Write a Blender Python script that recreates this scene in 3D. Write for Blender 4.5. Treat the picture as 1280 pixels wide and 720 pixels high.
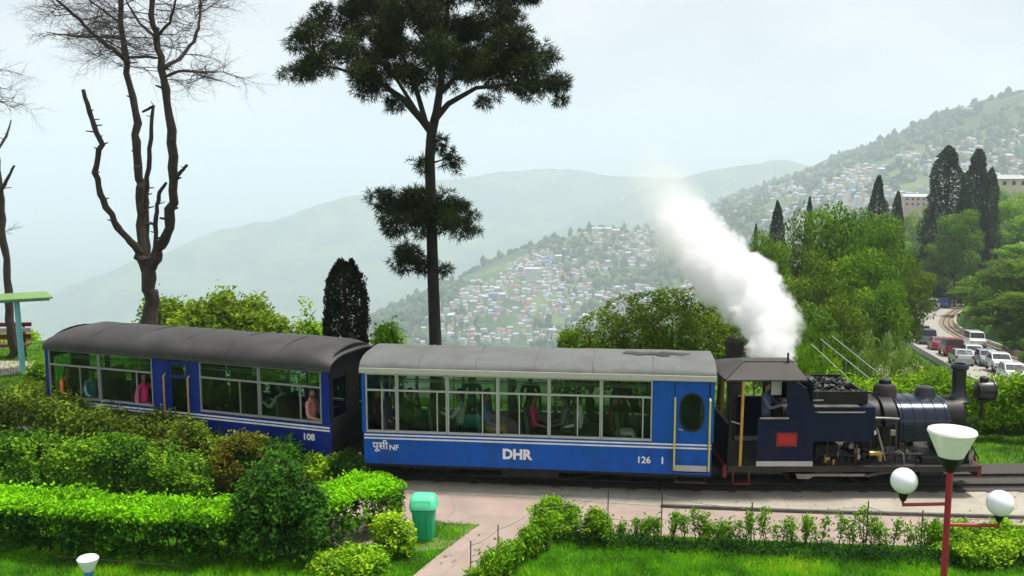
import bpy, bmesh, math, random
import numpy as np
from mathutils import Vector, Matrix, Euler

for _o in list(bpy.data.objects):
    bpy.data.objects.remove(_o, do_unlink=True)
SC = bpy.context.scene
COL = SC.collection
R = math.radians
rng = np.random.default_rng(7)
random.seed(7)

# ------------------------------------------------------------------ camera, sky, sun, exposure
CAM_H, F = 6.5, 1200.0                      # height above the rails; focal length in photo pixels (1280 wide)
PITCH = math.atan(150 / F)                  # the horizon lies at photo row 210
cam = bpy.data.cameras.new("camera")
cam.sensor_width = 36.0
cam.lens = 36.0 * F / 1280.0
cam.clip_start, cam.clip_end = 0.1, 60000.0
camo = bpy.data.objects.new("camera", cam)
camo.location = (0, 0, CAM_H)
camo.rotation_euler = (math.pi / 2 - PITCH, 0, 0)
COL.objects.link(camo)
SC.camera = camo

SUN_EL, SUN_AZ = 70.0, 78.0                 # azimuth clockwise from +Y (into the picture)
world = bpy.data.worlds.new("World")
SC.world = world
world.use_nodes = True
wt = world.node_tree
wt.nodes.clear()
w_out = wt.nodes.new("ShaderNodeOutputWorld")
w_bg = wt.nodes.new("ShaderNodeBackground")
w_sky = wt.nodes.new("ShaderNodeTexSky")
w_sky.sky_type = 'NISHITA'
w_sky.sun_disc = False
w_sky.sun_elevation = R(SUN_EL)
w_sky.sun_rotation = R(SUN_AZ)
w_sky.altitude = 2200
w_sky.air_density, w_sky.dust_density, w_sky.ozone_density = 1.0, 3.0, 1.0
# a thin overcast veil drawn over the clear sky, thicker and thinner in broad soft patches
w_tc = wt.nodes.new("ShaderNodeTexCoord")
w_map = wt.nodes.new("ShaderNodeMapping")
w_map.inputs['Scale'].default_value = (1.0, 1.0, 2.6)
w_no = wt.nodes.new("ShaderNodeTexNoise")
w_no.inputs['Scale'].default_value = 2.8
w_no.inputs['Detail'].default_value = 6
w_no.inputs['Roughness'].default_value = 0.52
w_rp = wt.nodes.new("ShaderNodeMapRange")
w_rp.inputs[1].default_value, w_rp.inputs[2].default_value = 0.34, 0.68
w_rp.inputs[3].default_value, w_rp.inputs[4].default_value = 0.0, 1.0
w_veil = wt.nodes.new("ShaderNodeMixRGB")
w_veil.inputs[1].default_value = (6.05, 6.45, 6.95, 1)
w_veil.inputs[2].default_value = (8.8, 8.65, 8.7, 1)
w_mix = wt.nodes.new("ShaderNodeMixRGB")
w_mix.inputs[0].default_value = 0.93
wt.links.new(w_tc.outputs['Generated'], w_map.inputs[0])
wt.links.new(w_map.outputs[0], w_no.inputs['Vector'])
wt.links.new(w_no.outputs['Fac'], w_rp.inputs[0])
wt.links.new(w_rp.outputs[0], w_veil.inputs[0])
wt.links.new(w_sky.outputs[0], w_mix.inputs[1])
wt.links.new(w_veil.outputs[0], w_mix.inputs[2])
wt.links.new(w_mix.outputs[0], w_bg.inputs[0])
w_bg.inputs[1].default_value = 0.075
wt.links.new(w_bg.outputs[0], w_out.inputs[0])

sun = bpy.data.lights.new("sun", 'SUN')
sun.energy = 3.9
sun.angle = R(9)
sun.color = (1.0, 0.955, 0.88)
suno = bpy.data.objects.new("sun", sun)
_sd = Vector((math.sin(R(SUN_AZ)) * math.cos(R(SUN_EL)), math.cos(R(SUN_AZ)) * math.cos(R(SUN_EL)), math.sin(R(SUN_EL))))
suno.rotation_euler = (-_sd).to_track_quat('-Z', 'Y').to_euler()
suno.location = (0, 0, 60)
COL.objects.link(suno)

SC.view_settings.view_transform = 'Standard'
SC.view_settings.look = 'None'
SC.view_settings.exposure = 0.62
SC.view_settings.gamma = 1.0
SC.view_settings.use_curve_mapping = False
SC.render.engine = 'CYCLES'
SC.cycles.use_denoising = True
SC.cycles.max_bounces = 14
SC.cycles.diffuse_bounces = 3
SC.cycles.glossy_bounces = 3
SC.cycles.transmission_bounces = 6
SC.cycles.transparent_max_bounces = 16
SC.cycles.volume_bounces = 12
SC.cycles.use_adaptive_sampling = True
SC.cycles.adaptive_threshold = 0.02
SC.cycles.caustics_reflective = False
SC.cycles.caustics_refractive = False


# ------------------------------------------------------------------ pixel -> place
def ray(px, py):
    a = np.asarray(px, float); b = np.asarray(py, float)
    cx = (a - 640) / F
    cy = -(b - 360) / F
    c, s = math.cos(PITCH), math.sin(PITCH)
    return cx, c + cy * s, -s + cy * c

def P(px, py, d):
    """point on the pixel's ray at world depth y = d"""
    x, y, z = ray(px, py)
    return Vector((x / y * d, d, CAM_H + z / y * d))

GZ = -0.12
def G(px, py, z=GZ):
    x, y, zz = ray(px, py)
    t = (z - CAM_H) / zz
    return Vector((x * t, y * t, z))

def XZ(px, py, d):
    v = P(px, py, d); return v.x, v.z


# ------------------------------------------------------------------ names, labels
def tag(o, label=None, cat=None, group=None, kind=None):
    if label: o["label"] = label
    if cat: o["category"] = cat
    if group: o["group"] = group
    if kind: o["kind"] = kind
    return o

def empty(name, loc=(0, 0, 0), rz=0.0, label=None, cat=None, group=None):
    o = bpy.data.objects.new(name, None)
    o.empty_display_size = 0.2
    o.location = loc
    o.rotation_euler = (0, 0, rz)
    COL.objects.link(o)
    return tag(o, label, cat, group)

def link(name, mesh, parent=None, loc=None, rz=None):
    o = bpy.data.objects.new(name, mesh)
    COL.objects.link(o)
    if parent is not None: o.parent = parent
    if loc is not None: o.location = loc
    if rz is not None: o.rotation_euler = (0, 0, rz)
    return o


# ------------------------------------------------------------------ materials
MATS = {}
def nodes(name):
    m = bpy.data.materials.new(name)
    m.use_nodes = True
    return m, m.node_tree, m.node_tree.nodes["Principled BSDF"]

def mat(name, col, rough=0.6, metal=0.0, var=0.18, scale=3.0, bump=0.0, bscale=None, dirt=None, dirt_amt=0.5, dirt_scale=1.4, spec=0.5, coat=0.0, detail=6, streak=None, cracks=0.0):
    """plain surface: base colour with noise variation, optional dirt patches and fine relief"""
    if name in MATS: return MATS[name]
    m, t, b = nodes(name)
    tc = t.nodes.new("ShaderNodeTexCoord")
    n = t.nodes.new("ShaderNodeTexNoise")
    n.inputs['Scale'].default_value = scale
    n.inputs['Detail'].default_value = detail
    n.inputs['Roughness'].default_value = 0.62
    t.links.new(tc.outputs['Object'], n.inputs['Vector'])
    rp = t.nodes.new("ShaderNodeMapRange")
    rp.inputs[1].default_value, rp.inputs[2].default_value = 0.3, 0.7
    t.links.new(n.outputs['Fac'], rp.inputs[0])
    mx = t.nodes.new("ShaderNodeMixRGB")
    mx.inputs[1].default_value = tuple(c * (1 - var) for c in col) + (1,)
    mx.inputs[2].default_value = tuple(min(1, c * (1 + var)) for c in col) + (1,)
    t.links.new(rp.outputs[0], mx.inputs[0])
    last = mx.outputs[0]
    if dirt:
        n2 = t.nodes.new("ShaderNodeTexNoise")
        n2.inputs['Scale'].default_value = dirt_scale
        n2.inputs['Detail'].default_value = 8
        n2.inputs['Roughness'].default_value = 0.7
        if streak:              # grime run down the sides
            mp = t.nodes.new("ShaderNodeMapping"); mp.inputs['Scale'].default_value = streak
            t.links.new(tc.outputs['Object'], mp.inputs[0]); t.links.new(mp.outputs[0], n2.inputs['Vector'])
        else:
            t.links.new(tc.outputs['Object'], n2.inputs['Vector'])
        r2 = t.nodes.new("ShaderNodeMapRange")
        r2.inputs[1].default_value, r2.inputs[2].default_value = 0.45, 0.75
        r2.inputs[4].default_value = dirt_amt
        t.links.new(n2.outputs['Fac'], r2.inputs[0])
        m2 = t.nodes.new("ShaderNodeMixRGB")
        m2.inputs[2].default_value = tuple(dirt) + (1,)
        t.links.new(r2.outputs[0], m2.inputs[0])
        t.links.new(last, m2.inputs[1])
        last = m2.outputs[0]
    if cracks:                  # irregular cracks and joints, darker than the surface
        vo = t.nodes.new("ShaderNodeTexVoronoi"); vo.feature = 'DISTANCE_TO_EDGE'; vo.inputs['Scale'].default_value = cracks
        wn = t.nodes.new("ShaderNodeMixRGB"); wn.inputs[0].default_value = 0.12
        t.links.new(tc.outputs['Object'], wn.inputs[1]); t.links.new(n.outputs['Color'], wn.inputs[2]); t.links.new(wn.outputs[0], vo.inputs['Vector'])
        r3 = t.nodes.new("ShaderNodeMapRange"); r3.inputs[1].default_value, r3.inputs[2].default_value = 0.0, 0.012; r3.inputs[3].default_value, r3.inputs[4].default_value = 0.28, 0.0
        t.links.new(vo.outputs['Distance'], r3.inputs[0])
        m3 = t.nodes.new("ShaderNodeMixRGB"); m3.inputs[2].default_value = tuple(c * 0.4 for c in col) + (1,)
        t.links.new(r3.outputs[0], m3.inputs[0]); t.links.new(last, m3.inputs[1]); last = m3.outputs[0]
    t.links.new(last, b.inputs['Base Color'])
    rr = t.nodes.new("ShaderNodeMapRange")
    rr.inputs[3].default_value, rr.inputs[4].default_value = max(0.02, rough - 0.1), min(1, rough + 0.1)
    t.links.new(n.outputs['Fac'], rr.inputs[0])
    t.links.new(rr.outputs[0], b.inputs['Roughness'])
    b.inputs['Metallic'].default_value = metal
    b.inputs['Specular IOR Level'].default_value = spec
    b.inputs['Coat Weight'].default_value = coat
    if bump:
        nb = t.nodes.new("ShaderNodeTexNoise")
        nb.inputs['Scale'].default_value = bscale or scale * 6
        nb.inputs['Detail'].default_value = 6
        t.links.new(tc.outputs['Object'], nb.inputs['Vector'])
        bp = t.nodes.new("ShaderNodeBump")
        bp.inputs['Strength'].default_value = bump
        bp.inputs['Distance'].default_value = 0.02
        t.links.new(nb.outputs['Fac'], bp.inputs['Height'])
        t.links.new(bp.outputs[0], b.inputs['Normal'])
    MATS[name] = m
    return m

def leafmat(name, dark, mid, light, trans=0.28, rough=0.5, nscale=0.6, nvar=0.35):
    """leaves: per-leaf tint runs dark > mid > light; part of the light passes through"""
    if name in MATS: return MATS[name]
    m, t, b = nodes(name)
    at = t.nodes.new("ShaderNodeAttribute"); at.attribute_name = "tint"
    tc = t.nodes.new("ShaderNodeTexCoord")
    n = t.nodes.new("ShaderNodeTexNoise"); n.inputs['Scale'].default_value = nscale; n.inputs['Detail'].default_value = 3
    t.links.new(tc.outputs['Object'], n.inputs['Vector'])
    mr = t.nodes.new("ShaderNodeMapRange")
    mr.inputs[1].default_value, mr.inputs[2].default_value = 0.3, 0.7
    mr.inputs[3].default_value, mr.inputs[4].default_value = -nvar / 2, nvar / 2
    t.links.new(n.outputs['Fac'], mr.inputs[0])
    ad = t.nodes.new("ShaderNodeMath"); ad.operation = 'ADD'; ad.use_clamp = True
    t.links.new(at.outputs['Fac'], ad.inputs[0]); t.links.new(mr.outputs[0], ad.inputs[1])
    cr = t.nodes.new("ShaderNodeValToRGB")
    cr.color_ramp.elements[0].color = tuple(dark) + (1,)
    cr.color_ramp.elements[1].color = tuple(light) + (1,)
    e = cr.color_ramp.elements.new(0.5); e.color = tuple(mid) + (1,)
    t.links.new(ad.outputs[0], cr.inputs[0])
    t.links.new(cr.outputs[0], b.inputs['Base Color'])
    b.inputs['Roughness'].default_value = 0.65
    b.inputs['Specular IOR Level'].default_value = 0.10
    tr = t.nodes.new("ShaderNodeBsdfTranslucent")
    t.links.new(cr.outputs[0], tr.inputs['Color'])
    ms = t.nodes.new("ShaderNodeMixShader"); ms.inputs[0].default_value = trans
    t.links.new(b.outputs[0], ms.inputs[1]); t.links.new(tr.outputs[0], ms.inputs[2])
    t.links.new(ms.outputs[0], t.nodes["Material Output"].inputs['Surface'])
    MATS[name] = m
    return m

def glassmat(name, tint, refl=1.0):
    """window pane: lets the light through with a tint, mirrors at grazing angles"""
    if name in MATS: return MATS[name]
    m, t, b = nodes(name)
    tp = t.nodes.new("ShaderNodeBsdfTransparent"); tp.inputs[0].default_value = tuple(tint) + (1,)
    gl = t.nodes.new("ShaderNodeBsdfGlossy"); gl.inputs['Roughness'].default_value = 0.03
    fr = t.nodes.new("ShaderNodeFresnel"); fr.inputs[0].default_value = 1.5
    mu = t.nodes.new("ShaderNodeMath"); mu.operation = 'MULTIPLY'; mu.inputs[1].default_value = refl
    ge = t.nodes.new("ShaderNodeNewGeometry")        # only a pane's outer faces mirror
    iv = t.nodes.new("ShaderNodeMath"); iv.operation = 'SUBTRACT'; iv.inputs[0].default_value = refl
    t.links.new(ge.outputs['Backfacing'], iv.inputs[1]); iv.use_clamp = True
    t.links.new(iv.outputs[0], mu.inputs[1])
    t.links.new(fr.outputs[0], mu.inputs[0])
    ms = t.nodes.new("ShaderNodeMixShader")
    t.links.new(mu.outputs[0], ms.inputs[0]); t.links.new(tp.outputs[0], ms.inputs[1]); t.links.new(gl.outputs[0], ms.inputs[2])
    t.links.new(ms.outputs[0], t.nodes["Material Output"].inputs['Surface'])
    MATS[name] = m
    return m

M = dict(
    coach_blue=mat("coach_blue", (0.003, 0.088, 0.42), 0.45, var=0.12, scale=1.2, dirt=(0.012, 0.045, 0.14), dirt_amt=0.85, dirt_scale=2.0, streak=(2.2, 2.2, 0.45), spec=0.25, bump=0.12, bscale=1.6),
    coach_navy=mat("coach_navy", (0.002, 0.020, 0.21), 0.45, var=0.15, scale=1.2, dirt=(0.014, 0.016, 0.04), dirt_amt=0.8, dirt_scale=2.0, streak=(2.2, 2.2, 0.45), spec=0.25, bump=0.12, bscale=1.6),
    loco_blue=mat("loco_blue", (0.002, 0.007, 0.036), 0.42, var=0.22, scale=2.5, dirt=(0.008, 0.009, 0.012), dirt_amt=0.8, spec=0.25),
    white_line=mat("white_line", (0.74, 0.76, 0.76), 0.5, var=0.08, dirt=(0.4, 0.42, 0.45), dirt_amt=0.5, dirt_scale=5),
    lettering=mat("lettering_white", (0.80, 0.81, 0.80), 0.5, var=0.05),
    frame=mat("window_frame_alu", (0.46, 0.48, 0.45), 0.42, metal=0.25, var=0.15, dirt=(0.2, 0.2, 0.18), dirt_amt=0.5, dirt_scale=6),
    frame_dull=mat("window_frame_dull", (0.27, 0.29, 0.28), 0.5, metal=0.2, var=0.15),
    roof_grey=mat("roof_grey", (0.115, 0.12, 0.113), 0.7, var=0.12, scale=2, dirt=(0.062, 0.063, 0.06), dirt_amt=0.7, dirt_scale=1.8, bump=0.15),
    roof_trim=mat("roof_trim", (0.48, 0.47, 0.40), 0.55, var=0.1, dirt=(0.28, 0.33, 0.28), dirt_amt=0.5, dirt_scale=3),
    roof_dark=mat("roof_dark", (0.026, 0.024, 0.022), 0.6, var=0.28, scale=1.5, dirt=(0.056, 0.052, 0.048), dirt_amt=0.8, dirt_scale=1.4, bump=0.2),
    tar=mat("tar", (0.02, 0.02, 0.02), 0.5, var=0.3),
    black=mat("loco_black", (0.008, 0.008, 0.009), 0.5, var=0.4, scale=5, spec=0.3, dirt=(0.026, 0.021, 0.017), dirt_amt=0.7, dirt_scale=3),
    gloss_black=mat("gloss_black", (0.008, 0.008, 0.010), 0.38, var=0.3),
    tank=mat("saddle_tank", (0.020, 0.030, 0.052), 0.26, metal=0.5, var=0.3, scale=2.2, dirt=(0.010, 0.010, 0.013), dirt_amt=0.85, dirt_scale=2.2),
    iron=mat("iron", (0.03, 0.027, 0.024), 0.6, metal=0.3, var=0.3, dirt=(0.055, 0.032, 0.02), dirt_amt=0.6, dirt_scale=6),
    steel=mat("steel", (0.33, 0.32, 0.30), 0.38, metal=0.8, var=0.2, dirt=(0.12, 0.08, 0.05), dirt_amt=0.5, dirt_scale=7),
    brass=mat("brass", (0.42, 0.30, 0.10), 0.35, metal=0.9, var=0.2),
    yellow=mat("handrail_yellow", (0.62, 0.55, 0.10), 0.45, var=0.12),
    ochre=mat("post_ochre", (0.50, 0.29, 0.05), 0.5, var=0.2),
    red=mat("red_paint", (0.12, 0.008, 0.008), 0.5, var=0.25, dirt=(0.03, 0.012, 0.01), dirt_amt=0.7),
    cream=mat("cream_trim", (0.42, 0.42, 0.40), 0.5, var=0.1),
    coal=mat("coal", (0.006, 0.006, 0.006), 0.55, var=0.6, scale=8),
    interior=mat("coach_interior", (0.07, 0.085, 0.075), 0.6, var=0.15),
    interior_dark=mat("coach_interior_dark", (0.03, 0.034, 0.032), 0.7, var=0.15),
    floor=mat("coach_floor", (0.05, 0.05, 0.045), 0.7),
    seat=mat("seat_cover", (0.05, 0.065, 0.07), 0.7, var=0.2),
    seat_dark=mat("seat_cover_dark", (0.045, 0.03, 0.028), 0.7, var=0.2),
    glass=glassmat("pane_glass", (0.72, 0.79, 0.74)),
    glass_green=glassmat("pane_glass_green", (0.66, 0.78, 0.70)),
    bin=mat("bin_green", (0.018, 0.44, 0.21), 0.42, var=0.1, scale=4, dirt=(0.01, 0.22, 0.10), dirt_amt=0.4, dirt_scale=6),
    bin_lid=mat("bin_lid_green", (0.10, 0.65, 0.34), 0.4, var=0.08, scale=4),
    lamp_red=mat("lamp_post_red", (0.30, 0.012, 0.03), 0.4, var=0.15),
    opal=mat("opal_glass", (0.80, 0.82, 0.84), 0.25, var=0.03),
    opal_cream=mat("opal_glass_cream", (0.80, 0.795, 0.70), 0.3, var=0.04),
    concrete=mat("concrete", (0.35, 0.32, 0.26), 0.85, var=0.16, scale=1.2, dirt=(0.21, 0.19, 0.155), dirt_amt=0.75, dirt_scale=0.8, bump=0.3, bscale=30, cracks=0.42),
    paving=mat("pink_paving", (0.325, 0.245, 0.21), 0.85, var=0.14, scale=1.6, dirt=(0.25, 0.215, 0.175), dirt_amt=0.8, dirt_scale=0.9, bump=0.3, bscale=30, cracks=0.55),
    tan_ground=mat("tan_ground", (0.20, 0.165, 0.115), 0.95, var=0.3, scale=4, bump=0.4),
    kerb=mat("kerb_dark", (0.085, 0.082, 0.075), 0.8, var=0.3, scale=5),
    ballast=mat("ballast", (0.055, 0.05, 0.044), 0.95, var=0.5, scale=14, bump=0.8, bscale=25),
    sleeper=mat("sleeper_wood", (0.07, 0.052, 0.038), 0.9, var=0.3, scale=7),
    bark=mat("bark_dark", (0.035, 0.027, 0.02), 0.9, var=0.5, scale=7, bump=0.8, bscale=14),
    bark_pine=mat("bark_pine", (0.020, 0.015, 0.012), 0.9, var=0.5, scale=8, bump=0.9, bscale=12),
    bark_bare=mat("bark_bare", (0.034, 0.023, 0.017), 0.9, var=0.45, scale=5, bump=0.8, bscale=12),
    twig=mat("twig", (0.045, 0.033, 0.027), 0.9, var=0.2),
    wire=mat("wire_metal", (0.09, 0.085, 0.08), 0.5, metal=0.5),
    green_roof=mat("shelter_green", (0.13, 0.26, 0.06), 0.55, var=0.15),
    sky_post=mat("post_sky_blue", (0.20, 0.52, 0.58), 0.5, var=0.1),
    asphalt=mat("asphalt", (0.30, 0.28, 0.25), 0.9, var=0.15, scale=0.8),
    tyre=mat("tyre", (0.012, 0.012, 0.012), 0.8),
    car_glass=mat("car_glass", (0.015, 0.018, 0.02), 0.12, var=0.05),
    hair=mat("hair_black", (0.010, 0.008, 0.007), 0.5),
    eye=mat("eye", (0.02, 0.015, 0.012), 0.2),
    chrome=mat("lamp_glass", (0.5, 0.5, 0.48), 0.15, metal=0.6, var=0.05),
)
L = dict(
    dry=leafmat("leaf_dry", (0.05, 0.03, 0.012), (0.13, 0.08, 0.025), (0.25, 0.17, 0.05)),
    hedge=leafmat("leaf_hedge", (0.0070, 0.0329, 0.0035), (0.0306, 0.1234, 0.0047), (0.2350, 0.5875, 0.0047)),
    hedge2=leafmat("leaf_hedge_second", (0.0258, 0.0796, 0.0091), (0.1146, 0.2813, 0.0137), (0.4301, 0.6600, 0.0182)),
    olive=leafmat("leaf_olive", (0.0349, 0.0575, 0.0083), (0.1098, 0.1597, 0.0146), (0.2371, 0.3994, 0.0208)),
    olive_round=leafmat("leaf_olive_round", (0.0520, 0.0520, 0.0060), (0.1240, 0.1280, 0.0100), (0.2100, 0.2400, 0.0160)),
    dark=leafmat("leaf_dark", (0.0078, 0.0274, 0.0059), (0.0254, 0.0899, 0.0117), (0.0782, 0.2248, 0.0156)),
    lime=leafmat("leaf_lime", (0.0338, 0.1040, 0.0052), (0.1235, 0.2990, 0.0078), (0.3510, 0.6240, 0.0156)),
    tree=leafmat("leaf_tree", (0.0297, 0.0759, 0.0050), (0.0891, 0.1898, 0.0066), (0.2063, 0.3630, 0.0116), nscale=0.25),
    tree2=leafmat("leaf_tree_olive", (0.0352, 0.0704, 0.0053), (0.1021, 0.1725, 0.0070), (0.2112, 0.3080, 0.0106), nscale=0.25),
    bright=leafmat("leaf_bright", (0.0563, 0.1350, 0.0045), (0.1519, 0.3150, 0.0067), (0.3262, 0.5062, 0.0158), nscale=0.3),
    pale=leafmat("leaf_variegated", (0.0462, 0.1122, 0.0106), (0.1584, 0.2772, 0.0264), (0.6600, 0.6600, 0.3696), nscale=0.8),
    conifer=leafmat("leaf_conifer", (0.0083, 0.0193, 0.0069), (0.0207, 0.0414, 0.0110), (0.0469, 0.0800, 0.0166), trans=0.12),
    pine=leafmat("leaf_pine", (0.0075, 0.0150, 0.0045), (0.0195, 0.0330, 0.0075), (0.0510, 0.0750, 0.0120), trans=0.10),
    cypress=leafmat("leaf_cypress", (0.0040, 0.0080, 0.0030), (0.0090, 0.0170, 0.0050), (0.0200, 0.0300, 0.0080), trans=0.08),
    yellow=leafmat("leaf_yellowgreen", (0.0546, 0.1008, 0.0065), (0.1365, 0.2356, 0.0104), (0.2594, 0.3737, 0.0195), nscale=0.4),
    grass=leafmat("grass_blade", (0.0577, 0.2033, 0.0073), (0.1733, 0.5162, 0.0097), (0.4514, 0.6000, 0.0144), nscale=1.2, nvar=0.6),
    far=leafmat("leaf_far_wood", (0.0130, 0.0312, 0.0078), (0.0312, 0.0650, 0.0130), (0.0780, 0.1235, 0.0260), trans=0.0, nscale=0.01),
)


# ------------------------------------------------------------------ mesh helpers
class MB:
    """collects shapes and links them as ONE mesh object"""
    def __init__(s): s.v, s.f, s.m = [], [], []
    def add(s, vs, fs, mi=0):
        o = len(s.v)
        s.v.extend(tuple(v) for v in vs)
        s.f.extend(tuple(i + o for i in f) for f in fs)
        s.m.extend([mi] * len(fs))
        return s
    def box(s, x0, x1, y0, y1, z0, z1, mi=0):
        v = [(x0, y0, z0), (x1, y0, z0), (x1, y1, z0), (x0, y1, z0), (x0, y0, z1), (x1, y0, z1), (x1, y1, z1), (x0, y1, z1)]
        return s.add(v, [(0, 3, 2, 1), (4, 5, 6, 7), (0, 1, 5, 4), (1, 2, 6, 5), (2, 3, 7, 6), (3, 0, 4, 7)], mi)
    def prism(s, poly, y0, y1, axis='y', mi=0):
        """polygon in (x,z) extruded along y; axis 'z': (x,y) along z; axis 'x': (y,z) along x"""
        n = len(poly)
        def pt(a, b, h): return {'y': (a, h, b), 'z': (a, b, h), 'x': (h, a, b)}[axis]
        v = [pt(a, b, y0) for a, b in poly] + [pt(a, b, y1) for a, b in poly]
        f = [tuple(range(n)), tuple(range(2 * n - 1, n - 1, -1))]
        f += [(i, (i + 1) % n + 0, (i + 1) % n + n, i + n)[::-1] for i in range(n)]
        return s.add(v, f, mi)
    def tube(s, pts, rads, n=8, mi=0, caps=True):
        pts = [Vector(p) for p in pts]
        if not hasattr(rads, '__len__'): rads = [rads] * len(pts)
        rings, ref = [], None
        for i, p in enumerate(pts):
            d = (pts[min(i + 1, len(pts) - 1)] - pts[max(i - 1, 0)])
            d = d.normalized() if d.length > 1e-9 else Vector((0, 0, 1))
            if ref is None:
                ref = d.cross(Vector((0, 0, 1)))
                if ref.length < 0.05: ref = d.cross(Vector((1, 0, 0)))
            ref = (ref - d * ref.dot(d)).normalized()
            b = d.cross(ref)
            rings.append([p + (ref * math.cos(a) + b * math.sin(a)) * rads[i] for a in [2 * math.pi * k / n for k in range(n)]])
        vs = [v for r in rings for v in r]
        fs = []
        for i in range(len(rings) - 1):
            for k in range(n):
                k2 = (k + 1) % n
                fs.append((i * n + k, i * n + k2, (i + 1) * n + k2, (i + 1) * n + k))
        if caps:
            fs.append(tuple(range(n - 1, -1, -1)))
            fs.append(tuple((len(rings) - 1) * n + k for k in range(n)))
        return s.add(vs, fs, mi)
    def lathe(s, prof, n=20, c=(0, 0, 0), axis='z', mi=0):
        """profile of (radius, height) turned round an axis through c"""
        vs = []
        for r, h in prof:
            for k in range(n):
                a = 2 * math.pi * k / n
                p, q = r * math.cos(a), r * math.sin(a)
                v = {'z': (p, q, h), 'x': (h, p, q), 'y': (q, h, p)}[axis]
                vs.append((v[0] + c[0], v[1] + c[1], v[2] + c[2]))
        fs = []
        m = len(prof)
        for i in range(m - 1):
            for k in range(n):
                k2 = (k + 1) % n
                fs.append((i * n + k, i * n + k2, (i + 1) * n + k2, (i + 1) * n + k))
        fs.append(tuple(range(n - 1, -1, -1)))
        fs.append(tuple((m - 1) * n + k for k in range(n)))
        return s.add(vs, fs, mi)
    def ball(s, c, r, n=12, mi=0, sq=(1, 1, 1)):
        prof = [(max(1e-4, r * math.sin(math.pi * i / n)), -r * math.cos(math.pi * i / n)) for i in range(n + 1)]
        o = len(s.v)
        s.lathe(prof, n + 4, (0, 0, 0), 'z', mi)
        for i in range(o, len(s.v)):
            a = s.v[i]
            s.v[i] = (a[0] * sq[0] + c[0], a[1] * sq[1] + c[1], a[2] * sq[2] + c[2])
        return s
    def ring(s, outer, inner, y0, y1, mi=0):
        """flat panel in the x-z plane with a hole; outer and inner have equal counts"""
        n = len(outer)
        v = [(a, y0, b) for a, b in outer] + [(a, y0, b) for a, b in inner] + [(a, y1, b) for a, b in outer] + [(a, y1, b) for a, b in inner]
        f = []
        for i in range(n):
            j = (i + 1) % n
            f += [(i, j, n + j, n + i), (2 * n + j, 2 * n + i, 3 * n + i, 3 * n + j), (i, 2 * n + i, 2 * n + j, j), (n + i, n + j, 3 * n + j, 3 * n + i)]
        return s.add(v, f, mi)
    def mesh(s, name, mats, smooth=False):
        me = bpy.data.meshes.new(name)
        me.from_pydata(s.v, [], s.f)
        for m in (mats if isinstance(mats, (list, tuple)) else [mats]): me.materials.append(m)
        if len(me.materials) > 1: me.polygons.foreach_set("material_index", s.m)
        if smooth: me.polygons.foreach_set("use_smooth", [True] * len(me.polygons))
        bm = bmesh.new(); bm.from_mesh(me)
        bmesh.ops.recalc_face_normals(bm, faces=bm.faces)
        bm.to_mesh(me); bm.free()
        me.update()
        return me
    def build(s, name, mats, parent=None, smooth=False, bevel=0.0, loc=None, rz=None):
        o = link(name, s.mesh(name, mats, smooth), parent, loc, rz)
        if bevel:
            b = o.modifiers.new("bevel", 'BEVEL'); b.width = bevel; b.segments = 2; b.limit_method = 'ANGLE'; b.angle_limit = R(35)
        if smooth:
            for p in o.data.polygons: p.use_smooth = True
            try: o.data.set_sharp_from_angle(angle=R(38))
            except Exception: pass
        return o

def quads_mesh(name, V, tint, material, per=4):
    """V: (n*per, 3) vertices, one face each; tint per face"""
    V = np.ascontiguousarray(V, dtype=np.float32)
    n = len(V) // per
    me = bpy.data.meshes.new(name)
    me.vertices.add(n * per); me.vertices.foreach_set("co", V.ravel())
    me.loops.add(n * per); me.loops.foreach_set("vertex_index", np.arange(n * per, dtype=np.int32))
    me.polygons.add(n); me.polygons.foreach_set("loop_start", np.arange(0, n * per, per, dtype=np.int32))
    a = me.attributes.new("tint", 'FLOAT', 'POINT')
    a.data.foreach_set("value", np.repeat(np.clip(tint, 0, 1), per).astype(np.float32))
    me.materials.append(material)
    me.update(calc_edges=True)
    return me

def unit(a):
    return a / np.maximum(np.linalg.norm(a, axis=1, keepdims=True), 1e-9)

def leaf_quads(C, size, up=0.5, aspect=0.5, out=None, r=rng):
    """rhombic leaves at points C; up biases the faces to the sky, out gives each leaf a direction to grow in"""
    n = len(C)
    nrm = r.normal(size=(n, 3)); nrm[:, 2] = np.abs(nrm[:, 2]) + up * 1.5
    nrm = unit(nrm)
    ax = r.normal(size=(n, 3))
    if out is not None: ax = ax * 0.6 + out * 1.2
    ax = unit(ax - nrm * np.sum(ax * nrm, axis=1, keepdims=True))
    sd = np.cross(nrm, ax)
    s = (size * (0.45 + 1.05 * r.random(n) ** 1.3 + 0.1))[:, None]
    a = C - ax * s * 0.5
    b = C + sd * s * aspect * 0.5 + nrm * s * 0.08
    c = C + ax * s * 0.5
    d = C - sd * s * aspect * 0.5 + nrm * s * 0.08
    return np.stack([a, b, c, d], axis=1).reshape(-1, 3)

def hashn(ix, iy, iz, seed):
    h = (ix.astype(np.int64) * 374761393 + iy.astype(np.int64) * 668265263 + iz.astype(np.int64) * 2147483647 + seed * 144269504) & 0xffffffff
    h = ((h ^ (h >> 13)) * 1274126177) & 0xffffffff
    h = (h ^ (h >> 16)) & 0xffffffff
    return h / 4294967295.0

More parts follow.
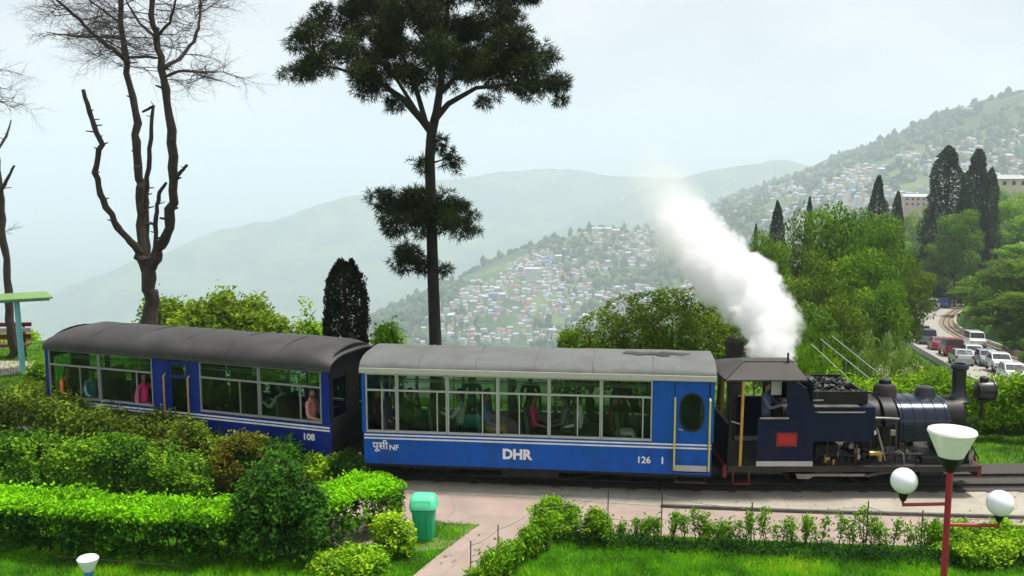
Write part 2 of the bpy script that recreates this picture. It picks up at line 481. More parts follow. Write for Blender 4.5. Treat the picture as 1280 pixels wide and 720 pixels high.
def vnoise(x, y, seed=0):
    xi, yi = np.floor(x), np.floor(y)
    fx, fy = x - xi, y - yi
    fx = fx * fx * (3 - 2 * fx); fy = fy * fy * (3 - 2 * fy)
    z = np.zeros_like(xi)
    a, b = hashn(xi, yi, z, seed), hashn(xi + 1, yi, z, seed)
    c, d = hashn(xi, yi + 1, z, seed), hashn(xi + 1, yi + 1, z, seed)
    return (a * (1 - fx) + b * fx) * (1 - fy) + (c * (1 - fx) + d * fx) * fy

def fbm(x, y, octaves=5, seed=0):
    s, a, t = 0.0, 0.5, 0.0
    for k in range(octaves):
        s = s + a * (vnoise(x, y, seed + k) * 2 - 1); t += a
        x, y, a = x * 2.03 + 17.1, y * 2.03 + 9.7, a * 0.5
    return s / t

def vnoise3(p, seed=0):
    i = np.floor(p); f = p - i; f = f * f * (3 - 2 * f)
    o = 0
    for dx in (0, 1):
        for dy in (0, 1):
            for dz in (0, 1):
                w = (f[:, 0] if dx else 1 - f[:, 0]) * (f[:, 1] if dy else 1 - f[:, 1]) * (f[:, 2] if dz else 1 - f[:, 2])
                o = o + w * hashn(i[:, 0] + dx, i[:, 1] + dy, i[:, 2] + dz, seed)
    return o

def inside(x, y, poly):
    x = np.asarray(x); y = np.asarray(y)
    r = np.zeros(x.shape, bool)
    n = len(poly)
    for i in range(n):
        x0, y0 = poly[i][0], poly[i][1]; x1, y1 = poly[(i + 1) % n][0], poly[(i + 1) % n][1]
        c = ((y0 > y) != (y1 > y)) & (x < (x1 - x0) * (y - y0) / ((y1 - y0) or 1e-12) + x0)
        r ^= c
    return r


# ------------------------------------------------------------------ the terrain
def seg_field(X, Y, pts, slope, w):
    """height of a ridge: crest polyline pts (x,y,z) falling away at the slope"""
    best = np.full(X.shape, -1e9)
    for (x0, y0, z0), (x1, y1, z1) in zip(pts[:-1], pts[1:]):
        dx, dy = x1 - x0, y1 - y0
        t = np.clip(((X - x0) * dx + (Y - y0) * dy) / (dx * dx + dy * dy), 0, 1)
        d = np.hypot(X - x0 - t * dx, Y - y0 - t * dy)
        best = np.maximum(best, z0 + t * (z1 - z0) - slope * (np.sqrt(d * d + w * w) - w))
    return best

KF = 1.7                                    # the far hills stand this much farther off than first guessed
def crest(lst, k=1.7): return [tuple(P(a, b, d * k)) for a, b, d in lst]
FAR = crest([(-60, 470, 3300), (60, 392, 3600), (130, 352, 3800), (200, 322, 4000), (330, 283, 4300), (430, 252, 4600), (560, 229, 4800), (690, 212, 5000), (790, 217, 5000), (900, 219, 5200), (1100, 205, 5500), (1500, 150, 5600)], 1.3)
BACK = crest([(830, 232, 3300), (900, 208, 3300), (975, 194, 3400), (1060, 214, 3500), (1200, 190, 3600)])
RIGHT = crest([(1560, 20, 1150), (1400, 80, 1200), (1275, 126, 1300), (1180, 158, 1450), (1110, 180, 1650), (1050, 204, 1850), (985, 232, 2100), (900, 262, 2350)])
SPUR = crest([(440, 470, 930), (510, 424, 1000), (560, 384, 1060), (640, 337, 1150), (700, 304, 1230), (750, 290, 1290), (850, 292, 1400), (940, 284, 1600), (1010, 268, 1760)])
LOCAL = crest([(1500, 290, 250), (1280, 330, 250), (1120, 350, 265), (1010, 395, 275), (930, 455, 275)], 1.0)
ROAD = [P(1480, 575, 44), P(1385, 527, 54), P(1290, 485, 67), P(1222, 453, 85), P(1164, 424, 112), P(1148, 407, 134), P(1158, 394, 152), P(1180, 384, 172), P(1215, 377, 190)]
ROAD = [tuple(v) for v in ROAD]

def edge_y(x):
    return np.interp(x, [-40, -14, -9, 5, 9, 13, 30], [38, 36, 27.5, 25.5, 24.2, 23.5, 22.5])

def HT(X, Y):
    X = np.asarray(X, float); Y = np.asarray(Y, float)
    r = np.hypot(X, Y)
    far = seg_field(X, Y, FAR, 0.46, 80) + 80 * fbm(X / 800, Y / 800, 6, 3) + 18 * fbm(X / 160, Y / 160, 4, 9)
    back = seg_field(X, Y, BACK, 0.42, 100) + 58 * fbm(X / 700, Y / 700, 6, 13)
    right = seg_field(X, Y, RIGHT, 0.44, 68) + 29 * fbm(X / 320, Y / 320, 6, 23)
    spur = seg_field(X, Y, SPUR, 0.46, 50) + 22 * fbm(X / 250, Y / 250, 6, 33)
    h = np.maximum(np.maximum(far, back), np.maximum(right, spur))
    h = np.maximum(h, -760 + 40 * fbm(X / 800, Y / 800, 4, 43))
    # the knoll the train stands on
    e = edge_y(X)
    out = np.maximum(0, Y - e)
    side = np.maximum(0, np.abs(X) - 70)
    knoll = GZ - np.interp(X, [4, 12], [0.62, 0.30]) * (np.sqrt(out * out + 4) - 2) - 0.5 * side
    loc = seg_field(X, Y, LOCAL, 0.34, 14) + 2.2 * fbm(X / 30, Y / 30, 4, 53)
    # the road's shelf: level across the road, up on its far (right) side, down on the near side
    rx = np.interp(Y, [p[1] for p in ROAD], [p[0] for p in ROAD])
    rz = np.interp(Y, [p[1] for p in ROAD], [p[2] for p in ROAD])
    dx = X - rx
    up = np.clip(dx - 4.9, 0, 9) * 0.75 + np.clip(dx - 13.9, 0, 60) * 0.12
    dn = np.clip(-dx - 3.6, 0, 400) * 0.42
    shelf = np.where((Y > 20) & (X > 4), rz + up - dn + np.where(np.abs(dx) > 6, 0.5 * fbm(X / 6, Y / 6, 3, 63), 0), -1e9)
    shelf = np.where(Y > 195, shelf - 0.5 * (Y - 195), shelf)
    shelf = np.where(Y < 46, shelf - 1.0 * (46 - Y), shelf)
    near = np.maximum(np.maximum(knoll, shelf), np.where(r > 120, loc, -1e9))
    return np.where(r < 900, np.maximum(near, h), h)

def H1(x, y): return float(HT(np.array([x]), np.array([y]))[0])

def hits(px, py, t0=150., t1=15000., n=420):
    """where pixel rays meet the terrain"""
    px = np.asarray(px, float); py = np.asarray(py, float)
    dx, dy, dz = ray(px, py)
    ts = np.geomspace(t0, t1, n)
    ok = np.zeros(px.shape, bool); T = np.zeros(px.shape)
    for t in ts:
        z = CAM_H + dz * t
        h = HT(dx * t, dy * t)
        new = (~ok) & (z <= h)
        T[new] = t; ok |= new
    return dx * T, dy * T, ok

def build_terrain():
    na, nr = 520, 430
    az = np.linspace(-R(84), R(84), na)
    rr = np.concatenate([np.linspace(0.5, 30, 40), np.geomspace(30.5, 15500, nr - 40)])
    A, RR = np.meshgrid(az, rr, indexing='ij')
    X = RR * np.sin(A); Y = RR * np.cos(A) - 8.0
    Z = HT(X, Y)
    V = np.stack([X, Y, Z], axis=-1).reshape(-1, 3).astype(np.float32)
    i = np.arange(na * nr).reshape(na, nr)
    Fq = np.stack([i[:-1, :-1], i[1:, :-1], i[1:, 1:], i[:-1, 1:]], axis=-1).reshape(-1, 4).astype(np.int32)[:, ::-1]
    me = bpy.data.meshes.new("ground")
    me.vertices.add(len(V)); me.vertices.foreach_set("co", V.ravel())
    me.loops.add(Fq.size); me.loops.foreach_set("vertex_index", np.ascontiguousarray(Fq).ravel())
    me.polygons.add(len(Fq)); me.polygons.foreach_set("loop_start", np.arange(0, Fq.size, 4, dtype=np.int32))
    me.polygons.foreach_set("use_smooth", np.ones(len(Fq), bool))
    me.update(calc_edges=True)
    m, t, b = nodes("ground_vegetation")
    tc = t.nodes.new("ShaderNodeTexCoord")
    def noise(sc, det=5):
        n = t.nodes.new("ShaderNodeTexNoise"); n.inputs['Scale'].default_value = sc; n.inputs['Detail'].default_value = det
        n.inputs['Roughness'].default_value = 0.62
        t.links.new(tc.outputs['Object'], n.inputs['Vector']); return n
    def ramp(src, stops):
        c = t.nodes.new("ShaderNodeValToRGB")
        e = c.color_ramp.elements
        e[0].position, e[0].color = stops[0][0], stops[0][1] + (1,)
        e[1].position, e[1].color = stops[-1][0], stops[-1][1] + (1,)
        for p, q in stops[1:-1]:
            k = e.new(p); k.color = q + (1,)
        t.links.new(src, c.inputs[0]); return c.outputs[0]
    big = ramp(noise(0.004, 8).outputs['Fac'], [(0.36, (0.026, 0.062, 0.022)), (0.5, (0.060, 0.115, 0.028)), (0.58, (0.15, 0.21, 0.05)), (0.70, (0.055, 0.11, 0.03))])
    fine = noise(0.03, 6)
    mul = t.nodes.new("ShaderNodeMixRGB"); mul.blend_type = 'MULTIPLY'; mul.inputs[0].default_value = 0.7
    t.links.new(big, mul.inputs[1])
    t.links.new(ramp(fine.outputs['Fac'], [(0.3, (0.45, 0.45, 0.45)), (0.7, (1, 1, 1))]), mul.inputs[2])
    near = ramp(noise(1.6, 7).outputs['Fac'], [(0.32, (0.016, 0.050, 0.004)), (0.5, (0.042, 0.120, 0.006)), (0.7, (0.085, 0.19, 0.008))])
    # grass on the knoll, woods and fields beyond
    sx = t.nodes.new("ShaderNodeVectorMath"); sx.operation = 'LENGTH'
    t.links.new(tc.outputs['Object'], sx.inputs[0])
    mr = t.nodes.new("ShaderNodeMapRange"); mr.inputs[1].default_value, mr.inputs[2].default_value = 60, 200
    t.links.new(sx.outputs['Value'], mr.inputs[0])
    mx = t.nodes.new("ShaderNodeMixRGB")
    t.links.new(mr.outputs[0], mx.inputs[0]); t.links.new(near, mx.inputs[1]); t.links.new(mul.outputs[0], mx.inputs[2])
    t.links.new(mx.outputs[0], b.inputs['Base Color'])
    b.inputs['Roughness'].default_value = 0.95
    b.inputs['Specular IOR Level'].default_value = 0.1
    me.materials.append(m)
    tag(link("ground", me), kind="structure")
    return float(V[:, 2].min()), float(V[:, 2].max())

Z_LOW, Z_HIGH = build_terrain()


# ------------------------------------------------------------------ the track's course, platform, paving
W2 = 0.98                                   # half width of a coach
def near_line(pl, dl, pr, dr, z=2.33):
    return (Vector((P(pl, 400, dl).x, dl)), Vector((P(pr, 400, dr).x, dr)))
def eave_pt(px, py_, d): v = P(px, py_, d); return Vector((v.x, v.y))
A126, B126 = eave_pt(453, 461, 19.45), eave_pt(892, 474, 18.62)
A108, B108 = eave_pt(58, 434, 22.10), eave_pt(411, 464, 19.55)
def centre_of(a, b):
    u = (b - a).normalized(); n = Vector((-u.y, u.x))
    return (a + b) / 2 + n * W2, math.atan2(u.y, u.x), (b - a).length
C126, H126, L126 = centre_of(A126, B126)
C108, H108, L108 = centre_of(A108, B108)
LOCO_Y, LOCO_X0 = 19.62, 4.02
def path_pts():
    u8, u6 = Vector((math.cos(H108), math.sin(H108))), Vector((math.cos(H126), math.sin(H126)))
    pts = [C108 - u8 * 30 + Vector((-u8.y, u8.x)) * 7.0, C108 - u8 * 18 + Vector((-u8.y, u8.x)) * 2.2, C108 - u8 * 9 + Vector((-u8.y, u8.x)) * 0.45, C108 - u8 * 2.4, C108 + u8 * 2.4,
           C126 - u6 * 2.4, C126 + u6 * 2.3, Vector((5.2, LOCO_Y + 0.02)), Vector((7.2, LOCO_Y)), Vector((10.5, LOCO_Y)), Vector((16, LOCO_Y + 0.25)), Vector((24, LOCO_Y + 1.3)), Vector((34, LOCO_Y + 4.2))]
    out = []
    for i in range(1, len(pts) - 2):
        p0, p1, p2, p3 = pts[i - 1], pts[i], pts[i + 1], pts[i + 2]
        for k in range(12):
            t = k / 12
            out.append(0.5 * ((2 * p1) + (p2 - p0) * t + (2 * p0 - 5 * p1 + 4 * p2 - p3) * t * t + (3 * p1 - p0 - 3 * p2 + p3) * t ** 3))
    return out
PATH = path_pts()
def offset_path(off):
    o = []
    for i, p in enumerate(PATH):
        d = (PATH[min(i + 1, len(PATH) - 1)] - PATH[max(i - 1, 0)]).normalized()
        o.append(p + Vector((-d.y, d.x)) * off)
    return o

def strip(name, left, right, z, material, thick=0.05):
    mb = MB()
    n = len(left)
    v = [(p.x, p.y, z) for p in left] + [(p.x, p.y, z) for p in right] + [(p.x, p.y, z - thick) for p in left] + [(p.x, p.y, z - thick) for p in right]
    f = []
    for i in range(n - 1):
        f += [(i, i + 1, n + i + 1, n + i), (i, 2 * n + i, 2 * n + i + 1, i + 1), (n + i, n + i + 1, 3 * n + i + 1, 3 * n + i)]
    mb.add(v, f)
    return tag(mb.build(name, material), kind="structure")

def sheet(name, poly, z, material, thick=0.05):
    mb = MB(); mb.prism([(p[0], p[1]) for p in poly], z - thick, z, 'z')
    return tag(mb.build(name, material), kind="structure")

strip("track_bed", offset_path(1.25), offset_path(-0.56), GZ + 0.045, M['ballast'], 0.12)
# railway track: two rails, sleepers
trk = empty("railway_track", (PATH[0].x, PATH[0].y, GZ), 0, "narrow gauge steel railway track curving under the blue train", "railway track")
def to_local(v, e): return Vector(v) - e.location
for off in (0.32, -0.32):
    mb = MB()
    pts = offset_path(off)
    prof = [(-0.045, -0.075), (0.045, -0.075), (0.045, -0.06), (0.012, -0.05), (0.012, -0.028), (0.028, -0.02), (0.028, 0), (-0.028, 0), (-0.028, -0.02), (-0.012, -0.028), (-0.012, -0.05), (-0.045, -0.06)]
    n = len(prof); vs = []; fs = []
    for i, p in enumerate(pts):
        d = (pts[min(i + 1, len(pts) - 1)] - pts[max(i - 1, 0)]).normalized()
        s = Vector((-d.y, d.x))
        for a, b in prof: vs.append(to_local((p.x + s.x * a, p.y + s.y * a, b), trk))
    for i in range(len(pts) - 1):
        for k in range(n): fs.append((i * n + k, i * n + (k + 1) % n, (i + 1) * n + (k + 1) % n, (i + 1) * n + k))
    mb.add(vs, fs); mb.build("rail", M['iron'], trk)
slp = MB().box(-0.09, 0.09, -0.62, 0.62, -0.14, -0.0755).mesh("sleeper", M['sleeper'])
acc = 0.0
for i in range(1, len(PATH)):
    acc += (PATH[i] - PATH[i - 1]).length
    if acc >= 0.55:
        acc = 0
        d = PATH[i] - PATH[i - 1]
        if -14 < PATH[i].x < 26:
            s_ = link("sleeper", slp, trk, to_local((PATH[i].x, PATH[i].y, 0), trk), math.atan2(d.y, d.x))

# concrete apron beside the train and the pink paving and path
near_bed = [p for p in offset_path(-0.56) if -9 < p.x < 22]
kerb_px = [(380, 606), (500, 616), (640, 622), (826, 634), (1000, 641), (1150, 645), (1290, 649), (1500, 660)]
kerb_w = [G(a, b) for a, b in kerb_px]
lawn_px = [(1500, 702), (1290, 690), (1120, 683), (1000, 679), (870, 673), (760, 668), (700, 664), (668, 668), (640, 684), (610, 705), (586, 724), (540, 765)]
lawn_w = [G(a, b) for a, b in lawn_px]
left_px = [(440, 800), (505, 730), (545, 697), (588, 665), (600, 657), (560, 655), (545, 652), (520, 676), (470, 690), (380, 680)]
left_w = [G(a, b) for a, b in left_px]
APRON = [(p.x, p.y) for p in near_bed] + [(p.x, p.y) for p in reversed(kerb_w)]
PAVE = [(p.x, p.y) for p in kerb_w] + [(p.x, p.y) for p in lawn_w] + [(p.x, p.y) for p in left_w]
sheet("concrete_apron", APRON, GZ + 0.024, M['concrete'])
sheet("pink_path", PAVE, GZ + 0.016, M['paving'])
sheet("tan_patch", [tuple(G(a, b)[:2]) for a, b in [(500, 664), (545, 651), (600, 655.5), (590, 664), (560, 686), (520, 690)]], GZ + 0.008, M['tan_ground'])  # flat tan patch beside the litter bin
strip("kerb", [p + Vector((0, 0.0, 0)) for p in kerb_w[3:]], [p + Vector((0, -0.075, 0)) for p in kerb_w[3:]], GZ + 0.075, M['kerb'], 0.1)

# the hill road with its own track alongside
def road_strip(o0, o1, dz, name, material, thick=0.3, parent=None):
    l, r_ = [], []
    pts = [Vector(p) for p in ROAD]
    fine = []
    for i in range(len(pts) - 1):
        p0, p1, p2, p3 = pts[max(i - 1, 0)], pts[i], pts[i + 1], pts[min(i + 2, len(pts) - 1)]
        for k in range(8):
            t = k / 8
            fine.append(0.5 * ((2 * p1) + (p2 - p0) * t + (2 * p0 - 5 * p1 + 4 * p2 - p3) * t * t + (3 * p1 - p0 - 3 * p2 + p3) * t ** 3))
    for i, p in enumerate(fine):
        d = fine[min(i + 1, len(fine) - 1)] - fine[max(i - 1, 0)]; d.z = 0; d.normalize()
        s = Vector((d.y, -d.x, 0))
        l.append(p + s * o0 + Vector((0, 0, dz))); r_.append(p + s * o1 + Vector((0, 0, dz)))
    mb = MB(); n = len(l)
    v = l + r_ + [q - Vector((0, 0, thick)) for q in l] + [q - Vector((0, 0, thick)) for q in r_]
    f = []
    for i in range(n - 1):
        f += [(i, i + 1, n + i + 1, n + i), (i, 2 * n + i, 2 * n + i + 1, i + 1), (n + i, n + i + 1, 3 * n + i + 1, 3 * n + i)]
    mb.add(v, f)
    o = mb.build(name, material, parent)
    if parent is None: tag(o, kind="structure")
    return fine
ROADF = road_strip(-3.6, 2.6, 0.35, "hill_road", M['asphalt'], 0.6)
road_strip(2.6, 4.6, 0.37, "road_track_bed", M['tan_ground'], 0.6)
rt = empty("roadside_track", (0, 0, 0), 0, "railway track running along the hill road beside the traffic", "railway track")
road_strip(3.2, 3.27, 0.46, "rail", M['iron'], 0.1, rt)
road_strip(3.9, 3.97, 0.46, "rail", M['iron'], 0.1, rt)
wl = empty("roadside_wall", (0, 0, 0), 0, "low pale parapet along the inner edge of the hill road", "wall")
road_strip(4.6, 4.9, 0.75, "parapet", M['concrete'], 0.7, wl)


# ------------------------------------------------------------------ the coaches
def side_x(px, A, B, z):
    lo, hi = -0.2, 1.2
    c, s = math.cos(PITCH), math.sin(PITCH)
    for _ in range(40):
        t = (lo + hi) / 2
        p = A + (B - A) * t
        dep = p.y * c + (CAM_H - z) * s
        if 640 + F * p.x / dep < px: lo = t
        else: hi = t
    return (lo - 0.5) * (B - A).length

def oval(cx, cz, rx, rz, n=24, p=2.6):
    o = []
    for k in range(n):
        a = 2 * math.pi * (k + 0.5) / n
        ca, sa = math.cos(a), math.sin(a)
        o.append((cx + rx * math.copysign(abs(ca) ** (2 / p), ca), cz + rz * math.copysign(abs(sa) ** (2 / p), sa)))
    return o

def rect_ring(x0, x1, z0, z1, n=24):
    o = []
    cx, cz, hx, hz = (x0 + x1) / 2, (z0 + z1) / 2, (x1 - x0) / 2, (z1 - z0) / 2
    for k in range(n):
        a = 2 * math.pi * (k + 0.5) / n
        ca, sa = math.cos(a), math.sin(a)
        s = min(hx / max(abs(ca), 1e-6), hz / max(abs(sa), 1e-6))
        o.append((cx + ca * s, cz + sa * s))
    q = [(x0, z0), (x1, z0), (x1, z1), (x0, z1)]
    for c in q:
        k = min(range(n), key=lambda i: (o[i][0] - c[0]) ** 2 + (o[i][1] - c[1]) ** 2)
        o[k] = c
    return o

FONT = None
def lettering(text, x, z, size, y, parent, label, mirror=False, material=None, bold=0.0, name="lettering"):
    cu = bpy.data.curves.new(name, 'FONT')
    cu.body = text; cu.size = size; cu.align_x = 'CENTER'; cu.align_y = 'CENTER'
    cu.extrude = 0.0015; cu.offset = bold; cu.resolution_u = 3
    t = bpy.data.objects.new("text_source", cu); COL.objects.link(t)
    dg = bpy.context.evaluated_depsgraph_get()
    me = bpy.data.meshes.new_from_object(t.evaluated_get(dg))
    bpy.data.objects.remove(t, do_unlink=True)
    me.transform(Matrix.Rotation(math.pi / 2, 4, 'X'))
    me.materials.clear(); me.materials.append(material or M['lettering'])
    o = link(name, me, parent, (x, y, z))
    tag(o, label)
    return o

def wheel_mesh(r, w, spokes=8):
    mb = MB()
    mb.lathe([(r * 0.86, -w / 2), (r, -w / 2), (r * 1.0, w / 2 - 0.02), (r * 1.08, w / 2 - 0.02), (r * 1.08, w / 2), (r * 0.86, w / 2), (r * 0.86, -w / 2)], 24, (0, 0, 0), 'y')
    mb.lathe([(0.03, -w / 2 - 0.02), (r * 0.26, -w / 2 - 0.02), (r * 0.26, w / 2), (0.03, w / 2)], 14, (0, 0, 0), 'y')
    for k in range(spokes):
        a = 2 * math.pi * k / spokes
        mb.tube([(r * 0.2 * math.cos(a), 0, r * 0.2 * math.sin(a)), (r * 0.9 * math.cos(a), 0, r * 0.9 * math.sin(a))], 0.022, 6)
    return mb.mesh("wheel", M['iron'], True)
WHEEL_S, WHEEL_L = wheel_mesh(0.23, 0.09), wheel_mesh(0.335, 0.1, 10)

def make_coach(root, A, B, spec):
    Ln = (B - A).length; hx = Ln / 2; W = W2
    zb, zsill, ztop, zeave, rise = 0.40, spec['sill'], spec['top'], 2.345, spec['rise']
    body = spec['body']
    near_bays, door = spec['bays'], spec['door']
    X = lambda px, z=1.5: side_x(px, A, B, z)
    # sides: lower panels, cantrails, solid panels beside the doors
    solids = [(X(a), X(b)) for a, b in spec['solids']]
    dx0, dx1 = X(door[0]), X(door[1])
    for sgn in (-1, 1):
        y0, y1 = (-W, -W + 0.05) if sgn < 0 else (W - 0.05, W)
        zs_ = zsill - 0.025
        lower = MB()
        # lower panels stop at the door opening
        lower.box(-hx, dx0, y0, y1, zb, zs_)
        if hx - dx1 > 0.06: lower.box(dx1, hx, y0, y1, zb, zs_)
        lp = lower.build("side_panel", body, root, bevel=0.006)
        MB().box(-hx, hx, y0, y1, ztop + 0.02, zeave + 0.02).build("cantrail", body, root)
        for a, b in solids:
            MB().box(a, b, y0, y1, zs_, ztop + 0.02).build("side_panel", body, root)
        MB().box(-hx, hx, y0 + 0.02 * (sgn < 0), y1 - 0.02 * (sgn > 0), zb - 0.07, zb).build("sole_bar", M['black'], root)
        # upright cover strips over the joints of the side sheets
        nst = 7
        for q in range(1, nst):
            xq = -hx + Ln * q / nst
            if dx0 - 0.1 < xq < dx1 + 0.1: continue
            MB().box(xq - 0.022, xq + 0.022, *((-W - 0.0055, -W) if sgn < 0 else (W, W + 0.0055)), zb + 0.01, spec['stripes'][1][0] - 0.012).build("cover_strip", body, root)
        MB().box(-hx + 0.005, hx - 0.005 if hx - dx1 < 0.06 else hx - 0.005, *((-W - 0.010, -W + 0.01) if sgn < 0 else (W - 0.01, W + 0.010)), zb - 0.01, zb + 0.03).build("bottom_rail", body, root)
        # stripes, 3 mm proud
        ys = (-W - 0.006, -W) if sgn < 0 else (W, W + 0.006)
        for z0, z1 in spec['stripes']:
            MB().box(-hx + 0.01, dx0 - 0.004, ys[0], ys[1], z0, z1).build("stripe", spec['stripe_mat'], root)
            if hx - dx1 > 0.06: MB().box(dx1 + 0.004, hx - 0.01, ys[0], ys[1], z0, z1).build("stripe", spec['stripe_mat'], root)
        # window bays: frame, transom, mullion, two panes
        fr = spec['frame']; fw = 0.028
        ya, yb = (y0 - 0.012, y1) if sgn < 0 else (y0, y1 + 0.012)
        for bi, (pa, pb) in enumerate(near_bays):
            a, b = X(pa), X(pb)
            zt = spec['transom']
            w = MB()
            w.box(a, a + fw, ya, yb, zsill - 0.025, ztop + 0.02)
            w.box(b - fw, b, ya, yb, zsill - 0.025, ztop + 0.02)
            w.box(a + fw, b - fw, ya, yb, zsill - 0.025, zsill + 0.02)
            w.box(a + fw, b - fw, ya, yb, ztop - 0.012, ztop + 0.02)
            wo = w.build("window_frame", fr, root, bevel=0.004)
            MB().box(a + fw, b - fw, ya + 0.004, yb - 0.004, zt - 0.018, zt + 0.018).build("transom", fr, wo)
            mid = a + (b - a) * spec['mull'][bi]
            MB().box(mid - 0.011, mid + 0.011, ya + 0.012, yb - 0.012, zsill + 0.02, zt - 0.018).build("mullion", fr, wo)
            yg = (y0 + y1) / 2
            MB().box(a + fw, b - fw, yg - 0.003, yg + 0.003, zt + 0.018, ztop - 0.012).build("pane", spec['glass'], wo)
            for pa_, pb_, o_ in ((a + fw, mid - 0.011, 0.008), (mid + 0.011, b - fw, -0.008)):
                if spec['open'] and bi in spec['open'] and sgn < 0 and o_ < 0: continue
                MB().box(pa_, pb_, yg + o_ - 0.003, yg + o_ + 0.003, zsill + 0.02, zt - 0.018).build("pane", spec['glass'], wo)
        # door
        yd0, yd1 = (-W + 0.004, -W + 0.04) if sgn < 0 else (W - 0.04, W - 0.004)
        zd0, zd1 = zb + 0.06, ztop - 0.02
        dr = MB()
        if spec['oval']:
            cx, cz = (dx0 + dx1) / 2, (spec['oval'][0] + spec['oval'][1]) / 2
            rx, rz = (dx1 - dx0) * 0.33, (spec['oval'][1] - spec['oval'][0]) / 2
            dr.ring(rect_ring(dx0 + 0.012, dx1 - 0.012, zd0, zd1), oval(cx, cz, rx, rz), yd0, yd1)
            do = dr.build("door", body, root)
            rim = MB(); rim.ring(oval(cx, cz, rx + 0.02, rz + 0.02), oval(cx, cz, rx - 0.015, rz - 0.015), yd0 - 0.012, yd1 + 0.012)
            rim.build("window_rim", M['gloss_black'], do)
            pane = MB(); pane.prism(oval(cx, cz, rx - 0.012, rz - 0.012), (yd0 + yd1) / 2 - 0.003, (yd0 + yd1) / 2 + 0.003)
            pane.build("pane", M['glass_green'], do)
            yh = yd0 - 0.05 if sgn < 0 else yd1 + 0.05
            hd = MB(); hd.tube([(dx0 + 0.09, (yd0 + yd1) / 2, 1.33), (dx0 + 0.09, yh, 1.33), (dx0 + 0.17, yh, 1.31)], 0.014, 6); hd.build("handle", M['chrome'], do, True)
            MB().box(dx0 + 0.03, dx1 - 0.03, *( (yd0 - 0.03, yd0) if sgn < 0 else (yd1, yd1 + 0.03)), zd0 + 0.0, zd0 + 0.12).build("kick_plate", M['cream'], do, bevel=0.004)
            for z0, z1 in spec['stripes']:
                MB().box(dx0 + 0.02, dx1 - 0.02, *((yd0 - 0.006, yd0) if sgn < 0 else (yd1, yd1 + 0.006)), z0, z1).build("stripe", spec['stripe_mat'], do)
            # raised door surround
            MB().box(dx0 - 0.01, dx1 + 0.01, *((-W - 0.012, -W + 0.03) if sgn < 0 else (W - 0.03, W + 0.012)), zd1, zd1 + 0.05).build("door_head", body, root)
        else:
            zw0, zw1, zw2 = 1.06, 1.88, 2.18
            mx = 0.06
            dr.box(dx0 + 0.01, dx1 - 0.01, yd0, yd1, zd0, zw0)
            dr.box(dx0 + 0.01, dx0 + mx, yd0, yd1, zw0, zd1); dr.box(dx1 - mx, dx1 - 0.01, yd0, yd1, zw0, zd1)
            dr.box(dx0 + mx, dx1 - mx, yd0, yd1, zw1, zw1 + 0.06); dr.box(dx0 + mx, dx1 - mx, yd0, yd1, zw2, zd1)
            do = dr.build("door", body, root)
            yg = (yd0 + yd1) / 2
            MB().box(dx0 + mx, dx1 - mx, yg - 0.003, yg + 0.003, zw0, zw1).build("pane", M['glass_green'], do)
            MB().box(dx0 + mx, dx1 - mx, yg - 0.003, yg + 0.003, zw1 + 0.06, zw2).build("pane", spec['glass'], do)
            for z0, z1 in spec['stripes']:
                MB().box(dx0 + 0.02, dx1 - 0.02, *((yd0 - 0.006, yd0) if sgn < 0 else (yd1, yd1 + 0.006)), z0, z1).build("stripe", spec['stripe_mat'], do)
        for hxp, hz0, hz1 in spec['rails']:
            xx = X(hxp); yr = -W - 0.06 if sgn < 0 else W + 0.06; yw = -W if sgn < 0 else W
            hr = MB(); hr.tube([(xx, yw, hz0), (xx, yr, hz0 + 0.03), (xx, yr, hz1 - 0.03), (xx, yw, hz1)], 0.019, 8)
            hr.build("handrail", spec['rail_mat'], root, True)
        st = MB()
        xs0, xs1 = dx0 + 0.02, dx1 - 0.02
        yo = (-W - 0.05, -W + 0.2) if sgn < 0 else (W - 0.2, W + 0.05)
        st.box(xs0, xs1, yo[0], yo[1], 0.22, 0.25)
        st.box(xs0 + 0.02, xs0 + 0.05, yo[0] + 0.08, yo[0] + 0.13, 0.25, 0.39); st.box(xs1 - 0.05, xs1 - 0.02, yo[0] + 0.08, yo[0] + 0.13, 0.25, 0.39)
        st.build("step_board", M['iron'], root)
    # ends
    for sx in (-1, 1):
        xa, xb = (-hx, -hx + 0.045) if sx < 0 else (hx - 0.045, hx)
        e = MB()
        ww = W - 0.052
        # end wall: panels round two end windows
        e.box(xa, xb, -ww, ww, zb, 1.25)
        for ya_, yb_ in ((-ww, -ww + 0.1), (-0.28, 0.28), (ww - 0.1, ww)): e.box(xa, xb, ya_, yb_, 1.25, 2.1)
        prof = [(-ww, 2.1), (ww, 2.1), (ww, zeave)] + [(ww * math.cos(t), zeave + (rise - 0.05) * math.sin(t) ** 0.9) for t in np.linspace(0.12, math.pi - 0.12, 13)] + [(-ww, zeave)]
        e.prism(prof, xa, xb, 'x')
        eo = e.build("end_wall", spec['end_mat'], root)
        for ya_, yb_ in ((-ww + 0.1, -0.28), (0.28, ww - 0.1)):
            MB().box((xa + xb) / 2 - 0.003, (xa + xb) / 2 + 0.003, ya_, yb_, 1.25, 2.1).build("pane", M['glass_green'], eo)
        bf = MB()
        bf.box(*((xa - 0.1, xa) if sx < 0 else (xb, xb + 0.1)), -0.62, 0.62, 0.3, 0.46)
        bf.build("buffer_beam", M['black'], root, bevel=0.01)
        cp = MB(); x1 = xa - 0.1 if sx < 0 else xb + 0.1
        cp.tube([(x1, 0, 0.38), (x1 + sx * 0.16, 0, 0.38)], [0.05, 0.05], 8); cp.lathe([(0.03, 0), (0.13, 0), (0.13, 0.03), (0.03, 0.03)], 14, (x1 + sx * 0.16 - 0.015, 0, 0.38), 'x')
        cp.build("coupler", M['iron'], root, True)
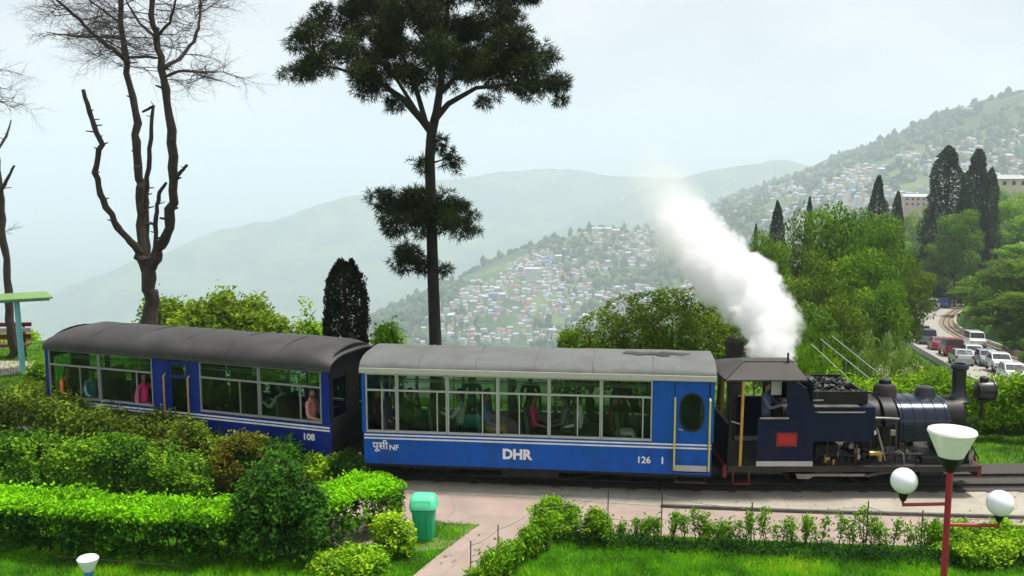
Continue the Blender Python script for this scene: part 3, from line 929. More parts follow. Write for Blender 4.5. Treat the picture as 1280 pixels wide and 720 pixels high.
    # floor, ceiling, partitions
    MB().box(-hx + 0.05, hx - 0.05, -W + 0.06, W - 0.06, 0.56, 0.60).build("floor_panel", M['floor'], root)
    MB().box(-hx + 0.05, hx - 0.05, -W + 0.06, W - 0.06, 2.36, 2.375).build("ceiling_panel", M['interior'], root)
    for px in spec['partitions']:
        xx = X(px)
        pt = MB(); pt.box(xx - 0.02, xx + 0.02, -W + 0.06, -0.32, 0.6, 2.36); pt.box(xx - 0.02, xx + 0.02, 0.32, W - 0.06, 0.6, 2.36)
        pt.build("partition", M['interior_dark'], root)
    # seats, two abreast each side of the aisle
    smat = spec['seat_mat']
    smb = MB()
    smb.box(-0.21, 0.21, -0.36, 0.36, 0.36, 0.45)
    smb.box(-0.18, 0.16, -0.34, 0.34, 0.0, 0.36, 1)
    smb.prism([(-0.22, 0.45), (-0.15, 0.45), (-0.22, 1.02), (-0.28, 1.02)], -0.36, 0.36)
    sme = smb.mesh("seat", [smat, M['interior_dark']])
    seats = []
    for x in spec['seats']:
        for y in (-0.54, 0.54):
            o = link("seat", sme, root, (x, y, 0.60), 0 if spec['face'] > 0 else math.pi)
            seats.append(o)
    # overhead racks
    for s in (-1, 1):
        rk = MB(); rk.tube([(-hx + 0.3, s * 0.66, 2.12), (hx - 0.9, s * 0.66, 2.12)], 0.015, 6); rk.tube([(-hx + 0.3, s * 0.86, 2.12), (hx - 0.9, s * 0.86, 2.12)], 0.012, 6)
        rk.build("luggage_rail", M['frame_dull'], root)
    # roof
    ov = spec['overhang']; hw = W + ov
    nseg, nl = 20, 48
    vs, fs = [], []
    xs = np.linspace(-hx - 0.06, hx + 0.06, nl)
    for x in xs:
        e_ = min(x - xs[0], xs[-1] - x)
        k = 1.0 if not spec['domed'] else 1 - 0.42 * max(0, 1 - e_ / 0.55) ** 2
        for j in range(nseg + 1):
            a = math.pi * j / nseg
            ca, sa = math.cos(a), math.sin(a)
            y = -hw * math.copysign(abs(ca) ** spec['pw'], ca)
            z = zeave + rise * k * abs(sa) ** spec['ph']
            z += 0.006 * math.sin(x * 2.1 + j * 0.7) + 0.004 * math.sin(x * 5.3 + j)
            vs.append((x, y, z))
    m_ = nseg + 1
    for i in range(nl - 1):
        for j in range(nseg): fs.append((i * m_ + j, i * m_ + j + 1, (i + 1) * m_ + j + 1, (i + 1) * m_ + j))
    o_ = len(vs)
    vs += [(v[0], v[1] * 0.985, v[2] - 0.03) for v in vs[:o_]]
    fs += [tuple(i + o_ for i in reversed(f)) for f in fs]
    for i in range(nl - 1):
        for j in (0, nseg): fs.append((i * m_ + j, (i + 1) * m_ + j, (i + 1) * m_ + j + o_, i * m_ + j + o_))
    for i in (0, nl - 1):
        for j in range(nseg): fs.append((i * m_ + j, i * m_ + j + 1, i * m_ + j + 1 + o_, i * m_ + j + o_))
    rf = MB(); rf.add(vs, fs)
    ro = rf.build("roof", spec['roof_mat'], root, True)
    # seams across the roof sheets
    for k in range(1, 6):
        x = -hx + Ln * k / 6 + 0.05 * math.sin(k * 3.1)
        sm = []
        for j in range(1, nseg):
            a = math.pi * j / nseg; ca, sa = math.cos(a), math.sin(a)
            sm.append((x + 0.01 * math.sin(j), -hw * math.copysign(abs(ca) ** spec['pw'], ca), zeave + rise * abs(sa) ** spec['ph'] + 0.004))
        MB().tube(sm, 0.007, 5).build("roof_seam", spec['roof_mat'], ro)
    for s in (-1, 1):
        MB().box(-hx - 0.06, hx + 0.06, *((-hw - 0.012, -hw + 0.01) if s < 0 else (hw - 0.01, hw + 0.012)), zeave - 0.035 + spec['trim_dz'], zeave + spec['trim_h']).build("gutter", spec['trim_mat'], ro, bevel=0.004)
    # underframe, bogies
    MB().box(-hx + 0.1, hx - 0.1, -0.42, 0.42, 0.36, 0.56).build("underframe", M['black'], root)
    MB().box(-0.7, 0.5, -0.86, -0.5, 0.16, 0.33).build("battery_box", M['black'], root, bevel=0.01)
    tr = MB()
    for s in (-1, 1): tr.tube([(-1.6, s * 0.8, 0.34), (-0.7, s * 0.8, 0.14), (0.7, s * 0.8, 0.14), (1.6, s * 0.8, 0.34)], 0.018, 6)
    tr.build("truss_rod", M['black'], root)
    for bx in (-hx + 1.25, hx - 1.25):
        bg = MB()
        for s in (-1, 1):
            bg.prism([(bx - 0.72, 0.30), (bx - 0.5, 0.36), (bx + 0.5, 0.36), (bx + 0.72, 0.30), (bx + 0.5, 0.16), (bx + 0.3, 0.13), (bx - 0.3, 0.13), (bx - 0.5, 0.16)], s * 0.46 - 0.03, s * 0.46 + 0.03)
            for q in (-0.45, 0.45): bg.box(bx + q - 0.09, bx + q + 0.09, s * 0.52 - 0.05, s * 0.52 + 0.05, 0.15, 0.31)
        bg.box(bx - 0.12, bx + 0.12, -0.46, 0.46, 0.2, 0.36)
        bo = bg.build("bogie", M['black'], root)
        for q in (-0.45, 0.45):
            for s in (-1, 1): link("wheel", WHEEL_S, bo, (bx + q, s * 0.33, 0.23), 0 if s < 0 else math.pi)
    return root

c126 = empty("passenger_coach", (C126.x, C126.y, 0), H126, "bright blue coach lettered DHR with pale grey roof and a door at its end", "train coach")
make_coach(c126, A126, B126, dict(
    sill=1.08, top=2.285, rise=0.30, transom=1.95, body=M['coach_blue'], end_mat=M['coach_blue'], stripe_mat=M['white_line'],
    bays=[(457.5, 496), (496.6, 559), (559.6, 622), (622.6, 686), (686.6, 751), (751.6, 815)], mull=[0.52, 0.80, 0.70, 0.42, 0.55, 0.82], open=(0,),
    solids=[(452.5, 457.3), (815.3, 842.5), (887.5, 892.5)], door=(842.8, 886.5), oval=(1.29, 2.04), stripes=[(0.985, 1.018), (0.915, 0.948)],
    frame=M['frame'], glass=M['glass'], rails=[(843.5, 0.47, 1.96), (887, 0.47, 1.96)], rail_mat=M['yellow'], partitions=[816],
    seats=[-2.95, -1.95, -0.95, 0.05, 1.05, 1.9], face=1, seat_mat=M['seat'], roof_mat=M['roof_grey'], trim_mat=M['roof_trim'], trim_h=0.075, trim_dz=0.0, overhang=0.05, domed=False, pw=0.62, ph=0.85))
X126 = lambda px, z=0.7: side_x(px, A126, B126, z)
lettering("DHR", X126(646, 0.68), 0.675, 0.285, -W2 - 0.0065, c126, "white capitals DHR in the middle of the side panel", bold=0.013)
lettering("126", X126(804.5, 0.68), 0.655, 0.19, -W2 - 0.0065, c126, "white coach number 126", bold=0.004)
lettering("I", X126(828, 0.66), 0.655, 0.20, -W2 - 0.0065, c126, "white class numeral I", bold=0.006)
lettering("\u092a\u0942\u0938\u0940", X126(475.5, 0.75), 0.765, 0.215, -W2 - 0.0065, c126, "white Devanagari letters", bold=0.003)
lettering("NF", X126(492.5, 0.75), 0.735, 0.165, -W2 - 0.0065, c126, "white letters NF", bold=0.003)

def tar_patch(root, blobs, zeave, rise, hw, pw, ph):
    mb = MB()
    for cx, cy, rx, ry in blobs:
        n = 14; ring_ = []
        for k in range(n):
            a = 2 * math.pi * k / n; r_ = 0.75 + 0.4 * random.random()
            ring_.append((cx + rx * r_ * math.cos(a), cy + ry * r_ * math.sin(a)))
        def zz(x, y):
            ca = min(0.999, (abs(y) / hw) ** (1 / pw)); sa = math.sqrt(1 - ca * ca)
            return zeave + rise * sa ** ph + 0.013
        v = [(cx, cy, zz(cx, cy))] + [(x, y, zz(x, y)) for x, y in ring_]
        mb.add(v, [(0, k + 1, (k + 1) % n + 1) for k in range(n)])
    return mb.build("tar_patch", M['tar'], root)
xa_ = X126(825, 2.6)
tar_patch(c126, [(xa_ - 0.55, 0.05, 0.22, 0.16), (xa_ - 0.2, 0.0, 0.26, 0.14), (xa_ + 0.15, 0.1, 0.24, 0.13), (xa_ + 0.45, 0.02, 0.2, 0.15), (xa_ + 0.1, -0.14, 0.16, 0.08), (xa_ - 0.4, -0.12, 0.14, 0.07)], 2.345, 0.30, W2 + 0.05, 0.62, 0.85)

c108 = empty("passenger_coach", (C108.x, C108.y, 0), H108, "navy blue coach numbered 108 with dark rounded roof and a door midway", "train coach")
make_coach(c108, A108, B108, dict(
    sill=1.20, top=2.285, rise=0.43, transom=1.95, body=M['coach_navy'], end_mat=M['black'], stripe_mat=M['white_line'],  # black end_mat puts the shade on this coach's end into its colour
    bays=[(62.5, 124.5), (125.2, 191.5), (250.5, 324), (324.8, 402)], mull=[0.62, 0.7, 0.68, 0.66], open=(1, 3),
    solids=[(58, 62.2), (191.8, 211.5), (236.5, 250.2), (402.3, 411)], door=(211.8, 236.2), oval=None, stripes=[(1.085, 1.12), (1.02, 1.055)],
    frame=M['frame_dull'], glass=M['glass_green'], rails=[(207.5, 0.95, 1.95), (237.5, 0.95, 1.95)], rail_mat=M['ochre'], partitions=[204, 244],
    seats=[-3.0, -2.1, -1.2, 0.9, 1.8, 2.7], face=1, seat_mat=M['seat_dark'], roof_mat=M['roof_dark'], trim_mat=M['roof_dark'], trim_h=0.02, trim_dz=-0.01, overhang=0.06, domed=True, pw=0.80, ph=0.72))
lettering("108", side_x(386, A108, B108, 0.85), 0.86, 0.2, -W2 - 0.0065, c108, "white coach number 108", bold=0.005)


# ------------------------------------------------------------------ the steam locomotive
LD = LOCO_Y - 0.93
loco = empty("steam_locomotive", (LOCO_X0, LOCO_Y, 0), 0, "small dark blue and black saddle tank steam locomotive with open cab", "locomotive")
def lx(px, py=540, d=LD): return P(px, py, d).x - LOCO_X0
def lz(py, d=LD): return P(640, py, d).z
x0, x1 = lx(910, 575), lx(1224, 575)
fp = MB(); fp.box(x0, x1, -0.93, 0.93, 0.515, 0.555); fp.build("footplate", M['iron'], loco, bevel=0.006)
fv = MB(); fv.box(x0, x1, -0.935, -0.90, 0.44, 0.515); fv.box(x0, x1, 0.90, 0.935, 0.44, 0.515); fv.build("valance", M['iron'], loco)
fr = MB()
for s in (-1, 1): fr.box(x0 + 0.15, x1 - 0.05, s * 0.26 - 0.02, s * 0.26 + 0.02, 0.22, 0.515)
fr.build("frame_plate", M['black'], loco)
for bx, nm, mt in ((x0, "rear_beam", M['red']), (x1, "front_beam", M['red'])):
    s = -1 if bx == x0 else 1
    MB().box(*sorted((bx, bx + s * 0.09)), -0.88, 0.88, 0.30, 0.56).build(nm, mt, loco, bevel=0.01)
    cp = MB(); cp.tube([(bx + s * 0.09, 0, 0.38), (bx + s * 0.27, 0, 0.38)], 0.055, 8); cp.lathe([(0.03, -0.02), (0.14, -0.02), (0.14, 0.02), (0.03, 0.02)], 16, (bx + s * 0.29, 0, 0.38), 'x')
    cp.build("coupler", M['iron'], loco, True)
    hs = MB(); hs.tube([(bx + s * 0.1, -0.3, 0.56), (bx + s * 0.2, -0.3, 0.62), (bx + s * 0.24, -0.28, 0.45), (bx + s * 0.22, -0.22, 0.25)], 0.028, 8)
    hs.build("brake_hose", M['black'], loco, True)
stp = MB()
for s in (-1, 1):
    stp.box(x0 + 0.1, x0 + 0.45, s * 0.93 - 0.09, s * 0.93 + 0.05, 0.2, 0.225)
    stp.box(x0 + 0.1, x0 + 0.13, s * 0.9 - 0.02, s * 0.9 + 0.02, 0.225, 0.5); stp.box(x0 + 0.42, x0 + 0.45, s * 0.9 - 0.02, s * 0.9 + 0.02, 0.225, 0.5)
stp.build("cab_step", M['red'], loco)
# running gear
wx = [lx(1010, 590), lx(1092, 590)]
for w in wx:
    for s in (-1, 1): link("driving_wheel", WHEEL_L, loco, (w, s * 0.34, 0.335), 0 if s < 0 else math.pi)
    ax = MB(); ax.tube([(w, -0.4, 0.335), (w, 0.4, 0.335)], 0.05, 8); ax.build("axle", M['iron'], loco)
cyx = lx(1168, 575)
for s in (-1, 1):
    cy = MB()
    cy.lathe([(0.05, -0.24), (0.17, -0.24), (0.17, -0.2), (0.15, -0.19), (0.15, 0.19), (0.17, 0.2), (0.17, 0.24), (0.05, 0.26)], 18, (cyx, s * 0.70, 0.42), 'x')
    cy.box(cyx - 0.2, cyx + 0.2, s * 0.70 - 0.13, s * 0.70 + 0.13, 0.5, 0.70)
    cy.build("cylinder_block", M['black'], loco, True)
    rd = MB(); rd.box(wx[0] - 0.06, wx[1] + 0.06, s * 0.50 - 0.018, s * 0.50 + 0.018, 0.205, 0.265)
    rd.build("coupling_rod", M['steel'], loco, bevel=0.006)
    cr = MB(); cr.tube([(wx[1], s * 0.56, 0.235), (cyx - 0.45, s * 0.58, 0.40)], [0.035, 0.028], 6); cr.tube([(cyx - 0.45, s * 0.66, 0.41), (cyx - 0.2, s * 0.70, 0.42)], 0.022, 6)
    cr.build("connecting_rod", M['steel'], loco)
    sb = MB(); sb.box(cyx - 0.5, cyx - 0.25, s * 0.68 - 0.04, s * 0.68 + 0.04, 0.36, 0.47); sb.build("crosshead", M['steel'], loco, bevel=0.006)
    ec = MB(); ec.prism([(wx[0] - 0.16, 0.30), (wx[0] + 0.3, 0.30), (wx[0] + 0.42, 0.42), (wx[0] + 0.3, 0.30), (wx[0] + 0.1, 0.19), (wx[0] - 0.12, 0.2)], s * 0.62 - 0.02, s * 0.62 + 0.02)
    ec.build("crank", M['steel'], loco)
# boiler, firebox wrapper, saddle tank, smokebox
zb_ = 1.32
bo = MB(); bo.lathe([(0.38, lx(1000) ), (0.40, lx(1000)), (0.40, lx(1198)), (0.38, lx(1198))], 28, (0, 0, zb_), 'x'); bo.build("boiler", M['black'], loco, True)
def arch(hw, z0, z1, n=14, sq=2.4):
    o = [(-hw, z0)]
    for k in range(n + 1):
        a = math.pi - math.pi * k / n
        ca, sa = math.cos(a), math.sin(a)
        o.append((hw * math.copysign(abs(ca) ** (2 / sq), ca), z1 - (z1 - z0) * 0.62 + (z1 - z0) * 0.62 * abs(sa) ** (2 / sq)))
    return o + [(hw, z0)]
MB().prism(arch(0.66, 0.98, 1.80), lx(1131), lx(1196), 'x').build("saddle_tank", M['tank'], loco, True, bevel=0.02)
MB().prism(arch(0.70, 0.90, 1.83), lx(1112), lx(1129), 'x').build("tank_band", M['black'], loco, True, bevel=0.01)
MB().prism(arch(0.60, 0.80, 1.80), lx(1086), lx(1111), 'x').build("firebox_wrapper", M['black'], loco, True, bevel=0.01)
sk = MB(); sx0, sx1 = lx(1196.5), lx(1221)
sk.lathe([(0.40, sx0), (0.46, sx0), (0.46, sx1), (0.44, sx1 + 0.02), (0.40, sx1 + 0.03), (0.30, sx1 + 0.06), (0.08, sx1 + 0.08)], 28, (0, 0, zb_), 'x')
sk.box(sx0 + 0.02, sx1 - 0.02, -0.36, 0.36, 0.555, 1.1)
sko = sk.build("smokebox", M['black'], loco, True)
hn = MB(); hn.tube([(sx1 + 0.08, 0, zb_), (sx1 + 0.14, 0, zb_)], 0.03, 8); hn.tube([(sx1 + 0.13, -0.14, zb_ - 0.05), (sx1 + 0.13, 0.14, zb_ + 0.05)], 0.014, 6); hn.tube([(sx1 + 0.05, 0.3, zb_ + 0.12), (sx1 + 0.07, -0.25, zb_ + 0.12)], 0.016, 6)
hn.build("door_latch", M['steel'], sko)
cx_ = lx(1199, 470, LOCO_Y)
ch = MB(); ch.lathe([(0.26, 1.70), (0.19, 1.76), (0.145, 1.84), (0.135, 2.0), (0.14, 2.34), (0.175, 2.36), (0.18, 2.40), (0.155, 2.46), (0.12, 2.46), (0.11, 2.2)], 24, (cx_, 0, 0)); ch.build("chimney", M['gloss_black'], loco, True)
dx_ = lx(1156, 490, LOCO_Y)
dm = MB(); dm.lathe([(0.24, 1.76), (0.21, 1.82), (0.20, 1.90), (0.16, 1.97), (0.06, 2.0)], 20, (dx_, 0, 0)); dm.build("tank_filler", M['gloss_black'], loco, True)
dm2 = lx(1106, 485, LOCO_Y)
dm = MB(); dm.lathe([(0.27, 1.72), (0.24, 1.80), (0.235, 1.95), (0.19, 2.03), (0.10, 2.06)], 22, (dm2, 0, 0)); d_ = dm.build("steam_dome", M['iron'], loco, True)
dm = MB(); dm.lathe([(0.12, 2.04), (0.13, 2.06), (0.12, 2.13), (0.05, 2.16)], 16, (dm2, 0, 0)); dm.build("dome_cap", M['gloss_black'], d_, True)
# head lamp on its bracket
hx_ = lx(1231, 484, LOCO_Y)
hl = MB(); hl.lathe([(0.06, -0.2), (0.17, -0.17), (0.20, -0.08), (0.205, 0.12), (0.225, 0.14), (0.225, 0.17), (0.19, 0.17)], 22, (hx_, 0, 1.90), 'x'); hl.lathe([(0.04, 2.08), (0.09, 2.1), (0.09, 2.17), (0.03, 2.2)], 12, (hx_ - 0.02, 0, 0))
ho = hl.build("head_lamp", M['gloss_black'], loco, True)
gl = MB(); gl.lathe([(0.01, 0.145), (0.19, 0.145), (0.19, 0.155), (0.01, 0.165)], 22, (hx_, 0, 1.90), 'x'); gl.build("lens", M['chrome'], ho, True)
bk = MB(); bk.tube([(hx_ - 0.03, 0, 1.72), (hx_ - 0.05, 0, 1.3), (sx1 - 0.02, 0, 1.0)], 0.035, 8); bk.box(hx_ - 0.14, hx_ + 0.08, -0.1, 0.1, 1.68, 1.71); bk.build("lamp_bracket", M['black'], loco)
# front platform clutter: sand boxes, pump, pipes
for s in (-1, 1):
    sbx = MB(); sbx.box(x1 - 0.32, x1 - 0.06, s * 0.62 - 0.14, s * 0.62 + 0.14, 0.556, 0.92); sbx.lathe([(0.05, 0.92), (0.07, 0.92), (0.07, 0.97), (0.03, 0.98)], 10, (x1 - 0.19, s * 0.62, 0)); sbx.build("sand_box", M['black'], loco, bevel=0.015)
pm = MB(); pm.lathe([(0.05, 0.57), (0.10, 0.6), (0.10, 0.82), (0.06, 0.84), (0.06, 0.9), (0.11, 0.92), (0.11, 1.16), (0.05, 1.2)], 14, (lx(1205), -0.62, 0)); pm.build("air_pump", M['iron'], loco, True)
for k, (pa, za, pb, zb2, y, r_) in enumerate([(1098, 1.50, 1128, 1.48, -0.74, 0.02), (1085, 0.74, 1160, 0.74, -0.72, 0.03), (1100, 1.30, 1112, 0.62, -0.76, 0.025), (1094, 1.62, 1094, 0.58, -0.70, 0.022), (1122, 1.4, 1126, 0.6, -0.78, 0.02), (1190, 0.9, 1216, 0.58, -0.7, 0.03), (1210, 1.3, 1236, 0.6, -0.6, 0.018), (1030, 0.72, 1090, 0.68, -0.66, 0.03)]):
    pp = MB(); pp.tube([(lx(pa), y, za), ((lx(pa) + lx(pb)) / 2, y - 0.02, (za + zb2) / 2 + 0.01), (lx(pb), y, zb2)], r_, 8); pp.build("pipe", M['steel'] if k in (0, 2) else M['iron'], loco, True)
ij = MB(); ij.lathe([(0.03, -0.14), (0.06, -0.12), (0.05, 0), (0.075, 0.05), (0.04, 0.15)], 12, (lx(1098), -0.80, 0.78), 'x'); ij.lathe([(0.03, 0.62), (0.05, 0.64), (0.05, 0.74), (0.03, 0.76)], 10, (lx(1104), -0.82, 0)); ij.build("injector", M['brass'], loco, True)
gv = MB(); gv.lathe([(0.015, 0), (0.05, 0), (0.05, 0.035), (0.015, 0.035)], 12, (lx(1096), -0.80, 1.21), 'y'); gv.build("gauge", M['lettering'], loco, True)
lv = MB(); lv.tube([(lx(1074), -0.80, 0.56), (lx(1075), -0.80, 0.98)], 0.02, 6); lv.build("lever", M['red'], loco)
bx_ = MB(); bx_.box(lx(1026), lx(1056), -0.62, -0.3, 0.56, 0.9); bx_.build("tool_box", M['black'], loco, bevel=0.01)
# tank and coal bunker between cab and dome
tx0, tx1 = lx(1017.5, 525), lx(1094, 525)
MB().box(tx0, tx1, -0.93, 0.93, 1.06, 1.775).build("side_tank", M['loco_blue'], loco, bevel=0.012)
MB().box(tx0 - 0.01, lx(1074, 505), -0.965, 0.965, 1.776, 1.80).build("tank_top", M['steel'], loco, bevel=0.004)
for z, px_ in ((1.68, 1078),):
    h_ = MB(); h_.tube([(tx0 + 0.02, -0.93, z), (tx0 + 0.05, -0.99, z), (lx(px_), -0.99, z), (lx(px_) + 0.03, -0.93, z)], 0.014, 6); h_.build("handrail", M['steel'], loco)
bk_ = MB()
bx0, bx1 = lx(1010, 490), lx(1088, 490)
for s in (-1, 1): bk_.box(bx0, bx1, s * 0.80 - 0.015, s * 0.80 + 0.015, 1.80, 2.06)
bk_.box(bx0, bx0 + 0.03, -0.785, 0.785, 1.80, 2.12); bk_.box(bx1 - 0.03, bx1, -0.785, 0.785, 1.80, 2.02)
bk_.build("coal_bunker", M['black'], loco)
lmp = MB()
for k in range(170):
    cxx, cyy = random.uniform(bx0 + 0.07, bx1 - 0.07), random.uniform(-0.74, 0.74)
    top = 1.98 + 0.14 * (1 - (cyy / 0.8) ** 2) * (1 - 0.5 * ((cxx - bx0) / (bx1 - bx0)))
    r_ = random.uniform(0.05, 0.10)
    vs = [Vector((random.gauss(0, 1), random.gauss(0, 1), random.gauss(0, 1))).normalized() for _ in range(9)]
    bmx = bmesh.new()
    for v in vs: bmx.verts.new((cxx + v.x * r_, cyy + v.y * r_, random.uniform(top - 0.14, top) * 0 + top - 0.1 * ((k * 37) % 10) / 10 + v.z * r_ * 0.8))
    res = bmesh.ops.convex_hull(bmx, input=bmx.verts)
    for g_ in [e for e in res['geom_interior'] if isinstance(e, bmesh.types.BMVert)]: bmx.verts.remove(g_)
    bmx.verts.index_update()
    lmp.add([v.co[:] for v in bmx.verts], [[v.index for v in f.verts] for f in bmx.faces]); bmx.free()
tag(lmp.build("coal_load", M['coal'], loco), kind="stuff")
MB().box(bx0 + 0.03, bx1 - 0.03, -0.785, 0.785, 1.8, 1.97).build("coal_bed", M['coal'], loco)
fl = MB(); fl.tube([(lx(1024, 490), -0.8, 1.8), (lx(1025, 490), -0.8, 2.10)], 0.016, 6); fl.tube([(lx(1016, 490), -0.82, 1.88), (lx(1032, 490), -0.82, 1.89)], 0.014, 6); fl.build("fire_iron", M['steel'], loco)
# small fittings: valves, cocks, lubricators, oil pots and rod work crowded along the near side
rl_ = random.Random(44)
for k in range(46):
    px = rl_.uniform(1020, 1222); yq = -rl_.uniform(0.62, 0.86); zq = rl_.choice([0.6, 0.66, 0.72, 0.8, 0.9, 1.0]) if px < 1092 else rl_.uniform(0.6, 1.45 if px < 1128 or px > 1198 else 0.96)
    fx = MB(); kind_ = rl_.randrange(4)
    xq = lx(px)
    if kind_ == 0: fx.lathe([(0.012, -0.05), (0.035, -0.04), (0.028, 0), (0.04, 0.02), (0.012, 0.06)], 8, (xq, yq, zq))
    elif kind_ == 1: fx.tube([(xq - 0.08, yq, zq), (xq, yq - 0.03, zq + 0.05), (xq + 0.10, yq, zq - 0.04), (xq + 0.12, yq, 0.56)], 0.013, 5)
    elif kind_ == 2: fx.box(xq - 0.05, xq + 0.05, yq - 0.03, yq + 0.03, zq - 0.05, zq + 0.06)
    else: fx.tube([(xq, yq, 0.56), (xq + 0.02, yq, zq + 0.08)], 0.012, 5)
    nm_ = ("valve", "pipe", "oil_box", "rod")[kind_]
    fx.build(nm_, rl_.choice([M['black'], M['iron'], M['black'], M['iron'], M['steel'], M['brass']]), loco, bevel=0.004 if kind_ == 2 else 0)
for px in (1136, 1150, 1164, 1178, 1191):      # riveted straps round the saddle tank
    st_ = MB(); pr_ = arch(0.664, 0.98, 1.804)
    st_.tube([(lx(px), y_, z_) for y_, z_ in pr_], 0.007, 4); st_.build("rivet_strap", M['tank'], loco)
hr2 = MB(); hr2.tube([(lx(1132), -0.70, 1.42), (lx(1196), -0.70, 1.42)], 0.012, 6); hr2.build("handrail", M['iron'], loco)
# cab
cx0, cx1 = lx(947, 545), lx(1017, 545)
for s in (-1, 1):
    yy = sorted((s * 0.93, s * 0.905))
    MB().box(cx0, cx1, yy[0], yy[1], 0.66, 1.53).build("cab_side", M['loco_blue'], loco, bevel=0.006)
    yt = sorted((s * 0.94, s * 0.90))
    MB().box(cx0 - 0.01, cx1, yt[0], yt[1], 0.556, 0.658).build("cab_trim", M['cream'], loco, bevel=0.004)
    pf = MB(); pf.prism([(lx(984, 500), 1.532), (cx1, 1.532), (cx1 - 0.02, 1.80), (lx(1003, 480), 2.22), (lx(984, 480), 2.30)], yy[0], yy[1]); pf.build("cab_front_wing", M['loco_blue'], loco)
    rl = MB(); rl.tube([(lx(950, 520), s * 0.93, 1.545), (lx(986, 520), s * 0.93, 1.545)], 0.022, 8); rl.build("arm_rest", M['steel'], loco)
MB().box(cx1 - 0.05, cx1 - 0.02, -0.89, 0.89, 1.54, 2.28).build("cab_front", M['loco_blue'], loco)
pl = MB(); pl.box(lx(970.5, 550), lx(996, 550), -0.943, -0.931, lz(558), lz(541)); plo = pl.build("number_plate", mat("plate_red", (0.42, 0.012, 0.014), 0.45, var=0.2), loco, bevel=0.004)
pb_ = MB(); zc = (lz(558) + lz(541)) / 2
pb_.ring(rect_ring(lx(971.5, 550), lx(995, 550), zc - 0.125, zc + 0.125), rect_ring(lx(972.6, 550), lx(993.9, 550), zc - 0.107, zc + 0.107), -0.949, -0.9425); pb_.build("plate_rim", M['red'], plo)
# cab roof: hipped towards the train, flat soffit
rx0, rx1 = lx(906, 470), lx(1009, 470)
yr = 0.985; ze, zr = 2.335, 2.53
rfv = [(rx0, -yr, ze), (rx1, -yr, ze), (rx1, yr, ze), (rx0, yr, ze), (rx0 + 0.55, -0.15, zr), (rx1 - 0.04, -0.15, zr), (rx1 - 0.04, 0.3, zr), (rx0 + 0.55, 0.3, zr)]
rfo = MB().add(rfv + [(a, b, c - 0.03) for a, b, c in rfv[:4]], [(0, 1, 5, 4), (1, 2, 6, 5), (2, 3, 7, 6), (3, 0, 4, 7), (4, 5, 6, 7), (0, 8, 9, 1), (1, 9, 10, 2), (2, 10, 11, 3), (3, 11, 8, 0), (8, 11, 10, 9)]).build("cab_roof", mat("cab_roof_tin", (0.034, 0.030, 0.026), 0.7, var=0.3, dirt=(0.065, 0.058, 0.048), dirt_amt=0.5), loco)
sm = MB(); sm.tube([(rx0, -yr, ze + 0.01), (rx0 + 0.55, -0.15, zr + 0.01)], 0.016, 6); sm.tube([(rx0 + 0.55, -0.15, zr + 0.008), (rx1 - 0.04, -0.15, zr + 0.008)], 0.012, 6); sm.build("roof_seam", M['iron'], rfo)
vp = MB(); vp.tube([(lx(985, 450, LOCO_Y - 0.2), -0.2, zr - 0.03), (lx(985, 450, LOCO_Y - 0.2), -0.2, zr + 0.2)], 0.022, 8); vp.build("whistle_pipe", M['black'], loco)
for px, s, mt in ((926, -1, 'ochre'), (926, 1, 'ochre'), (912, -1, 'black'), (912, 1, 'black')):
    yq = s * (0.90 if mt == 'ochre' else 0.82)
    cpst = MB(); cpst.tube([(lx(px, 560), yq, 0.55), (lx(px + 4, 480), yq, ze - 0.02)], 0.03 if mt == 'ochre' else 0.024, 8); cpst.build("cab_post", M[mt], loco, True)
rb = MB(); rb.box(lx(913, 540), lx(917, 540), -0.80, 0.80, 0.56, 1.35); rb.build("rear_bulkhead", M['black'], loco)
rr_ = MB(); rr_.tube([(lx(916, 515), -0.82, 1.45), (lx(929, 515), -0.9, 1.40)], 0.014, 6); rr_.build("gate_rail", M['steel'], loco)
bh = MB(); bh.lathe([(0.05, lx(990) - 0.02), (0.36, lx(990) - 0.02), (0.36, lx(1002)), (0.05, lx(1002))], 20, (0, 0, 1.36), 'x'); bh.tube([(lx(989), -0.2, 1.6), (lx(984), 0.1, 1.62)], 0.02, 6); bh.build("backhead", M['black'], loco, True)
MB().box(lx(968, 490), lx(981, 490), -0.7, -0.69, lz(497) , lz(474)).build("cab_bright_pane", M['cream'], loco)  # opaque cream plate painted as the bright pane of the cab window


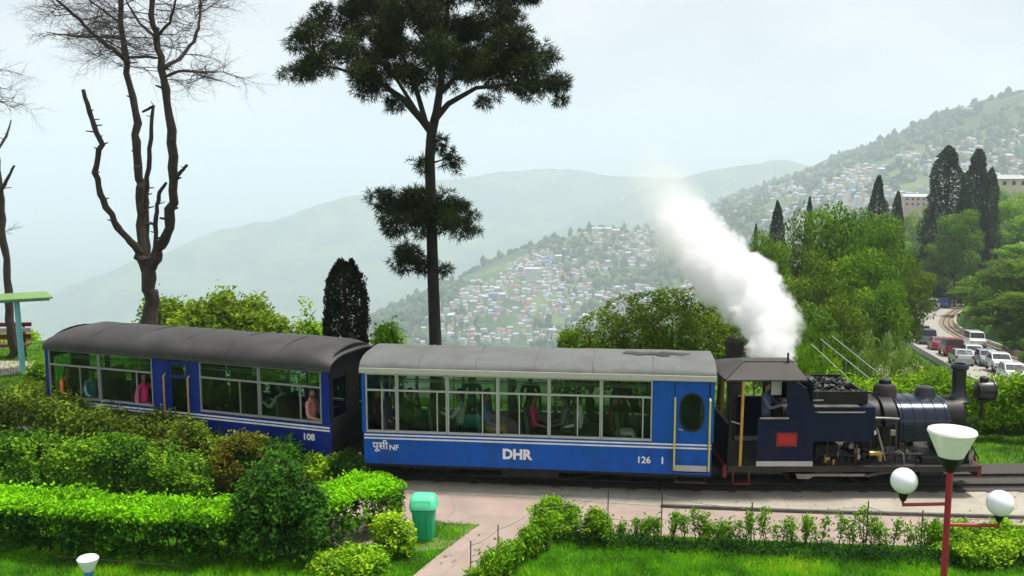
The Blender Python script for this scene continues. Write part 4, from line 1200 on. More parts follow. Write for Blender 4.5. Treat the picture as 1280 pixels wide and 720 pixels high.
# ------------------------------------------------------------------ people
def person(loc, rz, shirt, trousers, label, cat="person", pose="sit", skin=(0.30, 0.17, 0.105), hair="short", look=0.0, arm="lap", group=None, sleeves=True, scale=1.0):
    """one continuous skinned body; +x is forward"""
    V, E, RD, TG = [], [], [], []
    def v(p, r_): V.append(Vector(p)); RD.append(r_); return len(V) - 1
    def e(a, b, t): E.append((a, b)); TG.append(t)
    sit = pose == "sit"
    hz = 0.0 if sit else 0.88                       # hips: origin at the seat / feet on the floor
    hip = v((0, 0, hz + 0.09), 0.135)
    wst = v((0.01, 0, hz + 0.26), 0.120); e(hip, wst, 'shirt')
    cst = v((0.015, 0, hz + 0.42), 0.135); e(wst, cst, 'shirt')
    shl = v((0.01, 0, hz + 0.53), 0.105); e(cst, shl, 'shirt')
    nk = v((0.02, 0, hz + 0.605), 0.052); e(shl, nk, 'skin')
    c, s = math.cos(look), math.sin(look)
    def hd(x, y, z): return (0.03 + x * c - y * s, x * s + y * c, hz + z)
    jaw = v(hd(0.02, 0, 0.67), 0.066); e(nk, jaw, 'skin')
    brow = v(hd(0.005, 0, 0.755), 0.083); e(jaw, brow, 'skin')
    top = v(hd(-0.005, 0, 0.815), 0.066); e(brow, top, 'skin')
    nose = v(hd(0.098, 0, 0.722), 0.012); e(jaw, nose, 'skin')
    for sd in (-1, 1):
        sh = v((0.0, sd * 0.165, hz + 0.515), 0.058); e(shl, sh, 'shirt')
        if arm == "lap": el, wr = (0.06, sd * 0.235, hz + 0.24), (0.27, sd * 0.15, hz + 0.17)
        elif arm == "raise" and sd == 1: el, wr = (0.20, sd * 0.25, hz + 0.36), (0.16, sd * 0.14, hz + 0.62)
        elif arm == "sill": el, wr = (0.08, sd * 0.27, hz + 0.30), (0.25, sd * 0.30, hz + 0.36)
        elif arm == "reach": el, wr = (0.15, sd * 0.23, hz + 0.30), (0.36, sd * 0.16, hz + 0.38)
        else: el, wr = (-0.02, sd * 0.225, hz + 0.25), (0.05, sd * 0.23, hz + 0.02)
        a1 = v(el, 0.042); e(sh, a1, 'shirt')
        a2 = v(wr, 0.029); e(a1, a2, 'shirt' if sleeves else 'skin')
        d = (Vector(wr) - Vector(el)).normalized()
        side = d.cross(Vector((0, 0, 1))); side = side.normalized() if side.length > 0.1 else Vector((1, 0, 0))
        pm_ = v(Vector(wr) + d * 0.075, 0.032); e(a2, pm_, 'skin')
        nrm_ = side.cross(d)
        for k, (off, ln) in enumerate(((-0.027, 0.062), (-0.009, 0.075), (0.009, 0.078), (0.027, 0.068))):
            f1 = v(Vector(wr) + d * 0.11 + side * off, 0.0095); e(pm_, f1, 'skin')
            f2 = v(Vector(wr) + d * (0.11 + ln * 0.6) + side * off - nrm_ * 0.02, 0.0085); e(f1, f2, 'skin')
        th = v(Vector(wr) + d * 0.06 + side * 0.048 * -sd, 0.011); e(pm_, th, 'skin')
        th2 = v(Vector(wr) + d * 0.095 + side * 0.06 * -sd - nrm_ * 0.015, 0.0095); e(th, th2, 'skin')
        hp = v((0.02, sd * 0.085, hz + 0.06), 0.088); e(hip, hp, 'trousers')
        if sit: kn, an, to = (0.43, sd * 0.11, 0.07), (0.42, sd * 0.11, -0.33), (0.56, sd * 0.12, -0.385)
        else: kn, an, to = (0.02, sd * 0.10, 0.47), (0.0, sd * 0.105, 0.09), (0.14, sd * 0.12, 0.03)
        k1 = v(kn, 0.058); e(hp, k1, 'trousers')
        k2 = v(an, 0.042); e(k1, k2, 'trousers')
        k3 = v(to, 0.034); e(k2, k3, 'shoe')
    me = bpy.data.meshes.new("body_source")
    me.from_pydata([p * scale for p in V], E, [])
    src = bpy.data.objects.new("body_source", me); COL.objects.link(src)
    sk = src.modifiers.new("skin", 'SKIN'); sk.use_smooth_shade = True; sk.branch_smoothing = 0.6
    lay = me.skin_vertices[0].data
    for i, q in enumerate(lay):
        q.radius = (RD[i] * scale, RD[i] * scale); q.use_root = (i == hip)
    lay[cst].radius = (0.115 * scale, 0.165 * scale); lay[wst].radius = (0.10 * scale, 0.14 * scale); lay[shl].radius = (0.08 * scale, 0.125 * scale)
    ss = src.modifiers.new("sub", 'SUBSURF'); ss.levels = 1; ss.render_levels = 1
    dg = bpy.context.evaluated_depsgraph_get()
    bm_ = bpy.data.meshes.new_from_object(src.evaluated_get(dg))
    bpy.data.objects.remove(src, do_unlink=True)
    def cm(prefix, col, rgh=0.75):
        return mat(f"{prefix}_{int(col[0]*999)}_{int(col[1]*999)}_{int(col[2]*999)}", col, rgh, var=0.15, scale=9)
    mats_ = dict(skin=cm("skin", skin, 0.5), shirt=cm("cloth", shirt), trousers=cm("cloth", trousers), shoe=M['black'])
    keys = list(mats_)
    bm_.materials.clear()
    for k in keys: bm_.materials.append(mats_[k])
    n = len(bm_.polygons)
    cen = np.empty(n * 3); bm_.polygons.foreach_get("center", cen); cen = cen.reshape(-1, 3) / scale
    best = np.full(n, 1e9); idx = np.zeros(n, int)
    for (a, b), t_ in zip(E, TG):
        pa, pb = np.array(V[a]), np.array(V[b]); d = pb - pa
        t = np.clip(((cen - pa) @ d) / max(d @ d, 1e-9), 0, 1)
        dist = np.linalg.norm(cen - pa - t[:, None] * d, axis=1) - 0.5 * (RD[a] + RD[b])
        m_ = dist < best; best[m_] = dist[m_]; idx[m_] = keys.index(t_)
    bm_.polygons.foreach_set("material_index", idx.astype(np.int32))
    bm_.polygons.foreach_set("use_smooth", np.ones(n, bool))
    bm_.name = "body"
    root = empty("person", loc, rz, label, cat, group)
    bo_ = link("body", bm_, root)
    # hair: a cap over the crown, longer at the back for long hair
    hm = MB(); prof = []
    for i in range(9):
        for k in range(14):
            a = 2 * math.pi * k / 14
            ph_ = (0.02 + 0.62 * i / 8) * math.pi * (0.70 if math.cos(a) > 0.35 else 1.0)
            if hair == "long" and math.cos(a) < 0.0 and i > 5: drop = -0.07 * (i - 5)
            else: drop = 0
            r_ = 0.098
            prof.append(hd(-0.008 + r_ * math.sin(ph_) * math.cos(a), r_ * 0.93 * math.sin(ph_) * math.sin(a), 0.765 + 0.108 * math.cos(ph_) + drop))
    fs = [(i * 14 + k, i * 14 + (k + 1) % 14, (i + 1) * 14 + (k + 1) % 14, (i + 1) * 14 + k) for i in range(8) for k in range(14)] + [tuple(range(13, -1, -1))]
    hm.add([tuple(q * scale for q in p) for p in prof], fs); hm.build("hair", M['hair'], root, True)
    ey = MB()
    for sd in (-1, 1): ey.ball(tuple(q * scale for q in hd(0.082, sd * 0.031, 0.745)), 0.010 * scale, 6)
    ey.build("eyes", M['eye'], root, True)
    return root

def at(coach, x, y, z):
    h = coach.rotation_euler.z
    return (coach.location.x + x * math.cos(h) - y * math.sin(h), coach.location.y + x * math.sin(h) + y * math.cos(h), z)

def rider(coach, A, B, px, y, label, shirt, trousers=(0.03, 0.03, 0.04), turn=0.0, pose="sit", **kw):
    h = coach.rotation_euler.z; lo, hi = -4.5, 4.5
    for _ in range(40):                     # the place on the seat row that lies behind the photo column
        m = (lo + hi) / 2
        w = at(coach, m, y, 0)
        if 640 + F * w[0] / (w[1] * math.cos(PITCH) + (CAM_H - 1.6) * math.sin(PITCH)) < px: lo = m
        else: hi = m
    x = lo
    z = 0.60 + (0.45 if pose == "sit" else 0.0)
    return person(at(coach, x, y, z), coach.rotation_euler.z + turn, shirt, trousers, label, pose=pose, **kw)

PI = math.pi
rider(c126, A126, B126, 470, -0.50, "passenger in dark plum top behind the end window of the bright blue coach", (0.10, 0.02, 0.05), hair="long", look=-0.6)
rider(c126, A126, B126, 511, -0.58, "passenger in black top resting chin on hand at a coach window", (0.012, 0.012, 0.014), look=-0.9, arm="raise", skin=(0.36, 0.19, 0.12))
rider(c126, A126, B126, 576, -0.52, "seated passenger in white and navy top in the bright blue coach", (0.45, 0.46, 0.52), turn=PI, look=0.5, arm="reach")
rider(c126, A126, B126, 590, -0.02, "standing passenger in teal shawl in the aisle of the bright blue coach", (0.02, 0.16, 0.14), pose="stand", turn=-1.3, arm="down", hair="long", scale=0.92)
rider(c126, A126, B126, 606, -0.56, "seated passenger in blue top with yellow trousers at a coach window", (0.05, 0.16, 0.42), trousers=(0.4, 0.32, 0.06), look=-0.4)
rider(c126, A126, B126, 640, 0.45, "passenger in grey top on the far side of the bright blue coach", (0.12, 0.12, 0.13), look=-1.0)
rider(c126, A126, B126, 666, -0.60, "passenger in hot pink top at a window of the bright blue coach", (0.72, 0.03, 0.22), look=-0.6, hair="long", sleeves=False)
rider(c126, A126, B126, 663, 0.10, "standing passenger in black behind the pink passenger", (0.012, 0.012, 0.012), pose="stand", turn=-1.6, arm="down", scale=0.92)
rider(c126, A126, B126, 708, -0.50, "passenger in striped grey top in the bright blue coach", (0.20, 0.20, 0.21), turn=PI)
rider(c126, A126, B126, 724, -0.58, "passenger in white shirt leaning at a window of the bright blue coach", (0.78, 0.78, 0.80), turn=PI, look=0.8)
rider(c126, A126, B126, 737, 0.42, "passenger in bottle green top on the far side of the bright blue coach", (0.015, 0.07, 0.045), look=-1.0)
rider(c126, A126, B126, 766, -0.60, "passenger in maroon top holding white cloth at a coach window", (0.13, 0.01, 0.03), trousers=(0.6, 0.55, 0.55), look=-0.7, arm="raise", hair="long")
rider(c126, A126, B126, 778, 0.05, "standing passenger in dark grey coat near the coach door", (0.05, 0.05, 0.055), pose="stand", turn=-1.5, arm="down", scale=0.92)
rider(c108, A108, B108, 84, -0.76, "passenger in orange top at the rear window of the navy coach", (0.65, 0.17, 0.03), look=-0.8, hair="long", skin=(0.36, 0.2, 0.12))
rider(c108, A108, B108, 114, -0.74, "passenger in light blue shirt at a window of the navy coach", (0.10, 0.30, 0.42), look=-1.0, skin=(0.36, 0.2, 0.12))
rider(c108, A108, B108, 179, -0.72, "passenger in hot pink top holding up a phone in the navy coach", (0.72, 0.03, 0.16), look=-0.9, arm="raise", sleeves=False, hair="long", skin=(0.36, 0.2, 0.12))
rider(c108, A108, B108, 262, -0.55, "passenger in dark red top behind the door of the navy coach", (0.16, 0.03, 0.03), look=-0.8)
rider(c108, A108, B108, 352, -0.52, "passenger in pale sage top in the navy coach", (0.42, 0.46, 0.36), turn=PI, look=0.7, arm="reach")
rider(c108, A108, B108, 389, -0.72, "passenger in peach top at the last window of the navy coach", (0.46, 0.20, 0.16), look=-0.7, skin=(0.36, 0.2, 0.12))
person((LOCO_X0 + lx(964, 500), LOCO_Y - 0.55, 0.556), -0.6, (0.07, 0.09, 0.14), (0.03, 0.035, 0.05), "engine driver in grey blue shirt standing in the open cab", pose="stand", arm="reach", scale=0.98)


# ------------------------------------------------------------------ vegetation builders
def sphere_dirs(n, r=rng):
    d = r.normal(size=(n, 3)); return unit(d)

def clump_points(n, centres, radii, r=rng, shell=0.55):
    """n points spread over ellipsoidal clumps, denser towards each clump's skin"""
    k = r.integers(0, len(centres), n) if len(centres) > 1 else np.zeros(n, int)
    vol = np.prod(radii, axis=1) ** (0.72); k = r.choice(len(centres), n, p=vol / vol.sum())
    d = sphere_dirs(n, r)
    rad = shell + (1 - shell) * r.random(n) ** 0.6
    rad = np.where(r.random(n) < 0.08, rad * 1.18, rad)
    return centres[k] + d * radii[k] * rad[:, None], d, k

def crown_clumps(kind, w, h, n, r):
    """clump centres for a crown of width w and height h whose lowest leaves start at z = 0"""
    C, S = [], []
    for i in range(n):
        if kind == "broad":
            a = r.random() * 2 * math.pi; q = r.random() ** 0.5; zz = r.random()
            prof = math.sin(math.pi * (0.12 + 0.80 * zz)) ** 0.7
            C.append((q * prof * w * 0.42 * math.cos(a), q * prof * w * 0.42 * math.sin(a), h * (0.12 + 0.80 * zz)))
            s = w * (0.10 + 0.10 * r.random()); S.append((s, s, s * 0.62))
        elif kind == "cone":
            zz = r.random() ** 0.85; prof = (1 - zz) ** 0.75 * (0.7 + 0.45 * r.random()); a = r.random() * 2 * math.pi
            q = 0.5 + 0.5 * r.random()
            C.append((q * prof * w * 0.42 * math.cos(a), q * prof * w * 0.42 * math.sin(a), h * (0.02 + 0.95 * zz)))
            s = w * (0.08 + 0.09 * r.random()) * (0.5 + 0.6 * (1 - zz)); S.append((s, s, s * 0.9))
        else:   # dome: a rounded shrub that reaches the ground
            a = r.random() * 2 * math.pi; zz = r.random(); q = r.random() ** 0.4
            prof = math.sqrt(max(0.02, 1 - (zz * 0.95) ** 2.2))
            C.append((q * prof * w * 0.40 * math.cos(a), q * prof * w * 0.40 * math.sin(a), h * (0.05 + 0.80 * zz)))
            s = w * (0.10 + 0.08 * r.random()); S.append((s, s, s * 0.75))
    return np.array(C), np.array(S)

TREE_MESH = {}
def tree_meshes(key, kind, w, h, trunk_h, n_clump, n_leaf, leaf, material, bark, seed, aspect=0.5, limbs=7, tr=0.12):
    if key in TREE_MESH: return TREE_MESH[key]
    r = np.random.default_rng(seed)
    C, S = crown_clumps(kind, w, h, n_clump, r)
    C[:, 2] += trunk_h
    if kind == "cone":      # dense drooping sprays over a lumpy cone
        zz = r.random(n_leaf) ** 1.15
        a = r.random(n_leaf) * 6.283
        lump = fbm(a * 1.6 + seed, zz * 9, 4, seed)
        rad = np.interp(zz, [0, .12, .5, .8, .94, 1], [.7, 1, .9, .62, .34, .06]) * w / 2 * (0.86 + 0.62 * lump) * (0.66 + 0.34 * r.random(n_leaf) ** 0.5)
        pts = np.stack([rad * np.cos(a), rad * np.sin(a), trunk_h + zz * h * (1 + 0.02 * lump)], axis=1)
        d = np.stack([np.cos(a), np.sin(a), np.full(n_leaf, -0.25)], axis=1)
        V = leaf_quads(pts, leaf, 0.2, aspect, d, r)
        tint = 0.35 + 0.8 * lump + 0.2 * r.random(n_leaf)
    else:
        pts, d, k = clump_points(n_leaf, C, S, r)
        V = leaf_quads(pts, leaf, 0.45, aspect, d, r)
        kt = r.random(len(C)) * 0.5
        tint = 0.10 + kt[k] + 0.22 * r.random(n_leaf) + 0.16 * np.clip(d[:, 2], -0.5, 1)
    cm_ = quads_mesh("crown", V, tint, material)
    mb = MB()
    top = trunk_h + h * (0.92 if kind == "cone" else 0.7)
    bend = r.normal(size=2) * w * 0.04
    tp = [(0, 0, -0.6), (0, 0, 0.0), (bend[0] * 0.5, bend[1] * 0.5, top * 0.4), (bend[0], bend[1], top * 0.75), (bend[0] * 1.2, bend[1] * 1.2, top)]
    mb.tube(tp, [tr * 1.3, tr * 1.1, tr * 0.8, tr * 0.5, tr * 0.12], 8)
    for i in r.choice(len(C), min(limbs, len(C)), replace=False):
        z0 = max(trunk_h * 0.6, min(C[i][2] * 0.75, top * 0.8))
        b0 = np.array([bend[0] * z0 / top, bend[1] * z0 / top, z0])
        m_ = (b0 + C[i]) / 2 + np.array([0, 0, -0.04 * w])
        mb.tube([tuple(b0), tuple(m_), tuple(C[i])], [tr * 0.42, tr * 0.28, tr * 0.08], 6)
    tm = mb.mesh("trunk", bark, True)
    TREE_MESH[key] = (cm_, tm)
    return TREE_MESH[key]

def place_tree(name, meshes, loc, scale, rz, label, cat, group=None):
    e = empty(name, loc, rz, label, cat, group)
    e.scale = scale if hasattr(scale, '__len__') else (scale,) * 3
    link("crown", meshes[0], e); link("trunk", meshes[1], e)
    return e

def bush(name, loc, w, d, h, n, leaf, material, label, cat="bush", group=None, seed=1, n_clump=26, lift=0.0, aspect=0.55, shell=0.72, tight=0.0, stem=True):
    """a rounded shrub: leaves over a lumpy dome plus a few stems"""
    r = np.random.default_rng(seed)
    u = sphere_dirs(n, r)
    u[:, 2] = np.where(u[:, 2] < -0.35, -u[:, 2], u[:, 2])
    lump = vnoise3(u * 2.1 + seed * 3.1, seed) * 0.55 + vnoise3(u * 4.6 + seed, seed + 5) * 0.45
    rad = (0.80 + (0.85 - 0.6 * tight) * (lump - 0.45)) * (shell + (1 - shell) * r.random(n) ** 0.5)
    rad = np.where(r.random(n) < 0.07, rad * (1.02 + 0.16 * r.random(n)), rad)
    pts = u * rad[:, None] * np.array([w / 2 * 1.12, d / 2 * 1.12, h * 0.68])
    pts[:, 2] += h * 0.36 + lift
    pts[:, 2] = np.maximum(pts[:, 2], 0.02 + 0.08 * r.random(n))
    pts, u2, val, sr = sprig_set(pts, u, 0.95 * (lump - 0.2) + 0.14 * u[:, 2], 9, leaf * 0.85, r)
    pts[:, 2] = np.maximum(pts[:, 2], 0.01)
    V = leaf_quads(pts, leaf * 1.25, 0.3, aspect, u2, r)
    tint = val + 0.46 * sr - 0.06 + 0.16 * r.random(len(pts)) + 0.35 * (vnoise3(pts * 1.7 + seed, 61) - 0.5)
    # a few dry brown leaves among the green
    e = empty(name, loc, 0, label, cat, group)
    link("foliage", quads_mesh("foliage", V, tint, material), e)
    nd = max(20, n // 70)
    ud = unit(r.normal(size=(nd, 3)) + np.array([0, 0, 0.4])); pd = ud * np.array([w / 2, d / 2, h * 0.6]) * (0.72 + 0.22 * r.random((nd, 1))); pd[:, 2] = np.maximum(0.03, pd[:, 2] + h * 0.36)
    tag(link("dry_leaves", quads_mesh("dry_leaves", leaf_quads(pd, leaf * 1.1, 0.3, 0.5, ud, r), r.random(nd), L['dry']), e), kind="stuff")
    nt = max(16, n // 110)
    ut = unit(r.normal(size=(nt, 3)) * 0.7 + np.array([0, 0, 0.9])); pt_ = ut * np.array([w / 2, d / 2, h * 0.62]) * (0.84 + 0.16 * r.random((nt, 1))); pt_[:, 2] = np.maximum(0.05, pt_[:, 2] + h * 0.36)
    tag(link("twig", quads_mesh("twig", leaf_quads(pt_, leaf * 3.2, 0.0, 0.07, ut, r), r.random(nt) * 0.5, L['dry']), e), kind="stuff")
    if stem:
        mb = MB()
        for k in range(6):
            a = r.random() * 6.28; q = 0.3 * r.random() + 0.08
            mb.tube([(q * 0.25 * w * math.cos(a), q * 0.25 * d * math.sin(a), -0.05), (q * w * 0.6 * math.cos(a), q * d * 0.6 * math.sin(a), h * 0.35 + lift), (q * w * math.cos(a), q * d * math.sin(a), h * 0.7 + lift)], [0.03, 0.02, 0.008], 6)
        mb.build("stem", M['bark'], e)
    return e

def hedge(name, line, width, height, n, leaf, material, label, seed, young=0.0, top_jit=0.05, hfun=None, skirt=0.15, group=None, stems=40, thin=0.0):
    """a clipped hedge along a ground line; young: share of fresh pale shoots on its clipped top"""
    r = np.random.default_rng(seed)
    line = [Vector((p[0], p[1], 0)) for p in line]
    seg = [(b - a).length for a, b in zip(line[:-1], line[1:])]
    tot = sum(seg); cum = np.concatenate([[0], np.cumsum(seg)])
    s = r.random(n) * tot
    lx_ = np.interp(s, cum, [p.x for p in line]); ly_ = np.interp(s, cum, [p.y for p in line])
    eps = 0.05
    tx = np.interp(np.minimum(s + eps, tot), cum, [p.x for p in line]) - np.interp(np.maximum(s - eps, 0), cum, [p.x for p in line])
    ty = np.interp(np.minimum(s + eps, tot), cum, [p.y for p in line]) - np.interp(np.maximum(s - eps, 0), cum, [p.y for p in line])
    q = np.hypot(tx, ty); tx /= q; ty /= q
    nx, ny = -ty, tx
    hh = height * (np.ones(n) if hfun is None else hfun(s / tot))
    # position round the section: mostly skin (top and sides), some fill
    a = r.random(n) * math.pi
    ca, sa = np.cos(a), np.sin(a)
    ex = 0.42
    yy = np.sign(ca) * np.abs(ca) ** ex; zz = np.abs(sa) ** ex
    side_pick = r.random(n) < 0.35
    zz = np.where(side_pick, r.random(n) ** 0.8, zz); yy = np.where(side_pick, np.sign(ca) * (0.9 + 0.1 * r.random(n)), yy)
    shr = 0.72 + 0.28 * r.random(n) ** 0.55
    lump = fbm(s * 1.3 + seed, yy * 0.7 + zz * 1.3 + seed, 4, seed)
    yy = yy * shr * (1 + 0.22 * lump); zz = np.minimum(zz * (0.82 + 0.18 * shr), 1.0) * (1 + 0.11 * lump)
    endf = np.minimum(s, tot - s); endk = np.clip(endf / (width * 0.5), 0, 1) ** 0.5
    z = skirt * hh + zz * hh * (1 - skirt)
    z = z * (0.75 + 0.25 * endk) + r.normal(size=n) * top_jit * zz
    pts = np.stack([lx_ + nx * yy * width / 2 * (0.4 + 0.6 * endk), ly_ + ny * yy * width / 2 * (0.4 + 0.6 * endk), GZ + z], axis=1)
    keep = r.random(n) > thin * np.clip(1 - z / (hh * 0.6), 0, 1)
    pts, zk, yk, lk = pts[keep], (z / hh)[keep], yy[keep], lump[keep]
    m_ = len(pts)
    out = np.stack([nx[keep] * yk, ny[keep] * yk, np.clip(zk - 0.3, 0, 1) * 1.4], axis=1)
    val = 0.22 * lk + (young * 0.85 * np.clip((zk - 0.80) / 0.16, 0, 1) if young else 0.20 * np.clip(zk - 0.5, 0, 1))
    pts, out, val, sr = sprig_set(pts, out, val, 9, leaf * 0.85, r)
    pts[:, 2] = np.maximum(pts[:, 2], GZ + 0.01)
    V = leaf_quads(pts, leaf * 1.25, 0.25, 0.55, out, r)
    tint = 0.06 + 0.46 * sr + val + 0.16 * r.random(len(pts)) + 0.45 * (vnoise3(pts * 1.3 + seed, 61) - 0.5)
    e = empty(name, (0, 0, 0), 0, label, "hedge", group)
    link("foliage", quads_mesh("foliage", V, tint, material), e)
    if young:       # upright fresh shoots standing above the clipped top
        ns = int(n * 0.35)
        s2 = r.random(ns) * tot
        x2 = np.interp(s2, cum, [p.x for p in line]); y2 = np.interp(s2, cum, [p.y for p in line])
        off = (r.random(ns) * 2 - 1) * width * 0.47
        i2 = np.searchsorted(cum, s2) - 1; i2 = np.clip(i2, 0, len(seg) - 1)
        dirs = np.array([[(b - a_).x, (b - a_).y] for a_, b in zip(line[:-1], line[1:])]) / np.array(seg)[:, None]
        h2 = height * (np.ones(ns) if hfun is None else hfun(s2 / tot))
        lp = fbm(s2 * 1.3 + seed, 1.3 + off, 4, seed)
        p2 = np.stack([x2 - dirs[i2, 1] * off, y2 + dirs[i2, 0] * off, GZ + h2 * (0.97 + 0.09 * lp - 0.10 * (np.abs(off) / (width * .5)) ** 4) + r.random(ns) * 0.06], axis=1)
        V2 = leaf_quads(p2, leaf * 0.95, 0.1, 0.5, np.tile([0, 0, 1.0], (ns, 1)), r)
        link("new_shoots", quads_mesh("new_shoots", V2, 0.74 + 0.26 * r.random(ns), material), e)
    mb = MB()
    for k in range(stems):
        q = (k + 0.5 * r.random()) / stems * tot
        x_, y_ = np.interp(q, cum, [p.x for p in line]), np.interp(q, cum, [p.y for p in line])
        j = r.normal(size=4) * width * 0.16
        mb.tube([(x_ + j[0], y_ + j[1], GZ - 0.05), (x_ + j[0] * 0.8, y_ + j[1] * 0.6, GZ + height * 0.4), (x_ + j[2], y_ + j[3], GZ + height * 0.8)], [0.018, 0.014, 0.006], 5)
    tag(mb.build("stem", M['bark'], e), kind="stuff")
    return e

def sprig_set(pts, dirs, val, k, spread, r):
    """gathers leaves into sprigs: k leaves round each picked point, sharing its value"""
    hole = vnoise3(pts * 3.4 + 11.3, 41) * 0.6 + vnoise3(pts * 8.0, 43) * 0.4        # gaps where the leaves are thin
    pool = np.where(hole > 0.36)[0]
    m = min(len(pts) // k, len(pool))
    pick = r.choice(pool, m, replace=False)
    c = np.repeat(pts[pick], k, axis=0); d = np.repeat(dirs[pick], k, axis=0)
    c = c + r.normal(size=c.shape) * spread + d * (r.random((len(c), 1)) - 0.35) * spread * 2.2
    d2 = unit(d + r.normal(size=d.shape) * 0.75)
    return c, d2, np.repeat(val[pick], k), np.repeat(r.random(m), k)

# ---- the pine beyond the train
def build_pine():
    D = 26.5
    base = P(545, 420, D); zg = H1(base.x, D)
    root = empty("pine_tree", (base.x, D, zg), 0, "tall dark pine with flat spreading crown behind the bright blue coach", "tree")
    o = root.location
    r = np.random.default_rng(5)
    mb = MB()
    tr = [(545, 470, 0), (544, 420, 0), (541, 340, 0), (539, 260, 0), (537, 200, 0), (540, 160, 0)]
    pts = [tuple(Vector((base.x + 0.03, D, zg - 0.3)) - o)] + [tuple(P(a, b, D + c) - o) for a, b, c in tr[1:]]
    mb.tube(pts, [0.22, 0.175, 0.16, 0.15, 0.145, 0.14], 10)
    limbs = [
        [(540, 165, 0, .13), (528, 150, -.2, .11), (505, 125, -.6, .09), (470, 100, -1.0, .06), (420, 85, -1.3, .035), (375, 80, -1.5, .015)],
        [(540, 165, 0, .14), (546, 140, .3, .12), (552, 100, .5, .10), (556, 55, .6, .08), (560, 0, .6, .06), (562, -60, .5, .02)],
        [(543, 150, 0, .10), (560, 130, .5, .08), (595, 110, 1.2, .06), (640, 105, 1.8, .04), (700, 112, 2.1, .015)],
        [(532, 152, 0, .08), (520, 110, .8, .07), (500, 60, 1.4, .05), (480, 10, 1.8, .03), (470, -30, 2.0, .012)],
        [(548, 120, .2, .07), (580, 85, -.6, .05), (620, 60, -1.4, .035), (665, 50, -2.0, .014)],
        [(520, 138, 0, .06), (490, 90, 1.5, .045), (440, 50, 2.3, .03), (400, 40, 2.8, .012)],
        [(552, 70, .5, .05), (600, 40, 1.5, .035), (640, 15, 2.3, .014)],
        [(552, 100, .5, .05), (540, 70, -1.2, .04), (520, 40, -2.2, .02)],
        [(539, 262, 0, .05), (510, 258, -.3, .035), (475, 262, -.6, .015)], [(539, 268, 0, .05), (570, 262, .3, .03), (592, 265, .5, .012)],
        [(540, 335, 0, .04), (520, 325, -.2, .025), (495, 322, -.3, .01)], [(541, 340, 0, .03), (553, 336, .2, .01)], [(538, 205, 0, .035), (552, 200, .2, .02), (568, 196, .3, .01)], [(538, 268, 0, .04), (530, 255, 1.2, .02)], [(538, 268, 0, .04), (545, 262, -1.2, .02)]]
    for l in limbs: mb.tube([tuple(P(a, b, D + c) - o) for a, b, c, _ in l], [q[3] for q in l], 7)
    mb.build("trunk", M['bark_pine'], root, True)
    cl = [(388, 48, 26, 24, -1.3), (368, 90, 16, 12, -1.5), (400, 78, 26, 20, -1.2), (425, 20, 40, 28, 1.5), (440, 70, 36, 26, -1), (475, 40, 48, 34, 0), (470, 96, 34, 22, -.8), (500, 75, 40, 30, 1.4), (455, 112, 18, 12, -.8),
          (515, 10, 48, 30, -1.2), (540, 60, 44, 30, -2), (560, 30, 50, 34, .8), (585, 85, 40, 24, 1), (600, 40, 44, 34, 1.6), (610, 75, 42, 28, -1), (625, 15, 34, 22, 2), (645, 55, 36, 28, -1.6), (640, 100, 36, 18, 1.8), (672, 75, 32, 26, -1.8),
          (690, 108, 22, 18, 2.1), (705, 122, 13, 12, 2.1), (665, 112, 26, 14, 1.9), (610, 125, 18, 9, 1.4), (490, 125, 16, 10, -.4), (500, 0, 60, 34, 2), (570, -25, 80, 40, 0), (460, -12, 50, 28, 1), (640, -8, 40, 22, 0), (560, 100, 26, 16, 2.4), (525, 100, 26, 14, -2),
          (478, 252, 16, 16, -.5), (505, 244, 22, 14, -.3), (500, 268, 26, 16, 0), (530, 252, 26, 14, 1.0), (525, 282, 24, 12, -.8), (560, 254, 24, 14, .3), (582, 262, 14, 18, .5), (566, 282, 20, 11, .2), (590, 285, 7, 9, .5), (495, 285, 14, 9, -.4), (545, 270, 26, 12, -1.0),
          (508, 318, 18, 12, -.3), (500, 335, 11, 12, -.2), (522, 330, 13, 10, .1), (553, 338, 6, 5, .2), (560, 196, 9, 10, .3), (566, 208, 9, 9, .3), (552, 178, 8, 10, .2), (528, 205, 7, 10, -.2)]
    Cs, Ss, K = [], [], []
    px2m = D * 1.05 / F
    for (a, b, rx, ry, dz) in cl:
        if b > 170: rx, ry = rx * 1.22, ry * 1.2
        n = max(3, int(rx * ry / 62))
        for k in range(n):
            ang, q = r.random() * 6.28, r.random() ** 0.5 * 0.75
            jx, jy = rx * q * math.cos(ang), ry * q * math.sin(ang) * 0.9
            p = P(a + jx, b + jy, D + dz + r.normal() * rx * px2m * 0.5) - o
            s = (0.15 + 0.13 * r.random()) * (1.0 if rx > 15 else 0.7)
            Cs.append(tuple(p)); Ss.append((s * 1.25, s * 1.25, s * 0.85))
    Cs, Ss = np.array(Cs), np.array(Ss)
    n_t = 19000
    pts, d, k = clump_points(n_t, Cs, Ss, r, 0.25)
    # tufts: a spray of long needles from every point
    reps = 8
    pt = np.repeat(pts, reps, axis=0); dd = unit(np.repeat(d, reps, axis=0) * 0.8 + r.normal(size=(n_t * reps, 3)) * 0.7 + np.array([0, 0, 0.15]))
    Ln = 0.10 + 0.12 * r.random((len(pt), 1)); wd = 0.0085
    sd = unit(np.cross(dd, r.normal(size=dd.shape)))
    tip = pt + dd * Ln + np.array([0, 0, -0.03])
    V = np.stack([pt - sd * wd, pt + sd * wd, tip + sd * wd * 0.5, tip - sd * wd * 0.5], axis=1).reshape(-1, 3)
    kt = r.random(len(Cs)) * 0.55
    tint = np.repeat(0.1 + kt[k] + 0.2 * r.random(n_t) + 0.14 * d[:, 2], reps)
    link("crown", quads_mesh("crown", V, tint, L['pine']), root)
build_pine()

